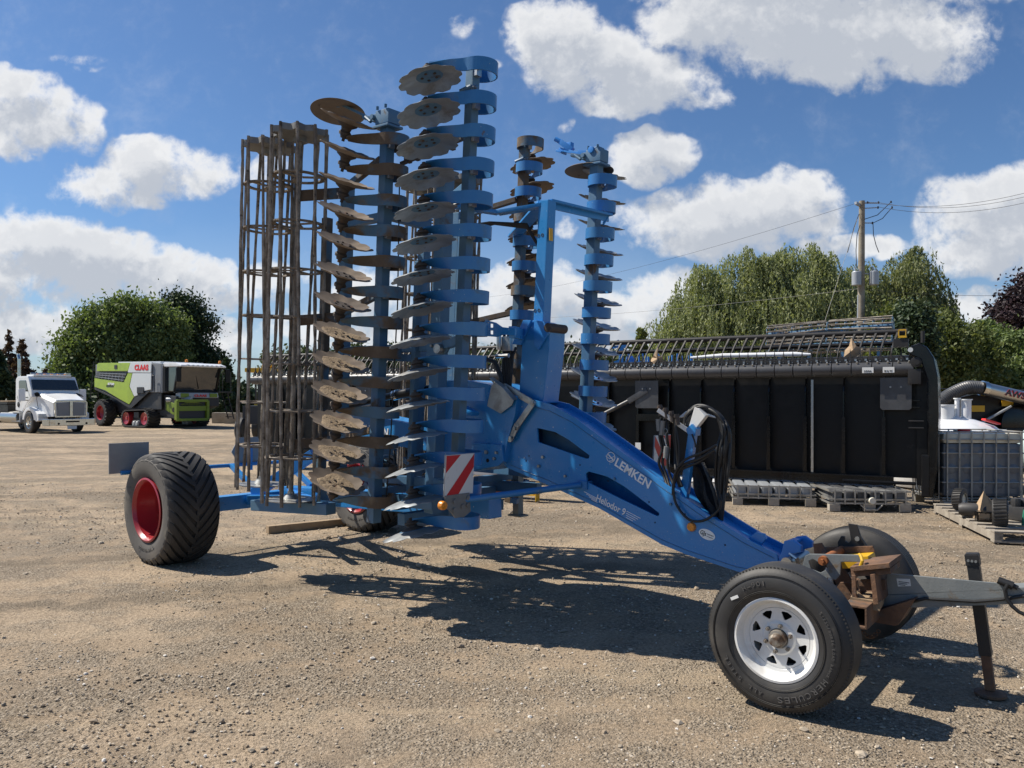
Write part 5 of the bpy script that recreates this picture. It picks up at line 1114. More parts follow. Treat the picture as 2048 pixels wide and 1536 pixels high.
    mb = MB(); mb.cyl((-.10, -.17, 2.16), (-.10, -.11, 2.16), .075, 18); mb.cyl((-.09, -.20, 2.16), (-.09, -.17, 2.16), .04, 14); mb.box((-.12, -.13, 1.95), (.17, .05, .22)); mb.cyl((-.02, -.155, 2.02), (-.02, -.14, 2.02), .012, 8); mb.box((-.10, -.12, 1.2), (.2, .04, .02)); mb.box((-.10, -.12, 1.30), (.2, .04, .02)); ob('drive_housing', mb, 'black_iron', hd, bevel=.008)
    mb = MB(); mb.cyl((-.17, -.14, 2.34), (-.17, -.20, 2.34), .035, 14); ob('end_lens', mb, 'lamp_clear', hd)
    mb = MB(); mb.cyl((-.02, .0, 2.45), (-.02, 0, 2.62), .028, 10); mb.box((-.30, -.05, 2.45), (.20, .15, .12)); ob('end_latch', mb, 'black_iron', hd)
    mb = MB(); mb.box((-.28, -.10, 2.54), (.11, .08, .03)); mb.box((-.33, -.10, 2.59), (.015, .08, .10)); mb.box((-.28, -.10, 2.64), (.10, .08, .02)); mb.box((-.235, -.1, 2.59), (.010, .08, .09)); ob('yellow_bracket', mb, 'yellow', hd)
    mb = MB(); mb.box((.03, -.06, .50), (.13, .12, .62)); mb.box((-.6, -.08, .38), (1.0, .06, .05)); ob('end_leg', mb, 'black_satin', hd, bevel=.02)
    for a, lb in ((-.74, '3506'), (-.46, 'M & W')):
        mb = MB(); mb.box((a, -.159, 2.055), (.155, .004, .085)); s_ = ob('paper_tag', mb, 'paper', hd); mb = MB(); letter(mb, lb, (a - .055, -.162, 2.025), (a + .05, -.162, 2.025), .03, (0, -1, 0), .01, .002); ob('tag_print', mb, 'dark_letter', s_)
    mb = MB(); mb.box((-4.4, -.12, .80), (.10, .004, .12)); ob('paper_tag', mb, 'paper', hd)
    mb = MB(); mb.tube([(-3.55, .15, 2.33), (-3.0, .15, 2.35), (-2.3, .15, 2.345), (-1.85, .15, 2.34), (-1.6, .15, 2.33)], [.02, .04, .038, .04, .02], 10); ob('foam_tube', mb, 'white_paint', hd)
    for i, (x, z) in enumerate(((-.98, 2.40), (-4.15, 2.36))):
        mb = MB(); r = random.Random(i + 3); vs = [(x + a * .11 + r.uniform(-.03, .03), .10 + r.uniform(-.05, .05), z + b * .12 + r.uniform(-.02, .02)) for a, b in ((-1, -1), (0, -1.1), (1, -.8), (1.2, .1), (.3, .3), (0, 1.3), (-.5, .3), (-.8, -.2), (.2, -.3))]
        mb.add(vs, [(0, 1, 8), (1, 2, 8), (2, 3, 8), (3, 4, 8), (4, 5, 8), (5, 6, 8), (6, 7, 8), (7, 0, 8)]); o = ob('cardboard_wrap', mb, 'cardboard', None, (6.05, 11.3, 0), (0, 0, HYW), recalc=False)
        tag(o, ['crumpled tan cardboard caught on the guards below the stacked cage rollers', 'crumpled tan cardboard caught on the guards in front of the willow'][i], 'cardboard', 'cardboard caught on the header')
build_header()
# ---------------------------------------------------------------- cut-down tote bases carrying the header
def tote_base(label, px, Yd, w, yaw, dark, sgn):
    p = W(px, 0, Yd); o = root('tote_base', label, 'crate', (p.x, p.y, 0), yaw, 'cut-down totes under the header')
    mb = MB()
    for a in (-.5, 0, .5): mb.box((a * (w - .14), -.46, .05), (.15, .12, .10)); mb.box((a * (w - .14), .46, .05), (.15, .12, .10))
    ob('foot_block', mb, 'concrete', o, bevel=.006)
    mb = MB()
    for z in (.115, .17, .29): mb.bar((-w / 2, -.5, z), (w / 2, -.5, z), .02, .022); mb.bar((-w / 2, .5, z), (w / 2, .5, z), .02, .022); mb.bar((-w / 2, -.5, z), (-w / 2, .5, z), .02, .022); mb.bar((w / 2, -.5, z), (w / 2, .5, z), .02, .022)
    for k in range(8): x = -w / 2 + .07 + k * (w - .14) / 7; mb.bar((x, -.512, .10), (x, -.512, .31), .02, .02)
    ob('cage', mb, 'tote_frame', o)
    mb = MB()
    for k in range(6): x = -w / 2 + .12 + k * (w - .24) / 5; mb.box((x, 0, .215), ((w - .24) / 5 - .03, .92, .17))
    ob('tank_stub', mb, dark, o, bevel=.035)
    if sgn:
        mb = MB(); mb.lathe([(0, -.06), (.045, -.06), (.05, -.02), (.05, .0), (0, .0)], 18, 'y', (.02, -.50, .16)); ob('drain_cap', mb, 'cream', o)
        mb = MB(); mb.bar((-.14, -.53, .10), (-.06, -.55, .03), .03, .012); mb.bar((.16, -.53, .10), (.08, -.55, .03), .03, .012); mb.bar((-.07, -.55, .03), (.09, -.55, .03), .03, .012); ob('valve_guard', mb, 'tote_frame', o)
tote_base('cut-down caged tote base under the middle of the black header', 1540, 12.2, 1.2, R(-12), 'gun_grey', 0)
tote_base('cut-down caged tote base with round drain cap, nearest the full tote', 1716, 11.6, 1.12, R(-6), 'tote_dark', 1)
tote_base('cut-down white caged tote base half hidden behind the hose stand', 1395, 12.8, .8, R(-15), 'tank_white', 0)
# ---------------------------------------------------------------- full tote with dark liquid
def full_tote():
    o = root('liquid_tote', 'caged plastic tote full of dark liquid beside the right end of the black header', 'tote', (6.92, 11.75, 0), R(-3))
    w, d = 1.16, .98
    mb = MB(); mb.box((0, 0, .58), (w - .04, d - .04, .78)); ob('liquid', mb, 'tote_liquid', o, bevel=.05)
    mb = MB(); mb.box((0, 0, 1.045), (w - .04, d - .04, .15)); mb.cyl((-.05, 0, 1.11), (-.05, 0, 1.15), .12, 20); ob('tank_top', mb, 'tote_clear', o, bevel=.05)
    mb = MB(); mb.cyl((-.10, -.15, 1.13), (-.10, -.15, 1.17), .085, 18); ob('lid', mb, 'red_letter', o)
    mb = MB()
    for k in range(5):
        x = -.44 + .22 * k
        for z in (.38, .60, .82): mb.lathe([(0, -.012), (.05, -.010), (.075, .0)], 14, 'y', (x + .0, -d / 2 + .02, z))
    ob('tank_dimple', mb, 'tote_liquid', o)
    cg = MB()
    for z in (.17, .40, .62, .83, 1.03, 1.14):
        for y in (-d / 2, d / 2): cg.tube([(-w / 2, y, z), (w / 2, y, z)], .011, 6)
        for x in (-w / 2, w / 2): cg.tube([(x, -d / 2, z), (x, d / 2, z)], .011, 6)
    for k in range(7):
        x = -w / 2 + .06 + k * (w - .12) / 6
        for y in (-d / 2 - .014, d / 2 + .014): cg.tube([(x, y, .13), (x, y, 1.14)], .011, 6)
    for k in range(5):
        y = -d / 2 + .08 + k * (d - .16) / 4
        for x in (-w / 2 - .014, w / 2 + .014): cg.tube([(x, y, .13), (x, y, 1.14)], .011, 6)
    ob('cage', cg, 'tote_frame', o)
    mb = MB()
    for x in (-.5, 0, .5): mb.box((x, -.44, .06), (.14, .13, .12)); mb.box((x, .44, .06), (.14, .13, .12))
    mb.box((0, 0, .135), (w, d, .02)); ob('pallet_base', mb, 'tote_frame', o, bevel=.005)
full_tote()
def white_tank():
    p = W(1893, 0, 14.2); o = root('white_tank', 'round white plastic tank with capped necks behind the full tote', 'tank', (p.x, p.y, 0))
    mb = MB(); mb.lathe([(0, 1.30), (.25, 1.29), (.45, 1.25), (.75, 1.14), (.95, .98), (1.05, .75), (1.05, .15), (.98, .03), (0, .03)], 48, 'z'); ob('tank_body', mb, 'tank_white', o, angle=50)
    mb = MB()
    for (x, y, r, h) in ((-.16, -.25, .14, 1.50), (.08, -.2, .04, 1.62), (.23, -.22, .085, 1.60)): mb.cyl((x, y, 1.2), (x, y, h), r, 18); mb.cyl((x, y, h - .0), (x, y, h + .02), r + .02, 18)
    ob('filler_neck', mb, 'tank_white', o)
    mb = MB(); mb.box((.48, -.55, 1.22), (.28, .12, .03), (0, .3, 0)); ob('red_flap', mb, 'red_letter', o)
    mb = MB(); mb.plate([(.2, -.97, .9), (.72, -.80, .9), (.66, -.70, 1.08), (.24, -.84, 1.10)], (0, .01, .003)); s_ = ob('logo_sheet', mb, 'paper', o); mb = MB(); letter(mb, 'CC', (.30, -.96, .92), (.62, -.855, .92), .13, (.3, -.9, .3), .01, .004); ob('logo_letters', mb, 'red_letter', s_)
white_tank()
def aqua_tank():
    p = W(2092, 893, 13.2); o = root('round_tank', 'pale aqua cylindrical tank cut off by the right edge', 'tank', (p.x, p.y, 0))
    mb = MB(); mb.lathe([(0, -.32), (.25, -.29), (.38, -.18), (.46, 0), (.46, .15), (.38, .25), (0, .32)], 40, 'y', (0.05, 0, .76)); ob('tank_body', mb, 'tank_aqua', o, angle=60)
    mb = MB(); mb.box((.05, 0, .18), (.5, .4, .30)); ob('cradle', mb, 'rust', o)
aqua_tank()
def air_header():
    p = W(2010, 0, 17.5); o = root('reel_header', 'second black header with yellow stickers and steel air tube at the right edge', 'header', (p.x, p.y, 0), R(6))
    r = random.Random(3); mb = MB()
    for k in range(10): a = k * .628; mb.bar((0 + 2, 0, 1.15), (2 + .95 * math.cos(a), 0, 1.15 + .65 * math.sin(a)), .05, .05)
    out = [(-2.2, .3), (-2.1, .95), (-1.5, 1.55), (-.7, 1.72), (.4, 1.72), (1.5, 1.62), (4, 1.5), (4, .2)]; mb.plate([(a, .1, b) for a, b in out], (0, .5, 0)); mb.box((.6, .3, .5), (5.6, 1.0, .9)); ob('body', mb, 'black_satin', o, bevel=.02)
    mb = MB(); mb.lathe([(0, -.03), (.35, -.03), (.45, 0), (.45, .1), (0, .1)], 36, 'y', (.35, -.02, 1.05))
    for k in range(0): pass
    ob('drive_shield', mb, 'black_gloss', o)
    mb = MB()
    for k in range(46): x = -1.9 + k * .12; y = .2 + .3 * (k % 3); z = 1.62 + .05 * math.sin(k * 2.1); mb.tube([(x, y, z), (x + r.uniform(-.08, .08), y, z + r.uniform(.05, .20))], .008, 4)
    mb.tube([(-1.9, .2, 1.78), (3.5, .2, 1.75)], .015, 6); mb.tube([(-1.7, .5, 1.86), (3.5, .5, 1.80)], .015, 6); ob('reel_tines', mb, 'black_poly', o)
    mb = MB(); mb.box((-.62, .05, 1.40), (.32, .01, .14)); mb.box((.10, .05, 1.52), (.28, .01, .13)); ob('safety_sticker', mb, 'yellow', o)
    mb = MB(); mb.cyl((-.75, -.02, 1.0), (.15, .0, 1.45), .03, 8); ob('strut', mb, 'gun_grey', o)
    f = Fr((p.x, p.y, 0), R(6)); a, b = f.hit(1967, 777, 'y', -.25), f.hit(2130, 815, 'y', -.25); tb = MB(); tb.cyl(a, b, .145, 28); t_ = ob('air_tube', tb, 'brushed', o)
    mb = MB(); d = (b - a).normalized(); mb.cyl(a - d * .06, a + d * .05, .165, 24); mb.cyl(a + d * .95, a + d * .98, .148, 24); ob('tube_clamp', mb, 'chrome', t_)
    upv = Vector((0, -1, 0)).cross(d) * 1; mb = MB(); q = a + d * .42 + Vector((0, -.146, 0)) - upv * .05; letter(mb, 'AWS', q, q + d * .50, .13, (0, -1, 0), .03, .004); ob('lettering', mb, 'dark_letter', t_); mb = MB(); q2 = q + d * .003 - upv * .004 + Vector((0, .002, 0)); letter(mb, 'AWS', q2 - d * .01, q2 + d * .49, .138, (0, -1, 0), .05, .003); letter(mb, 'AIR', q + d * .56, q + d * .85, .085, (0, -1, 0), .02, .004); ob('lettering', mb, 'red_letter', t_)
    pts = []; ctl = [f.hit(1962, 776, 'y', -.25), f.hit(1935, 775, 'y', -.2), f.hit(1905, 787, 'y', -.15), f.hit(1880, 803, 'y', -.1), f.hit(1850, 820, 'y', 0)]
    for i in range(len(ctl) - 1):
        p0, p1, p2, p3 = ctl[max(i - 1, 0)], ctl[i], ctl[i + 1], ctl[min(i + 2, len(ctl) - 1)]
        for k in range(16): t = k / 16; pts.append(.5 * ((2 * p1) + (p2 - p0) * t + (2 * p0 - 5 * p1 + 4 * p2 - p3) * t * t + (3 * p1 - p0 - 3 * p2 + p3) * t ** 3))
    mb = MB(); mb.tube(pts, [.150 if k % 2 else .136 for k in range(len(pts))], 20); ob('corrugated_hose', mb, 'black_poly', o, angle=20)
air_header()
# ---------------------------------------------------------------- stacked cage rollers seen above the header
def cage(label, zc, x0, x1, rad, Ybase):
    o = root('cage_roller', label, 'roller', (0, 0, 0), 0, 'stacked cage rollers'); a, b = W(x0[0], x0[1], x0[2]), W(x1[0], x1[1], x1[2]); mid = (a + b) / 2; o.location = mid; d = (b - a); L = d.length; d.normalize(); up = Vector((0, 0, 1)); y = up.cross(d).normalized(); z = d.cross(y)
    o.rotation_euler = Matrix((d, y, z)).transposed().to_euler()
    mb = MB()
    for h in (-1, 1):
        for k in range(12):
            an = k * math.pi / 6; mb.tube([(h * .03, rad * math.cos(an), rad * math.sin(an)), (h * L / 2, rad * math.cos(an + .35), rad * math.sin(an + .35))], .017, 5)
    ob('cage_bars', mb, 'mud_bar', o)
    mb = MB()
    for k in range(15): x = -L / 2 + k * L / 14; mb.lathe([(rad - .02, x - .006), (rad - .06, x - .006), (rad - .06, x + .006), (rad - .02, x + .006)], 24, 'x', closed=True)
    ob('cage_rings', mb, 'blue_grey', o); mb = MB(); mb.cyl((-L / 2, 0, 0), (L / 2, 0, 0), .04, 8)
    for k in range(4): x = -L / 2 + (.1, .35, .62, .9)[k] * L; mb.bar((x, 0, 0), (x, 0, -rad - .35), .06, .06); mb.bar((x, -.2, -.05), (x, .2, -.05), .05, .05)
    ob('cage_shaft', mb, 'blue_grey', o)
cage('upper rust and blue cage roller stacked above the black header', 0, (1537, 669, 17.6), (1786, 650, 16.2), .20, 0)
cage('lower rust and blue cage roller just above the black header guards', 0, (1535, 694, 17.4), (1784, 684, 16.0), .17, 0)
# far blue implement behind the header
def far_blue():
    p = W(1300, 0, 24); o = root('cultivator', 'bright blue folded cultivator far behind the header, left of the willow', 'cultivator', (p.x, p.y, 0))
    r = random.Random(5); mb = MB()
    for k in range(17):
        x = (k - 3) * .105 + r.uniform(-.02, .02); y = r.uniform(-.4, .4); mb.bar((x, y, .4), (x, y, 3.02 + r.uniform(-.08, .06)), .035 if k % 3 else .07, .04, (1, 0, 0))
    for z in (2.4, 2.75, 1.2): mb.bar((-.8, 0, z), (1.6, 0, z), .07, .07)
    ob('tine_bank', mb, 'blue_bright', o); mb = MB()
    for k in range(12): x = -1.15 + r.uniform(0, .6); z = 2.7 + r.uniform(0, .65); mb.box((x, r.uniform(-.3, .3), z), (r.uniform(.08, .32), .1, r.uniform(.04, .12)), (0, r.uniform(-.5, .5), 0))
    mb.bar((-.9, 0, .3), (-.9, 0, 3.3), .12, .12, (1, 0, 0)); mb.box((-.75, 0, 3.36), (.26, .14, .12)); mb.tube([(-1.2, 0, 3.2), (-.7, 0, 3.3)], .03, 6); ob('frame_head', mb, 'blue_bright', o)
far_blue()
# steel sections on the ground under the centre
def beams():
    a, b = W(850, 0, 13.4), W(1078, 0, 12.2); y = math.atan2(b.y - a.y, b.x - a.x); L = (Vector((b.x, b.y)) - Vector((a.x, a.y))).length
    o = root('steel_section', 'long rusty steel channel with one yellow end lying behind the blue machine', 'steel beam', (b.x, b.y, 0), y)
    mb = MB(); mb.box((-L / 2 - .25, 0, .14), (L - .5, .02, .16)); mb.box((-L / 2 - .25, -.06, .22), (L - .5, .12, .014)); mb.box((-L / 2 - .25, -.06, .06), (L - .5, .12, .014)); ob('channel', mb, 'orange_rust', o)
    mb = MB(); mb.box((-.22, 0, .19), (.44, .02, .17)); mb.box((-.22, -.05, .27), (.44, .10, .014)); mb.box((-.22, -.05, .10), (.44, .10, .014)); mb.box((.0, -.05, .16), (.014, .12, .30)); ob('yellow_end', mb, 'yellow', o)
    o2 = root('steel_beam', 'pale grey box beam lying above the rusty channel', 'steel beam', (b.x - .1, b.y + .3, 0), y); mb = MB(); mb.box((-L / 2, 0, .44), (L + 1.0, .2, .18)); mb.box((-L * .8, 0, .17), (.2, .2, .34)); mb.box((-L * .2, 0, .17), (.2, .2, .34)); ob('box_beam', mb, 'gun_grey', o2)
beams()
mb = MB(); q = W(1413, 0, 10.2)
mb.plate([(-.10, 0, 0), (.14, 0, 0), (.12, 0, .14), (.05, 0, .40), (-.05, 0, .42), (-.09, 0, .2)], (0, .14, 0), [[(.0, 0, .05), (.07, 0, .05), (.07, 0, .08), (.0, 0, .08)]])
tag(ob('steel_bracket', mb, 'orange_rust', None, q.xy.to_3d(), bevel=.004), 'rust-orange steel bracket standing on the gravel behind the hoses', 'bracket')
# ---------------------------------------------------------------- pallet of parts at the right edge
def pallet():
    o = root('pallet', 'weathered wooden pallet at the right edge of the photo', 'pallet', (5.42, 8.66, 0), R(-14))
    mb = MB(); w, d = 1.3, 2.35
    for x in (.05, w / 2, w - .05): mb.box((x, d / 2, .075), (.09, d, .09))
    ob('stringer', mb, 'pallet_wood', o, bevel=.004); mb = MB()
    for k in range(9): y = .05 + k * (d - .1) / 8; mb.box((w / 2, y, .13), (w, .13, .02))
    ob('top_board', mb, 'pallet_wood', o, bevel=.002); mb = MB()
    for k in range(3): y = .05 + k * (d - .1) / 2; mb.box((w / 2, y, .02), (w, .12, .02))
    ob('bottom_board', mb, 'pallet_wood', o, bevel=.002); return o
pallet()
FP = Fr((5.42, 8.66, 0), R(-14))
def pp(x, y, z): return Vector((5.42 + math.cos(R(-14)) * x - math.sin(R(-14)) * y, 8.66 + math.sin(R(-14)) * x + math.cos(R(-14)) * y, z))
def pal_wheel(label, x, y, r, w, yaw):
    o = root('small_wheel', label, 'wheel', pp(x, y, .14 + r), yaw, 'small wheels on the pallet'); mb = MB(); mb.lathe([(r * .55, -w / 2), (r * .9, -w / 2), (r, -w * .38), (r, w * .38), (r * .9, w / 2), (r * .55, w / 2)], 40, 'y', closed=True)
    for k in range(26): a = k * .2417; mb.bar((r * math.cos(a), -w * .42, r * math.sin(a)), (r * math.cos(a + .12), w * .42, r * math.sin(a + .12)), .014, .016)
    ob('tyre', mb, 'rubber_dark', o); mb = MB(); mb.lathe([(r * .6, -w / 2 - .004), (r * .52, -w * .3), (r * .2, -w * .2), (0, -w * .2), (0, w * .2), (r * .5, w * .3), (r * .6, w / 2)], 32, 'y'); ob('rim', mb, 'cream', o)
pal_wheel('small black tyre with cream rim on the front of the pallet', .20, .42, .155, .16, R(58)); pal_wheel('small black tyre with cream rim behind the cardboard on the pallet', .16, 1.75, .14, .12, R(40))
mb = MB(); mb.lathe([(0, -.15), (.06, -.15), (.085, -.11), (.085, .11), (.07, .15), (0, .15)], 28, 'x'); mb.box((0, 0, -.07), (.1, .1, .04)); tag(ob('grey_motor', mb, 'dark_plastic', None, pp(.10, 1.05, .235), (0, 0, R(-30)), bevel=.005), 'dark grey cylindrical motor lying on the left side of the pallet', 'motor')
mb = MB(); mb.box((0, 0, 0), (.20, .14, .02)); mb.box((0, 0, .10), (.20, .14, .02)); mb.box((-.09, 0, .05), (.02, .14, .10)); mb.box((.07, 0, .05), (.02, .12, .10)); tag(ob('mounting_bracket', mb, 'black_gloss', None, pp(.14, .72, .155), (0, 0, R(-20)), bevel=.003), 'small black U bracket on the pallet beside the cream wheel', 'bracket')
mb = MB(); mb.add([(-.15, 0, 0), (.15, .02, 0), (.14, .2, .02), (-.12, .18, 0), (-.02, .05, .34), (.06, .14, .30), (.22, .02, .08)], [(0, 1, 4), (1, 5, 4), (1, 2, 5), (2, 3, 5), (3, 4, 5), (3, 0, 4), (1, 6, 5), (1, 2, 6)]); tag(ob('cardboard_box', mb, 'cardboard', None, pp(.25, .95, .145), (0, 0, .2), recalc=False), 'torn open tan cardboard box on the pallet', 'box')
mb = MB(); mb.box((0, 0, .08), (.35, .25, .16)); mb.box((.05, 0, .2), (.22, .18, .08)); mb.cyl((-.1, 0, .16), (-.1, 0, .26), .05, 10); tag(ob('black_part', mb, 'dark_plastic', None, pp(.62, 1.0, .15), (0, 0, .5), bevel=.01), 'black machine part on the pallet right of the cardboard', 'machine part')
mb = MB(); mb.tube([(0, 0, .0), (.02, .0, .16), (.12, .05, .30), (.3, .1, .33), (.5, .1, .1)], .018, 6); mb.tube([(.1, -.1, .0), (.14, -.1, .2), (.2, 0, .32)], .018, 6); tag(ob('green_strap', mb, 'green_strap', None, pp(.45, .45, .15)), 'green strap looped over the parts on the pallet', 'strap')
# ---------------------------------------------------------------- utility pole and wires
def pole():
    p = W(1722, 0, 32); o = root('utility_pole', 'tall wooden utility pole with two grey transformers', 'utility pole', (p.x, 32, 0))
    top = W(1722, 402, 32).z; mb = MB(); mb.tube([(0, 0, -.1), (0, 0, top * .5), (.04, 0, top)], [.17, .145, .115], 14); ob('pole_shaft', mb, 'pole_wood', o)
    def l(a, b, dy=0): w = W(a, b, 32 + dy); return Vector((w.x - p.x, dy, w.z))
    mb = MB(); mb.bar(l(1711, 406, -.3), l(1727, 414, .2), .09, .11); mb.bar(l(1722, 406), l(1757, 406), .04, .05); mb.bar(l(1724, 417), l(1756, 415), .03, .04); mb.bar(l(1724, 446), l(1745, 446), .03, .04); mb.bar(l(1724, 546), l(1746, 549, -.1), .03, .05); mb.bar(l(1705, 558), l(1722, 558), .03, .05); ob('crossarm', mb, 'gun_grey', o)
    for (a, b) in ((1713, 557), (1748, 556)):
        c = l(a, b, -.15); mb = MB(); mb.lathe([(0, .30), (.16, .29), (.19, .25), (.185, -.27), (.17, -.29), (0, -.29)], 24, 'z', c); mb.cyl(c + Vector((-.05, 0, .28)), c + Vector((-.05, 0, .46)), .035, 8); mb.cyl(c + Vector((.08, 0, .28)), c + Vector((.08, 0, .40)), .025, 8); ob('transformer', mb, 'tank_white' if 0 else 'gun_grey', o)
    mb = MB(); mb.tube([l(1717, 590), l(1716, 660)], .05, 8); ob('conduit', mb, 'gun_grey', o)
    mb = MB()
    for (a, b) in ((1757, 405), (1756, 415), (1745, 446), (1782, 404), (1784, 415), (1735, 405)): mb.lathe([(0, -.06), (.04, -.03), (.03, 0), (.04, .03), (0, .06)], 8, 'z', l(a, b))
    ob('insulator', mb, 'dark_plastic', o)
    mb = MB()
    for pts in ([(1782, 404), (1755, 430), (1724, 440)], [(1784, 415), (1765, 437), (1746, 446), (1747, 470), (1752, 490), (1758, 505)], [(1718, 428), (1708, 455), (1702, 478), (1695, 505)], [(1720, 450), (1714, 470), (1712, 500), (1713, 535)], [(1710, 610), (1704, 600), (1705, 612), (1714, 618)], [(1735, 560), (1744, 555)]): mb.tube([l(a, b, -.1) for a, b in pts], .016, 5)
    ob('drop_wire', mb, 'dark_plastic', o)
    def wire(name, label, A, B, sag, r, m='dark_plastic'):
        mb = MB(); P = []
        for k in range(19): t = k / 18; q = A.lerp(B, t); q.z -= sag * 4 * t * (1 - t); P.append(q)
        mb.tube([q - A for q in P], r, 5); tag(ob(name, mb, m, None, A), label, 'wire', 'overhead wires')
    wire('overhead_wire', 'overhead wire running right from the pole top, upper of three', W(1735, 404, 32), W(2150, 356, 26), .5, .008); wire('overhead_wire', 'overhead wire running right from the pole top, middle of three', W(1757, 405, 32), W(2150, 364, 26.4), .5, .008); wire('overhead_wire', 'overhead wire running right from the pole top, lowest of three', W(1757, 414, 32), W(2150, 377, 27), .5, .008)
    wire('overhead_wire', 'faint overhead wire running left from the pole top across the clouds', W(1711, 407, 32), W(905, 600, 75), .8, .007)
    wire('overhead_wire', 'low pale wire from the pole across the front of the willow', W(1719, 577, 32), W(930, 640, 50), .3, .007, 'tote_frame'); wire('overhead_wire', 'low wire running right from the pole in front of the hanging twigs', W(1722, 577, 32), W(2120, 586, 34), .2, .008)
    wire('guy_wire', 'slanting guy wire left of the pole', W(1719, 425, 32), W(1640, 672, 30), 0, .008, 'tote_frame')
pole()
# ---------------------------------------------------------------- low concrete blocks and yellow loader tip seen between the bars
for i, (a, Yb) in enumerate(((442, 51), (466, 50), (500, 49.5))):
    p = W(a, 0, Yb); mb = MB(); mb.box((0, 0, .35), (.95, .7, .7)); tag(ob('concrete_block', mb, 'concrete', None, (p.x, p.y, 0), (0, 0, .1 * i), bevel=.03), ['concrete block by the right track of the harvester', 'concrete block, middle of the low row', 'concrete block mostly hidden by the roller cage bars'][i], 'block', 'low row of concrete blocks')
def loader():
    p = W(524, 736, 30); o = root('yellow_loader', 'yellow loader roof seen through the roller cage bars', 'loader', (p.x, p.y, 0))
    mb = MB(); mb.box((0, 0, 2.72), (.95, 1.2, .16)); mb.box((.2, .2, 2.9), (.4, .5, .12)); ob('cab_roof', mb, 'yellow', o, bevel=.04)
    mb = MB()
    for x in (-.4, .4):
        for y in (-.5, .5): mb.bar((x, y, 1.3), (x, y, 2.65), .06, .06, (1, 0, 0))
    mb.box((0, 0, 1.0), (1.0, 1.5, .7)); ob('cab_frame', mb, 'dark_plastic', o, bevel=.02); mb = MB(); mb.box((0, 1.1, 1.1), (.9, 1.4, .8)); ob('bonnet', mb, 'yellow', o, bevel=.05)
    mb = MB()
    for x in (-.55, .55):
        for y in (-.7, 1.2): mb.lathe([(.18, -.14), (.4, -.14), (.45, -.1), (.45, .1), (.4, .14), (.18, .14)], 24, 'x', (x, y, .45), closed=True)
    ob('tyre_set', mb, 'rubber_dark', o)
loader()
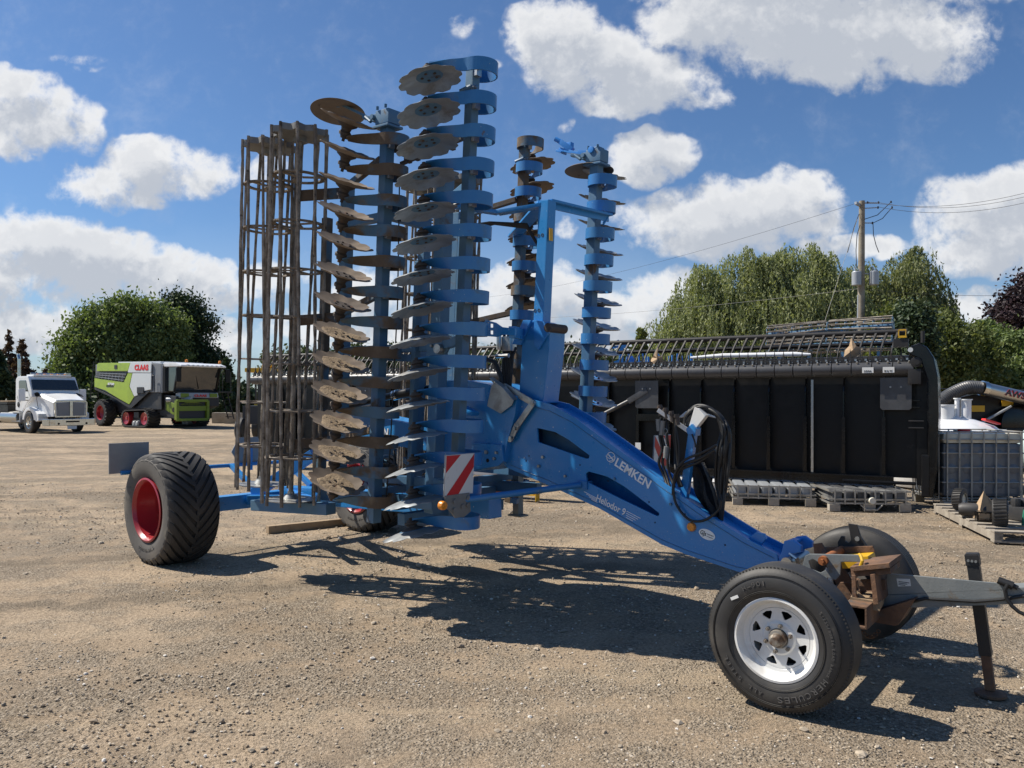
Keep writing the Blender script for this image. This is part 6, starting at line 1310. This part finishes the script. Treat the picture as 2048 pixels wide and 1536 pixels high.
# ---------------------------------------------------------------- green and white combine harvester
CY = R(-36); CL = Vector((-19.67, 44.2, 0)); FC = Fr(CL, CY)
cmb_ = root('combine_harvester', 'green and white combine harvester on tracks parked before the leafy trees', 'combine harvester', CL, CY)
def z1(pts): return [(x / 4.267, 560 + y / 4.267) for x, y in pts]
def cs(pts, y): return FC.poly(z1(pts), 'y', y)
def build_combine():
    y = -1.62; D = (0, 3.24, 0)
    def skin(name, pts, m, yy=y, th=.06, mir=True, bevel=.02):
        P = cs(pts, yy); o = ob(name, MB().plate(P, (0, th, 0)), m, cmb_, bevel=bevel)
        if mir: ob(name, MB().plate([Vector((p.x, -p.y - th, p.z)) for p in P], (0, th, 0)), m, cmb_, bevel=bevel)
        return o
    core = cs([(815, 722), (1375, 712), (1375, 960), (1240, 960), (1105, 1055), (815, 915)], -1.52); ob('body_core', MB().plate(core, (0, 3.04, 0)), 'combine_grey', cmb_, bevel=.04)
    skin('rear_hood', [(828, 720), (840, 708), (1112, 706), (1088, 778), (826, 778)], 'green_paint'); skin('upper_panel', [(1114, 702), (1280, 698), (1292, 712), (1286, 792), (1092, 790), (1090, 780)], 'combine_white')
    skin('vent_panel', [(822, 782), (1086, 788), (1050, 872), (806, 836)], 'dark_plastic', -1.58)
    mb = MB()
    for k in range(9):
        P = cs([(825 + 28 * k, 790 + 1 * k), (812 + 28 * k, 834 + 4.5 * k)], -1.63); mb.bar(P[0], P[1], .02, .02)
    for t in (.15, .5, .85): P = cs([(820, 786 + 46 * t), (1080 - 30 * t, 792 + 76 * t)], -1.64); mb.bar(P[0], P[1], .02, .03)
    ob('vent_rails', mb, 'gun_grey', cmb_)
    skin('side_panel', [(806, 838), (900, 850), (1054, 873), (1090, 796), (1126, 796), (1102, 908), (1142, 998), (1102, 1062), (1010, 1010), (895, 940), (806, 912)], 'green_paint')
    skin('side_cover', [(1130, 796), (1290, 796), (1286, 935), (1235, 945), (1172, 925), (1172, 985), (1144, 994), (1106, 908)], 'combine_white')
    skin('tank_side', [(1292, 700), (1384, 712), (1382, 962), (1294, 955)], 'gun_grey', -1.50)
    skin('lower_skirt', [(1105, 1065), (1235, 955), (1378, 965), (1378, 1105), (1082, 1108)], 'dark_plastic', -1.45); skin('lower_edge', [(806, 914), (1100, 1066), (1140, 1002), (1238, 950), (1276, 950), (1120, 1095), (1085, 1085), (990, 1020), (806, 935)], 'dark_plastic', -1.60)
    ob('roof_deck', MB().plate(cs([(1010, 698), (1370, 694), (1370, 712), (1010, 710)], -1.3), (0, 2.6, 0)), 'white_paint', cmb_)
    mb = MB(); P = cs([(1148, 768), (1266, 768)], -1.625); letter(mb, 'CLAAS', P[0], P[1], .30, (0, -1, 0), .05, .01); ob('lettering', mb, 'red_letter', cmb_, label='red lettering on the white panel')
    mb = MB(); P = cs([(920, 895), (976, 897)], -1.625); letter(mb, '8700', P[0], P[1], .13, (0, -1, 0), .04, .01); ob('lettering', mb, 'white_letter', cmb_)
    mb = MB(); P = cs([(908, 911), (968, 914)], -1.625); letter(mb, 'LEXION', P[0], P[1], .12, (0, -1, 0), .03, .01); ob('lettering', mb, 'dark_letter', cmb_)
    mb = MB(); P = cs([(977, 742), (998, 742)], -1.63); mb.box((P[0] + P[1]) / 2, (.3, .03, .22)); P = cs([(1170, 935), (1225, 945)], -1.64); mb.box((P[0] + P[1]) / 2, (.7, .03, .34)); ob('side_hatch', mb, 'dark_plastic', cmb_, bevel=.02)
    # cab
    Gs = cs([(1390, 742), (1520, 738), (1484, 952), (1388, 946)], -1.3); xt, xb = Gs[1].x, Gs[2].x; zt_, zb = Gs[1].z, Gs[2].z
    ob('cab_glass', MB().plate(Gs, (0, 2.5, 0)), 'cab_glass', cmb_, bevel=.03)
    mb = MB()
    for yy in (-1.31, 1.21): mb.bar((xt + .02, yy, zt_), (xb + .02, yy, zb), .08, .08); mb.bar((Gs[0].x, yy, zt_), (Gs[3].x, yy, zb), .08, .08)
    mb.bar((xb + .03, -1.3, zb - .02), (xb + .03, 1.2, zb - .02), .1, .12); ob('cab_pillar', mb, 'black_satin', cmb_)
    rf = cs([(1375, 722), (1400, 702), (1500, 704), (1545, 722), (1545, 738), (1378, 742)], -1.4); ob('cab_roof', MB().plate(rf, (0, 2.7, 0)), 'white_paint', cmb_, bevel=.06)
    mb = MB(); xr = max(p.x for p in rf)
    for k in range(8): yy = -1.0 + k * .28; mb.box((xr + .02, yy, rf[3].z - .02), (.06, .13, .07))
    ob('work_light', mb, 'lamp_clear', cmb_); mb = MB(); mb.lathe([(0, .16), (.07, .13), (.08, 0)], 12, 'z', (xr - .15, -1.0, rf[2].z + .02)); mb.lathe([(0, .16), (.07, .13), (.08, 0)], 12, 'z', (xr - .15, 1.0, rf[2].z + .02)); ob('beacon', mb, 'amber', cmb_)
    mb = MB(); mb.bar((xb + .10, .1, zb + .15), (xb + .30, -.25, zb + 1.1), .03, .02); ob('wiper', mb, 'black_satin', cmb_)
    mb = MB()
    for yy in (-1.45, 1.5): mb.box((xt + .3, yy, zt_ - .45), (.08, .28, .75)); mb.bar((xt, yy * .75, zt_ - .05), (xt + .3, yy, zt_ - .1), .04, .04)
    ob('mirror', mb, 'black_satin', cmb_, bevel=.02)
    mb = MB(); mb.plate([(xb - .1, -1.15, zb - .38), (xb + .35, -1.15, zb - .34), (xb + .32, -1.15, zb - .06), (xb - .1, -1.15, zb - .04)], (0, 2.3, 0)); ob('cab_base', mb, 'gun_grey', cmb_, bevel=.04)
    mb = MB()
    for yy in (-1.1, .62): mb.box((xb + .36, yy + .22, zb - .20), (.05, .46, .22))
    ob('headlight', mb, 'green_dark', cmb_, bevel=.02); mb = MB(); letter(mb, 'CLAAS', (xb + .36, -.32, zb - .28), (xb + .36, .42, zb - .28), .13, (1, 0, 0), .04, .01); ob('lettering', mb, 'red_letter', cmb_)
    # feeder house and its green front frame
    fx = 3.25; F = lambda a, b: FC.hit(a / 4.267, 560 + b / 4.267, 'x', fx)
    A, B_ = F(1508, 1030), F(1768, 1188); ya, yb_, zt2, zb2 = A.y, B_.y, A.z, B_.z
    mb = MB(); mb.plate([(1.3, ya + .15, 1.2), (fx, ya + .15, zt2 - .1), (fx, ya + .15, zb2), (1.3, ya + .15, .7)], (0, yb_ - ya - .3, 0)); mb.plate([(1.0, -1.3, 1.9), (2.9, -1.3, 1.75), (2.9, -1.3, 1.2), (1.0, -1.3, .8)], (0, 2.6, 0)); ob('feeder_house', mb, 'dark_plastic', cmb_, bevel=.03)
    mb = MB(); w = .14
    mb.box((fx, (ya + yb_) / 2, zt2), (.2, yb_ - ya, w)); mb.box((fx, (ya + yb_) / 2, zb2), (.2, yb_ - ya, w)); mb.box((fx, ya, (zt2 + zb2) / 2), (.22, w, zt2 - zb2)); mb.box((fx, yb_, (zt2 + zb2) / 2), (.22, w, zt2 - zb2)); mb.box((fx - .02, (ya + yb_) / 2, zt2 - .42), (.14, yb_ - ya - .1, .26))
    arc_ = [(fx, (ya + yb_) / 2 + (yb_ - ya) * .42 * math.cos(a), zt2 - .32 + .26 * math.sin(a)) for a in np.linspace(0, math.pi, 14)]; mb.plate(arc_, (-.1, 0, 0)); ob('feeder_frame', mb, 'green_dark', cmb_, bevel=.02)
    mb = MB(); mb.plate([(1.9, -1.32, 1.55), (2.9, -1.32, 1.35), (3.1, -1.32, 1.0), (2.7, -1.32, .72), (1.9, -1.32, 1.0)], (0, .5, 0)); ob('feeder_side', mb, 'green_dark', cmb_, bevel=.05); mb = MB(); mb.lathe([(0, -.03), (.13, -.03), (.13, .0)], 20, 'y', (2.75, -1.33, 1.02)); ob('drive_port', mb, 'dark_hole', cmb_); mb = MB(); mb.cyl((2.1, -1.35, 1.55), (fx, -.6, 1.60), .14, 16); ob('drive_cover', mb, 'gun_grey', cmb_)
    # tracks
    def track(sg):
        yc = sg * 1.50; P = FC.poly(z1([(1085, 1180), (1235, 1190)]), 'y', -1.75); x0, x1 = P[0].x, P[1].x; t_ = mkobj('track_unit', None, cmb_, (0, yc, 0)); r0 = .44; H = .50
        loop = []; n = 16
        for k in range(n): a = R(90 + 180 * k / (n - 1)); loop.append((x0 + r0 * math.cos(a) * 1.0, .52 + (r0 + .03) * math.sin(a)))
        for k in range(n): a = R(-90 + 180 * k / (n - 1)); loop.append((x1 + .06 + (r0 + .05) * math.cos(a), .55 + (r0 + .06) * math.sin(a)))
        inn = [((q[0] - (x0 + x1) / 2) * .93 + (x0 + x1) / 2, (q[1] - .53) * .86 + .53) for q in loop]
        mb = MB(); L = len(loop); w = .36
        vs = [(a, -w, b) for a, b in loop] + [(a, w, b) for a, b in loop] + [(a, -w, b) for a, b in inn] + [(a, w, b) for a, b in inn]; fs = []
        for k in range(L):
            j = (k + 1) % L; fs += [(k, j, L + j, L + k), (2 * L + k, 3 * L + k, 3 * L + j, 2 * L + j), (k, 2 * L + k, 2 * L + j, j), (L + k, L + j, 3 * L + j, 3 * L + k)]
        mb.add(vs, fs)
        pts = [Vector((a, 0, b)) for a, b in loop + loop[:1]]; per = sum((q - p).length for p, q in zip(pts, pts[1:])); s = 0; nl = 44; seg = 0; acc = 0
        for k in range(nl):
            tg = per * k / nl
            while acc + (pts[seg + 1] - pts[seg]).length < tg: acc += (pts[seg + 1] - pts[seg]).length; seg += 1
            d = (pts[seg + 1] - pts[seg]).normalized(); c = pts[seg] + d * (tg - acc); nn = Vector((-d.z, 0, d.x)); c2 = Vector(((x0 + x1) / 2, 0, .53))
            if nn.dot(c - c2) < 0: nn = -nn
            for ss in (-1, 1): mb.bar(c + nn * .02 + Vector((0, 0, 0)), c + nn * .02 + d * .16 + Vector((0, ss * .35, 0)), .07, .06, nn)
        ob('track_belt', mb, 'rubber', t_)
        mb = MB()
        for x in (x0, x1 + .05): 
            for s_ in (-1, 1): mb.lathe([(.36, .30 * s_), (.34, .33 * s_), (.28, .30 * s_), (.12, .27 * s_), (.10, .31 * s_), (0, .31 * s_)], 32, 'y', (x, 0, .52))
            mb.lathe([(.37, -.3), (.37, .3)], 32, 'y', (x, 0, .52))
        ob('drive_wheel', mb, 'red_rim', t_); mb = MB(); xm = (x0 + x1) / 2
        for x in (xm - .13, xm + .20): mb.lathe([(0, -.33), (.09, -.33), (.11, -.30), (.17, -.31), (.17, .31), (.11, .30), (0, .33)], 24, 'y', (x, 0, .24))
        ob('bogie_roller', mb, 'gun_grey', t_); mb = MB(); mb.box((xm, 0, .52), (x1 - x0, .2, .22)); mb.box((xm + .05, 0, .72), (.5, .5, .3)); ob('track_frame', mb, 'dark_plastic', t_)
    track(-1); track(1)
    # rear wheels
    c = FC.hit(858 / 4.267, 560 + 1132 / 4.267, 'y', -1.65); rr_ = c.z
    for sg in (-1, 1):
        w = mkobj('wheel', None, cmb_, (c.x, sg * 1.40, rr_)); mb = MB(); q = rr_
        mb.lathe([(q * .52, -.27), (q * .8, -.32), (q * .93, -.29), (q * .955, -.2), (q * .955, .2), (q * .93, .29), (q * .8, .32), (q * .52, .27)], 48, 'y', closed=True)
        for k in range(22):
            for ss in (-1, 1): a = k * 2 * math.pi / 22 + (.14 if ss > 0 else 0); mb.bar((q * .955 * math.cos(a), 0, q * .955 * math.sin(a)), (q * .94 * math.cos(a + .3), ss * .30, q * .94 * math.sin(a + .3)), .07, .09, (math.cos(a), 0, math.sin(a)))
        ob('tyre', mb, 'rubber', w); mb = MB(); mb.lathe([(q * .55, -.29), (q * .51, -.27), (q * .47, -.1), (q * .3, -.02), (0, -.02), (0, .1), (q * .5, .27)], 36, 'y'); ob('rim', mb, 'red_rim', w, angle=25)
    mb = MB(); mb.bar((c.x, -1.3, rr_), (c.x, 1.3, rr_), .2, .2); mb.box((c.x + 1.2, 0, 1.25), (3.0, 1.9, .9)); ob('rear_axle', mb, 'dark_plastic', cmb_)
    mb = MB()                                                     # service ladder and rail at the tail
    P = cs([(800, 700), (775, 960), (770, 1010), (812, 720)], -1.5)
    for dy in (0, .45): mb.tube([P[0] + Vector((0, dy, 0)), P[1] + Vector((0, dy, 0)), P[2] + Vector((0, dy, 0))], .025, 6)
    for k in range(8): q = P[0].lerp(P[1], k / 7); mb.tube([q, q + Vector((0, .45, 0))], .02, 5)
    P = cs([(1296, 815), (1315, 815), (1318, 950), (1298, 950)], -1.66); mb.tube(P + [P[0]], .02, 5); ob('ladder', mb, 'dark_plastic', cmb_)
    mb = MB()                                                     # cab access platform and steps on the far side
    for k in range(5): mb.box((xb - .2, 2.0 + .05 * k, 1.9 - .33 * k), (.5, .12, .04))
    mb.box((xb - .3, 1.65, 2.0), (1.2, .9, .06)); mb.bar((xb + .05, 1.9, 2.0), (xb + .05, 2.35, .45), .05, .05); mb.bar((xb - .5, 1.9, 2.0), (xb - .5, 2.35, .45), .05, .05)
    for yy in (1.3, 2.05): mb.tube([(xb + .2, yy, 2.0), (xb + .2, yy, 3.1), (xb - .6, yy, 3.1), (xb - .6, yy, 2.0)], .02, 5)
    ob('access_steps', mb, 'dark_plastic', cmb_)
build_combine()
# ---------------------------------------------------------------- white truck
TYW = R(-36); TL_ = Vector((-22.1, 37.2, 0)); FT = Fr(TL_, TYW)
trk = root('truck', 'white bonneted truck with chrome bumper at the left edge', 'truck', TL_, TYW)
def ts(pts, y): return FT.poly(z1(pts), 'y', y)
def build_truck():
    cab = ts([(134, 845), (150, 822), (236, 820), (244, 846), (268, 944), (272, 1000), (230, 1050), (190, 1125), (132, 1112)], -1.08); ob('cab', MB().plate(cab, (0, 2.16, 0)), 'white_paint', trk, bevel=.05)
    win = ts([(160, 862), (172, 856), (218, 856), (234, 945), (172, 948), (160, 930)], -1.10); ob('side_window', MB().plate(win, (0, 2.20, 0)), 'cab_glass', trk, bevel=.01)
    a, b = cab[3].lerp(cab[4], .06), cab[3].lerp(cab[4], .96); d = Vector((b.x - a.x, 0, b.z - a.z)); n = Vector((-d.z, 0, d.x)).normalized(); n = n if n.x > 0 else -n
    ws = [Vector((a.x, -.99, a.z)), Vector((b.x, -1.03, b.z)), Vector((b.x, 1.03, b.z)), Vector((a.x, .98, a.z))]; ob('windscreen', MB().plate([p + n * .02 for p in ws], n * .03), 'cab_glass', trk, bevel=.01)
    mb = MB(); mb.box((cab[2].x - .3, 0, cab[2].z + .05), (.8, 1.7, .08)); ob('roof_cap', mb, 'white_paint', trk, bevel=.03)
    mb = MB()
    for y in (-.62, -.3, 0, .3, .62): mb.box((cab[2].x - .05, y, cab[2].z + .09), (.10, .10, .07))
    ob('marker_light', mb, 'amber', trk, bevel=.01); mb = MB(); mb.tube([(cab[2].x - .4, -.8, cab[2].z + .14), (cab[2].x - .4, .8, cab[2].z + .14)], .04, 8); mb.box((cab[2].x - .1, .75, cab[2].z + .12), (.2, .2, .14)); ob('roof_bar', mb, 'chrome', trk)
    # bonnet, fenders
    hb = ts([(266, 942), (452, 1026), (452, 1165), (330, 1165), (268, 1060)], -.78); xf, zf = hb[1].x, hb[1].z; x0, zb = hb[0].x, hb[0].z
    mb = MB(); sec = []
    for x, w, zt_, z0_ in ((x0, 1.0, zb, 1.0), (x0 + .5 * (xf - x0), .88, (zb + zf) / 2 + .06, .75), (xf - .05, .74, zf, hb[2].z), (xf, .70, zf - .06, hb[2].z)):
        sec.append([(x, -w, z0_), (x, -w, zt_ - .12), (x, -w + .12, zt_), (x, -.12, zt_ + .03), (x, .12, zt_ + .03), (x, w - .12, zt_), (x, w, zt_ - .12), (x, w, z0_)])
    vs = [p for s in sec for p in s]; fs = [(k * 8 + j, k * 8 + (j + 1) % 8, k * 8 + 8 + (j + 1) % 8, k * 8 + 8 + j) for k in range(3) for j in range(8)] + [tuple(range(8)), tuple(range(24, 32))]; mb.add(vs, fs, 0, True); ob('bonnet', mb, 'white_paint', trk, angle=30)
    gz0, gz1 = hb[2].z + .02, zf - .10; mb = MB()
    for s in (-1, 1): mb.plate([(xf + .01, s * .05, gz0), (xf + .01, s * .60, gz0), (xf + .01, s * .62, gz1 - .04), (xf + .01, s * .05, gz1)], (.03, 0, 0))
    ob('grille_mesh', mb, 'combine_grey', trk); mb = MB(); fr = [(xf + .02, -.69, gz0 - .03), (xf + .02, .69, gz0 - .03), (xf + .02, .71, gz1), (xf + .02, .60, gz1 + .06), (xf + .02, -.60, gz1 + .06), (xf + .02, -.71, gz1)]
    for k in range(6): mb.bar(fr[k], fr[(k + 1) % 6], .06, .06)
    mb.box((xf + .05, 0, (gz0 + gz1) / 2 + .02), (.05, .12, gz1 - gz0 + .1)); ob('grille_surround', mb, 'chrome', trk); mb = MB()
    for s in (-1, 1): P = ts([(288, 962), (330, 975), (350, 1000), (300, 985)], -.97); mb.plate([Vector((p.x, s * .965 if s < 0 else .925, p.z)) for p in P], (0, .04, 0))
    ob('air_intake', mb, 'dark_plastic', trk)
    for s in (-1, 1):
        out = [(-.75, .62), (-.62, .95), (-.30, 1.18), (.15, 1.22), (.55, 1.10), (.98, .92), (1.02, .60), (.78, .55), (.62, .62), (.52, .62)] + [(.54 * math.cos(a), .5 + .56 * math.sin(a)) for a in np.linspace(.3, math.pi - .2, 12)] + [(-.58, .62)]
        mb = MB().plate([(a, s * 1.14 if s < 0 else s * 1.14 - .42, b) for a, b in out], (0, .42, 0)); ob('fender', mb, 'white_paint', trk, bevel=.03)
        mb = MB(); mb.box((.96, s * .96, .82), (.12, .36, .20)); ob('headlight', mb, 'lamp_clear', trk, bevel=.03)
    bx = xf + .15; mb = MB(); mb.box((bx, 0, .52), (.12, 2.0, .32)); 
    for s in (-1, 1): mb.box((bx - .14, s * 1.05, .52), (.36, .14, .32), (0, 0, -s * .5))
    bp_ = ob('bumper', mb, 'chrome', trk, bevel=.02); mb = MB(); mb.box((bx + .065, 0, .55), (.01, .6, .07))
    for s in (-1, 1): mb.cyl((bx + .06, s * .62, .46), (bx + .07, s * .62, .46), .05, 12)
    ob('bumper_slot', mb, 'dark_hole', bp_); mb = MB(); mb.box((bx + .03, -.02, .28), (.01, .42, .16)); lp = ob('licence_plate', mb, 'paper', trk)
    for s in (-1, 1):
        m_ = ts([(147, 895), (147, 985)], -1.45) if s < 0 else None; zc = 1.85; mx = cab[3].x - .0
        mb = MB(); mb.box((mx, s * 1.38, 1.80), (.12, .30, .58)); ob('mirror', mb, 'white_paint', trk, bevel=.04); mb = MB(); mb.bar((mx - .1, s * 1.0, 1.55), (mx, s * 1.34, 1.55), .04, .04); mb.bar((mx - .1, s * 1.0, 2.0), (mx, s * 1.34, 2.0), .04, .04); ob('mirror_arm', mb, 'black_satin', trk)
    mb = MB(); mb.tube([(.55, -.95, 1.15), (.62, -1.05, 1.6), (.58, -1.02, 1.75)], .012, 5); mb.lathe([(0, -.03), (.10, -.01), (.11, .01)], 16, 'x', (.58, -1.02, 1.82)); ob('spot_mirror', mb, 'black_satin', trk)
    mb = MB(); P = ts([(148, 1022), (186, 1024)], -1.085); letter(mb, 'GJs', P[0], P[1], .26, (0, -1, 0), .02, .006); P = ts([(190, 1004), (240, 1006)], -1.085); letter(mb, 'Equipment', P[0], P[1], .07, (0, -1, 0), 0, .006); ob('lettering', mb, 'dark_letter', trk)
    mb = MB(); P = ts([(158, 1062)], -1.085); mb.lathe([(0, -.02), (.12, -.015), (.14, .0)], 16, 'y', P[0]); ob('step_light', mb, 'dark_plastic', trk)
    def wheel(x, y, dual=False):
        w = mkobj('wheel', None, trk, (x, y, .5)); s = 1 if y > 0 else -1; mb = MB(); mb.lathe([(.28, -.13), (.42, -.15), (.48, -.135), (.50, -.12), (.50, .12), (.48, .135), (.42, .15), (.28, .13)], 36, 'y', closed=True); ob('tyre', mb, 'rubber_dark', w)
        mb = MB(); mb.lathe([(.29, .13 * s), (.26, .12 * s), (.24, .03 * s), (.12, .06 * s), (.10, .15 * s), (0, .15 * s)], 28, 'y')
        for k in range(10): a = k * .628; mb.cyl((.17 * math.cos(a), .04 * s, .17 * math.sin(a)), (.17 * math.cos(a), .09 * s, .17 * math.sin(a)), .018, 6)
        ob('rim', mb, 'chrome', w)
    for y in (-1.02, 1.02): wheel(0, y)
    for x in (-4.6, -5.9):
        for y in (-1.0, 1.0): wheel(x, y)
    mb = MB(); mb.cyl((-3.1, -.95, .72), (-1.15, -.95, .72), .30, 24); ob('fuel_tank', mb, 'brushed', trk); mb = MB(); mb.box((-1.3, -1.05, .55), (.9, .3, .06)); mb.box((-1.2, -1.08, .95), (.8, .25, .05)); mb.box((-.85, -1.05, .75), (.06, .3, .5)); ob('cab_step', mb, 'gun_grey', trk)
    mb = MB()
    for y in (-.42, .42): mb.box((-2.5, y, .85), (8.0, .08, .26))
    mb.box((.2, 0, .5), (.15, 1.9, .14)); ob('chassis_rail', mb, 'black_satin', trk); mb = MB(); mb.box((-4.9, 0, 1.15), (5.2, 2.3, .35)); mb.box((-4.9, 0, 1.40), (5.3, 2.4, .1)); ob('flat_deck', mb, 'black_satin', trk); mb = MB(); mb.box((-4.9, 0, 1.49), (5.2, 2.3, .06)); ob('deck_boards', mb, 'wood', trk)
    mb = MB(); mb.cyl((-1.5, -.95, 1.0), (-1.5, -.95, 3.55), .075, 14); mb.cyl((-1.5, -.95, 3.5), (-1.62, -.95, 3.75), .07, 12); ob('exhaust_stack', mb, 'chrome', trk)
build_truck()
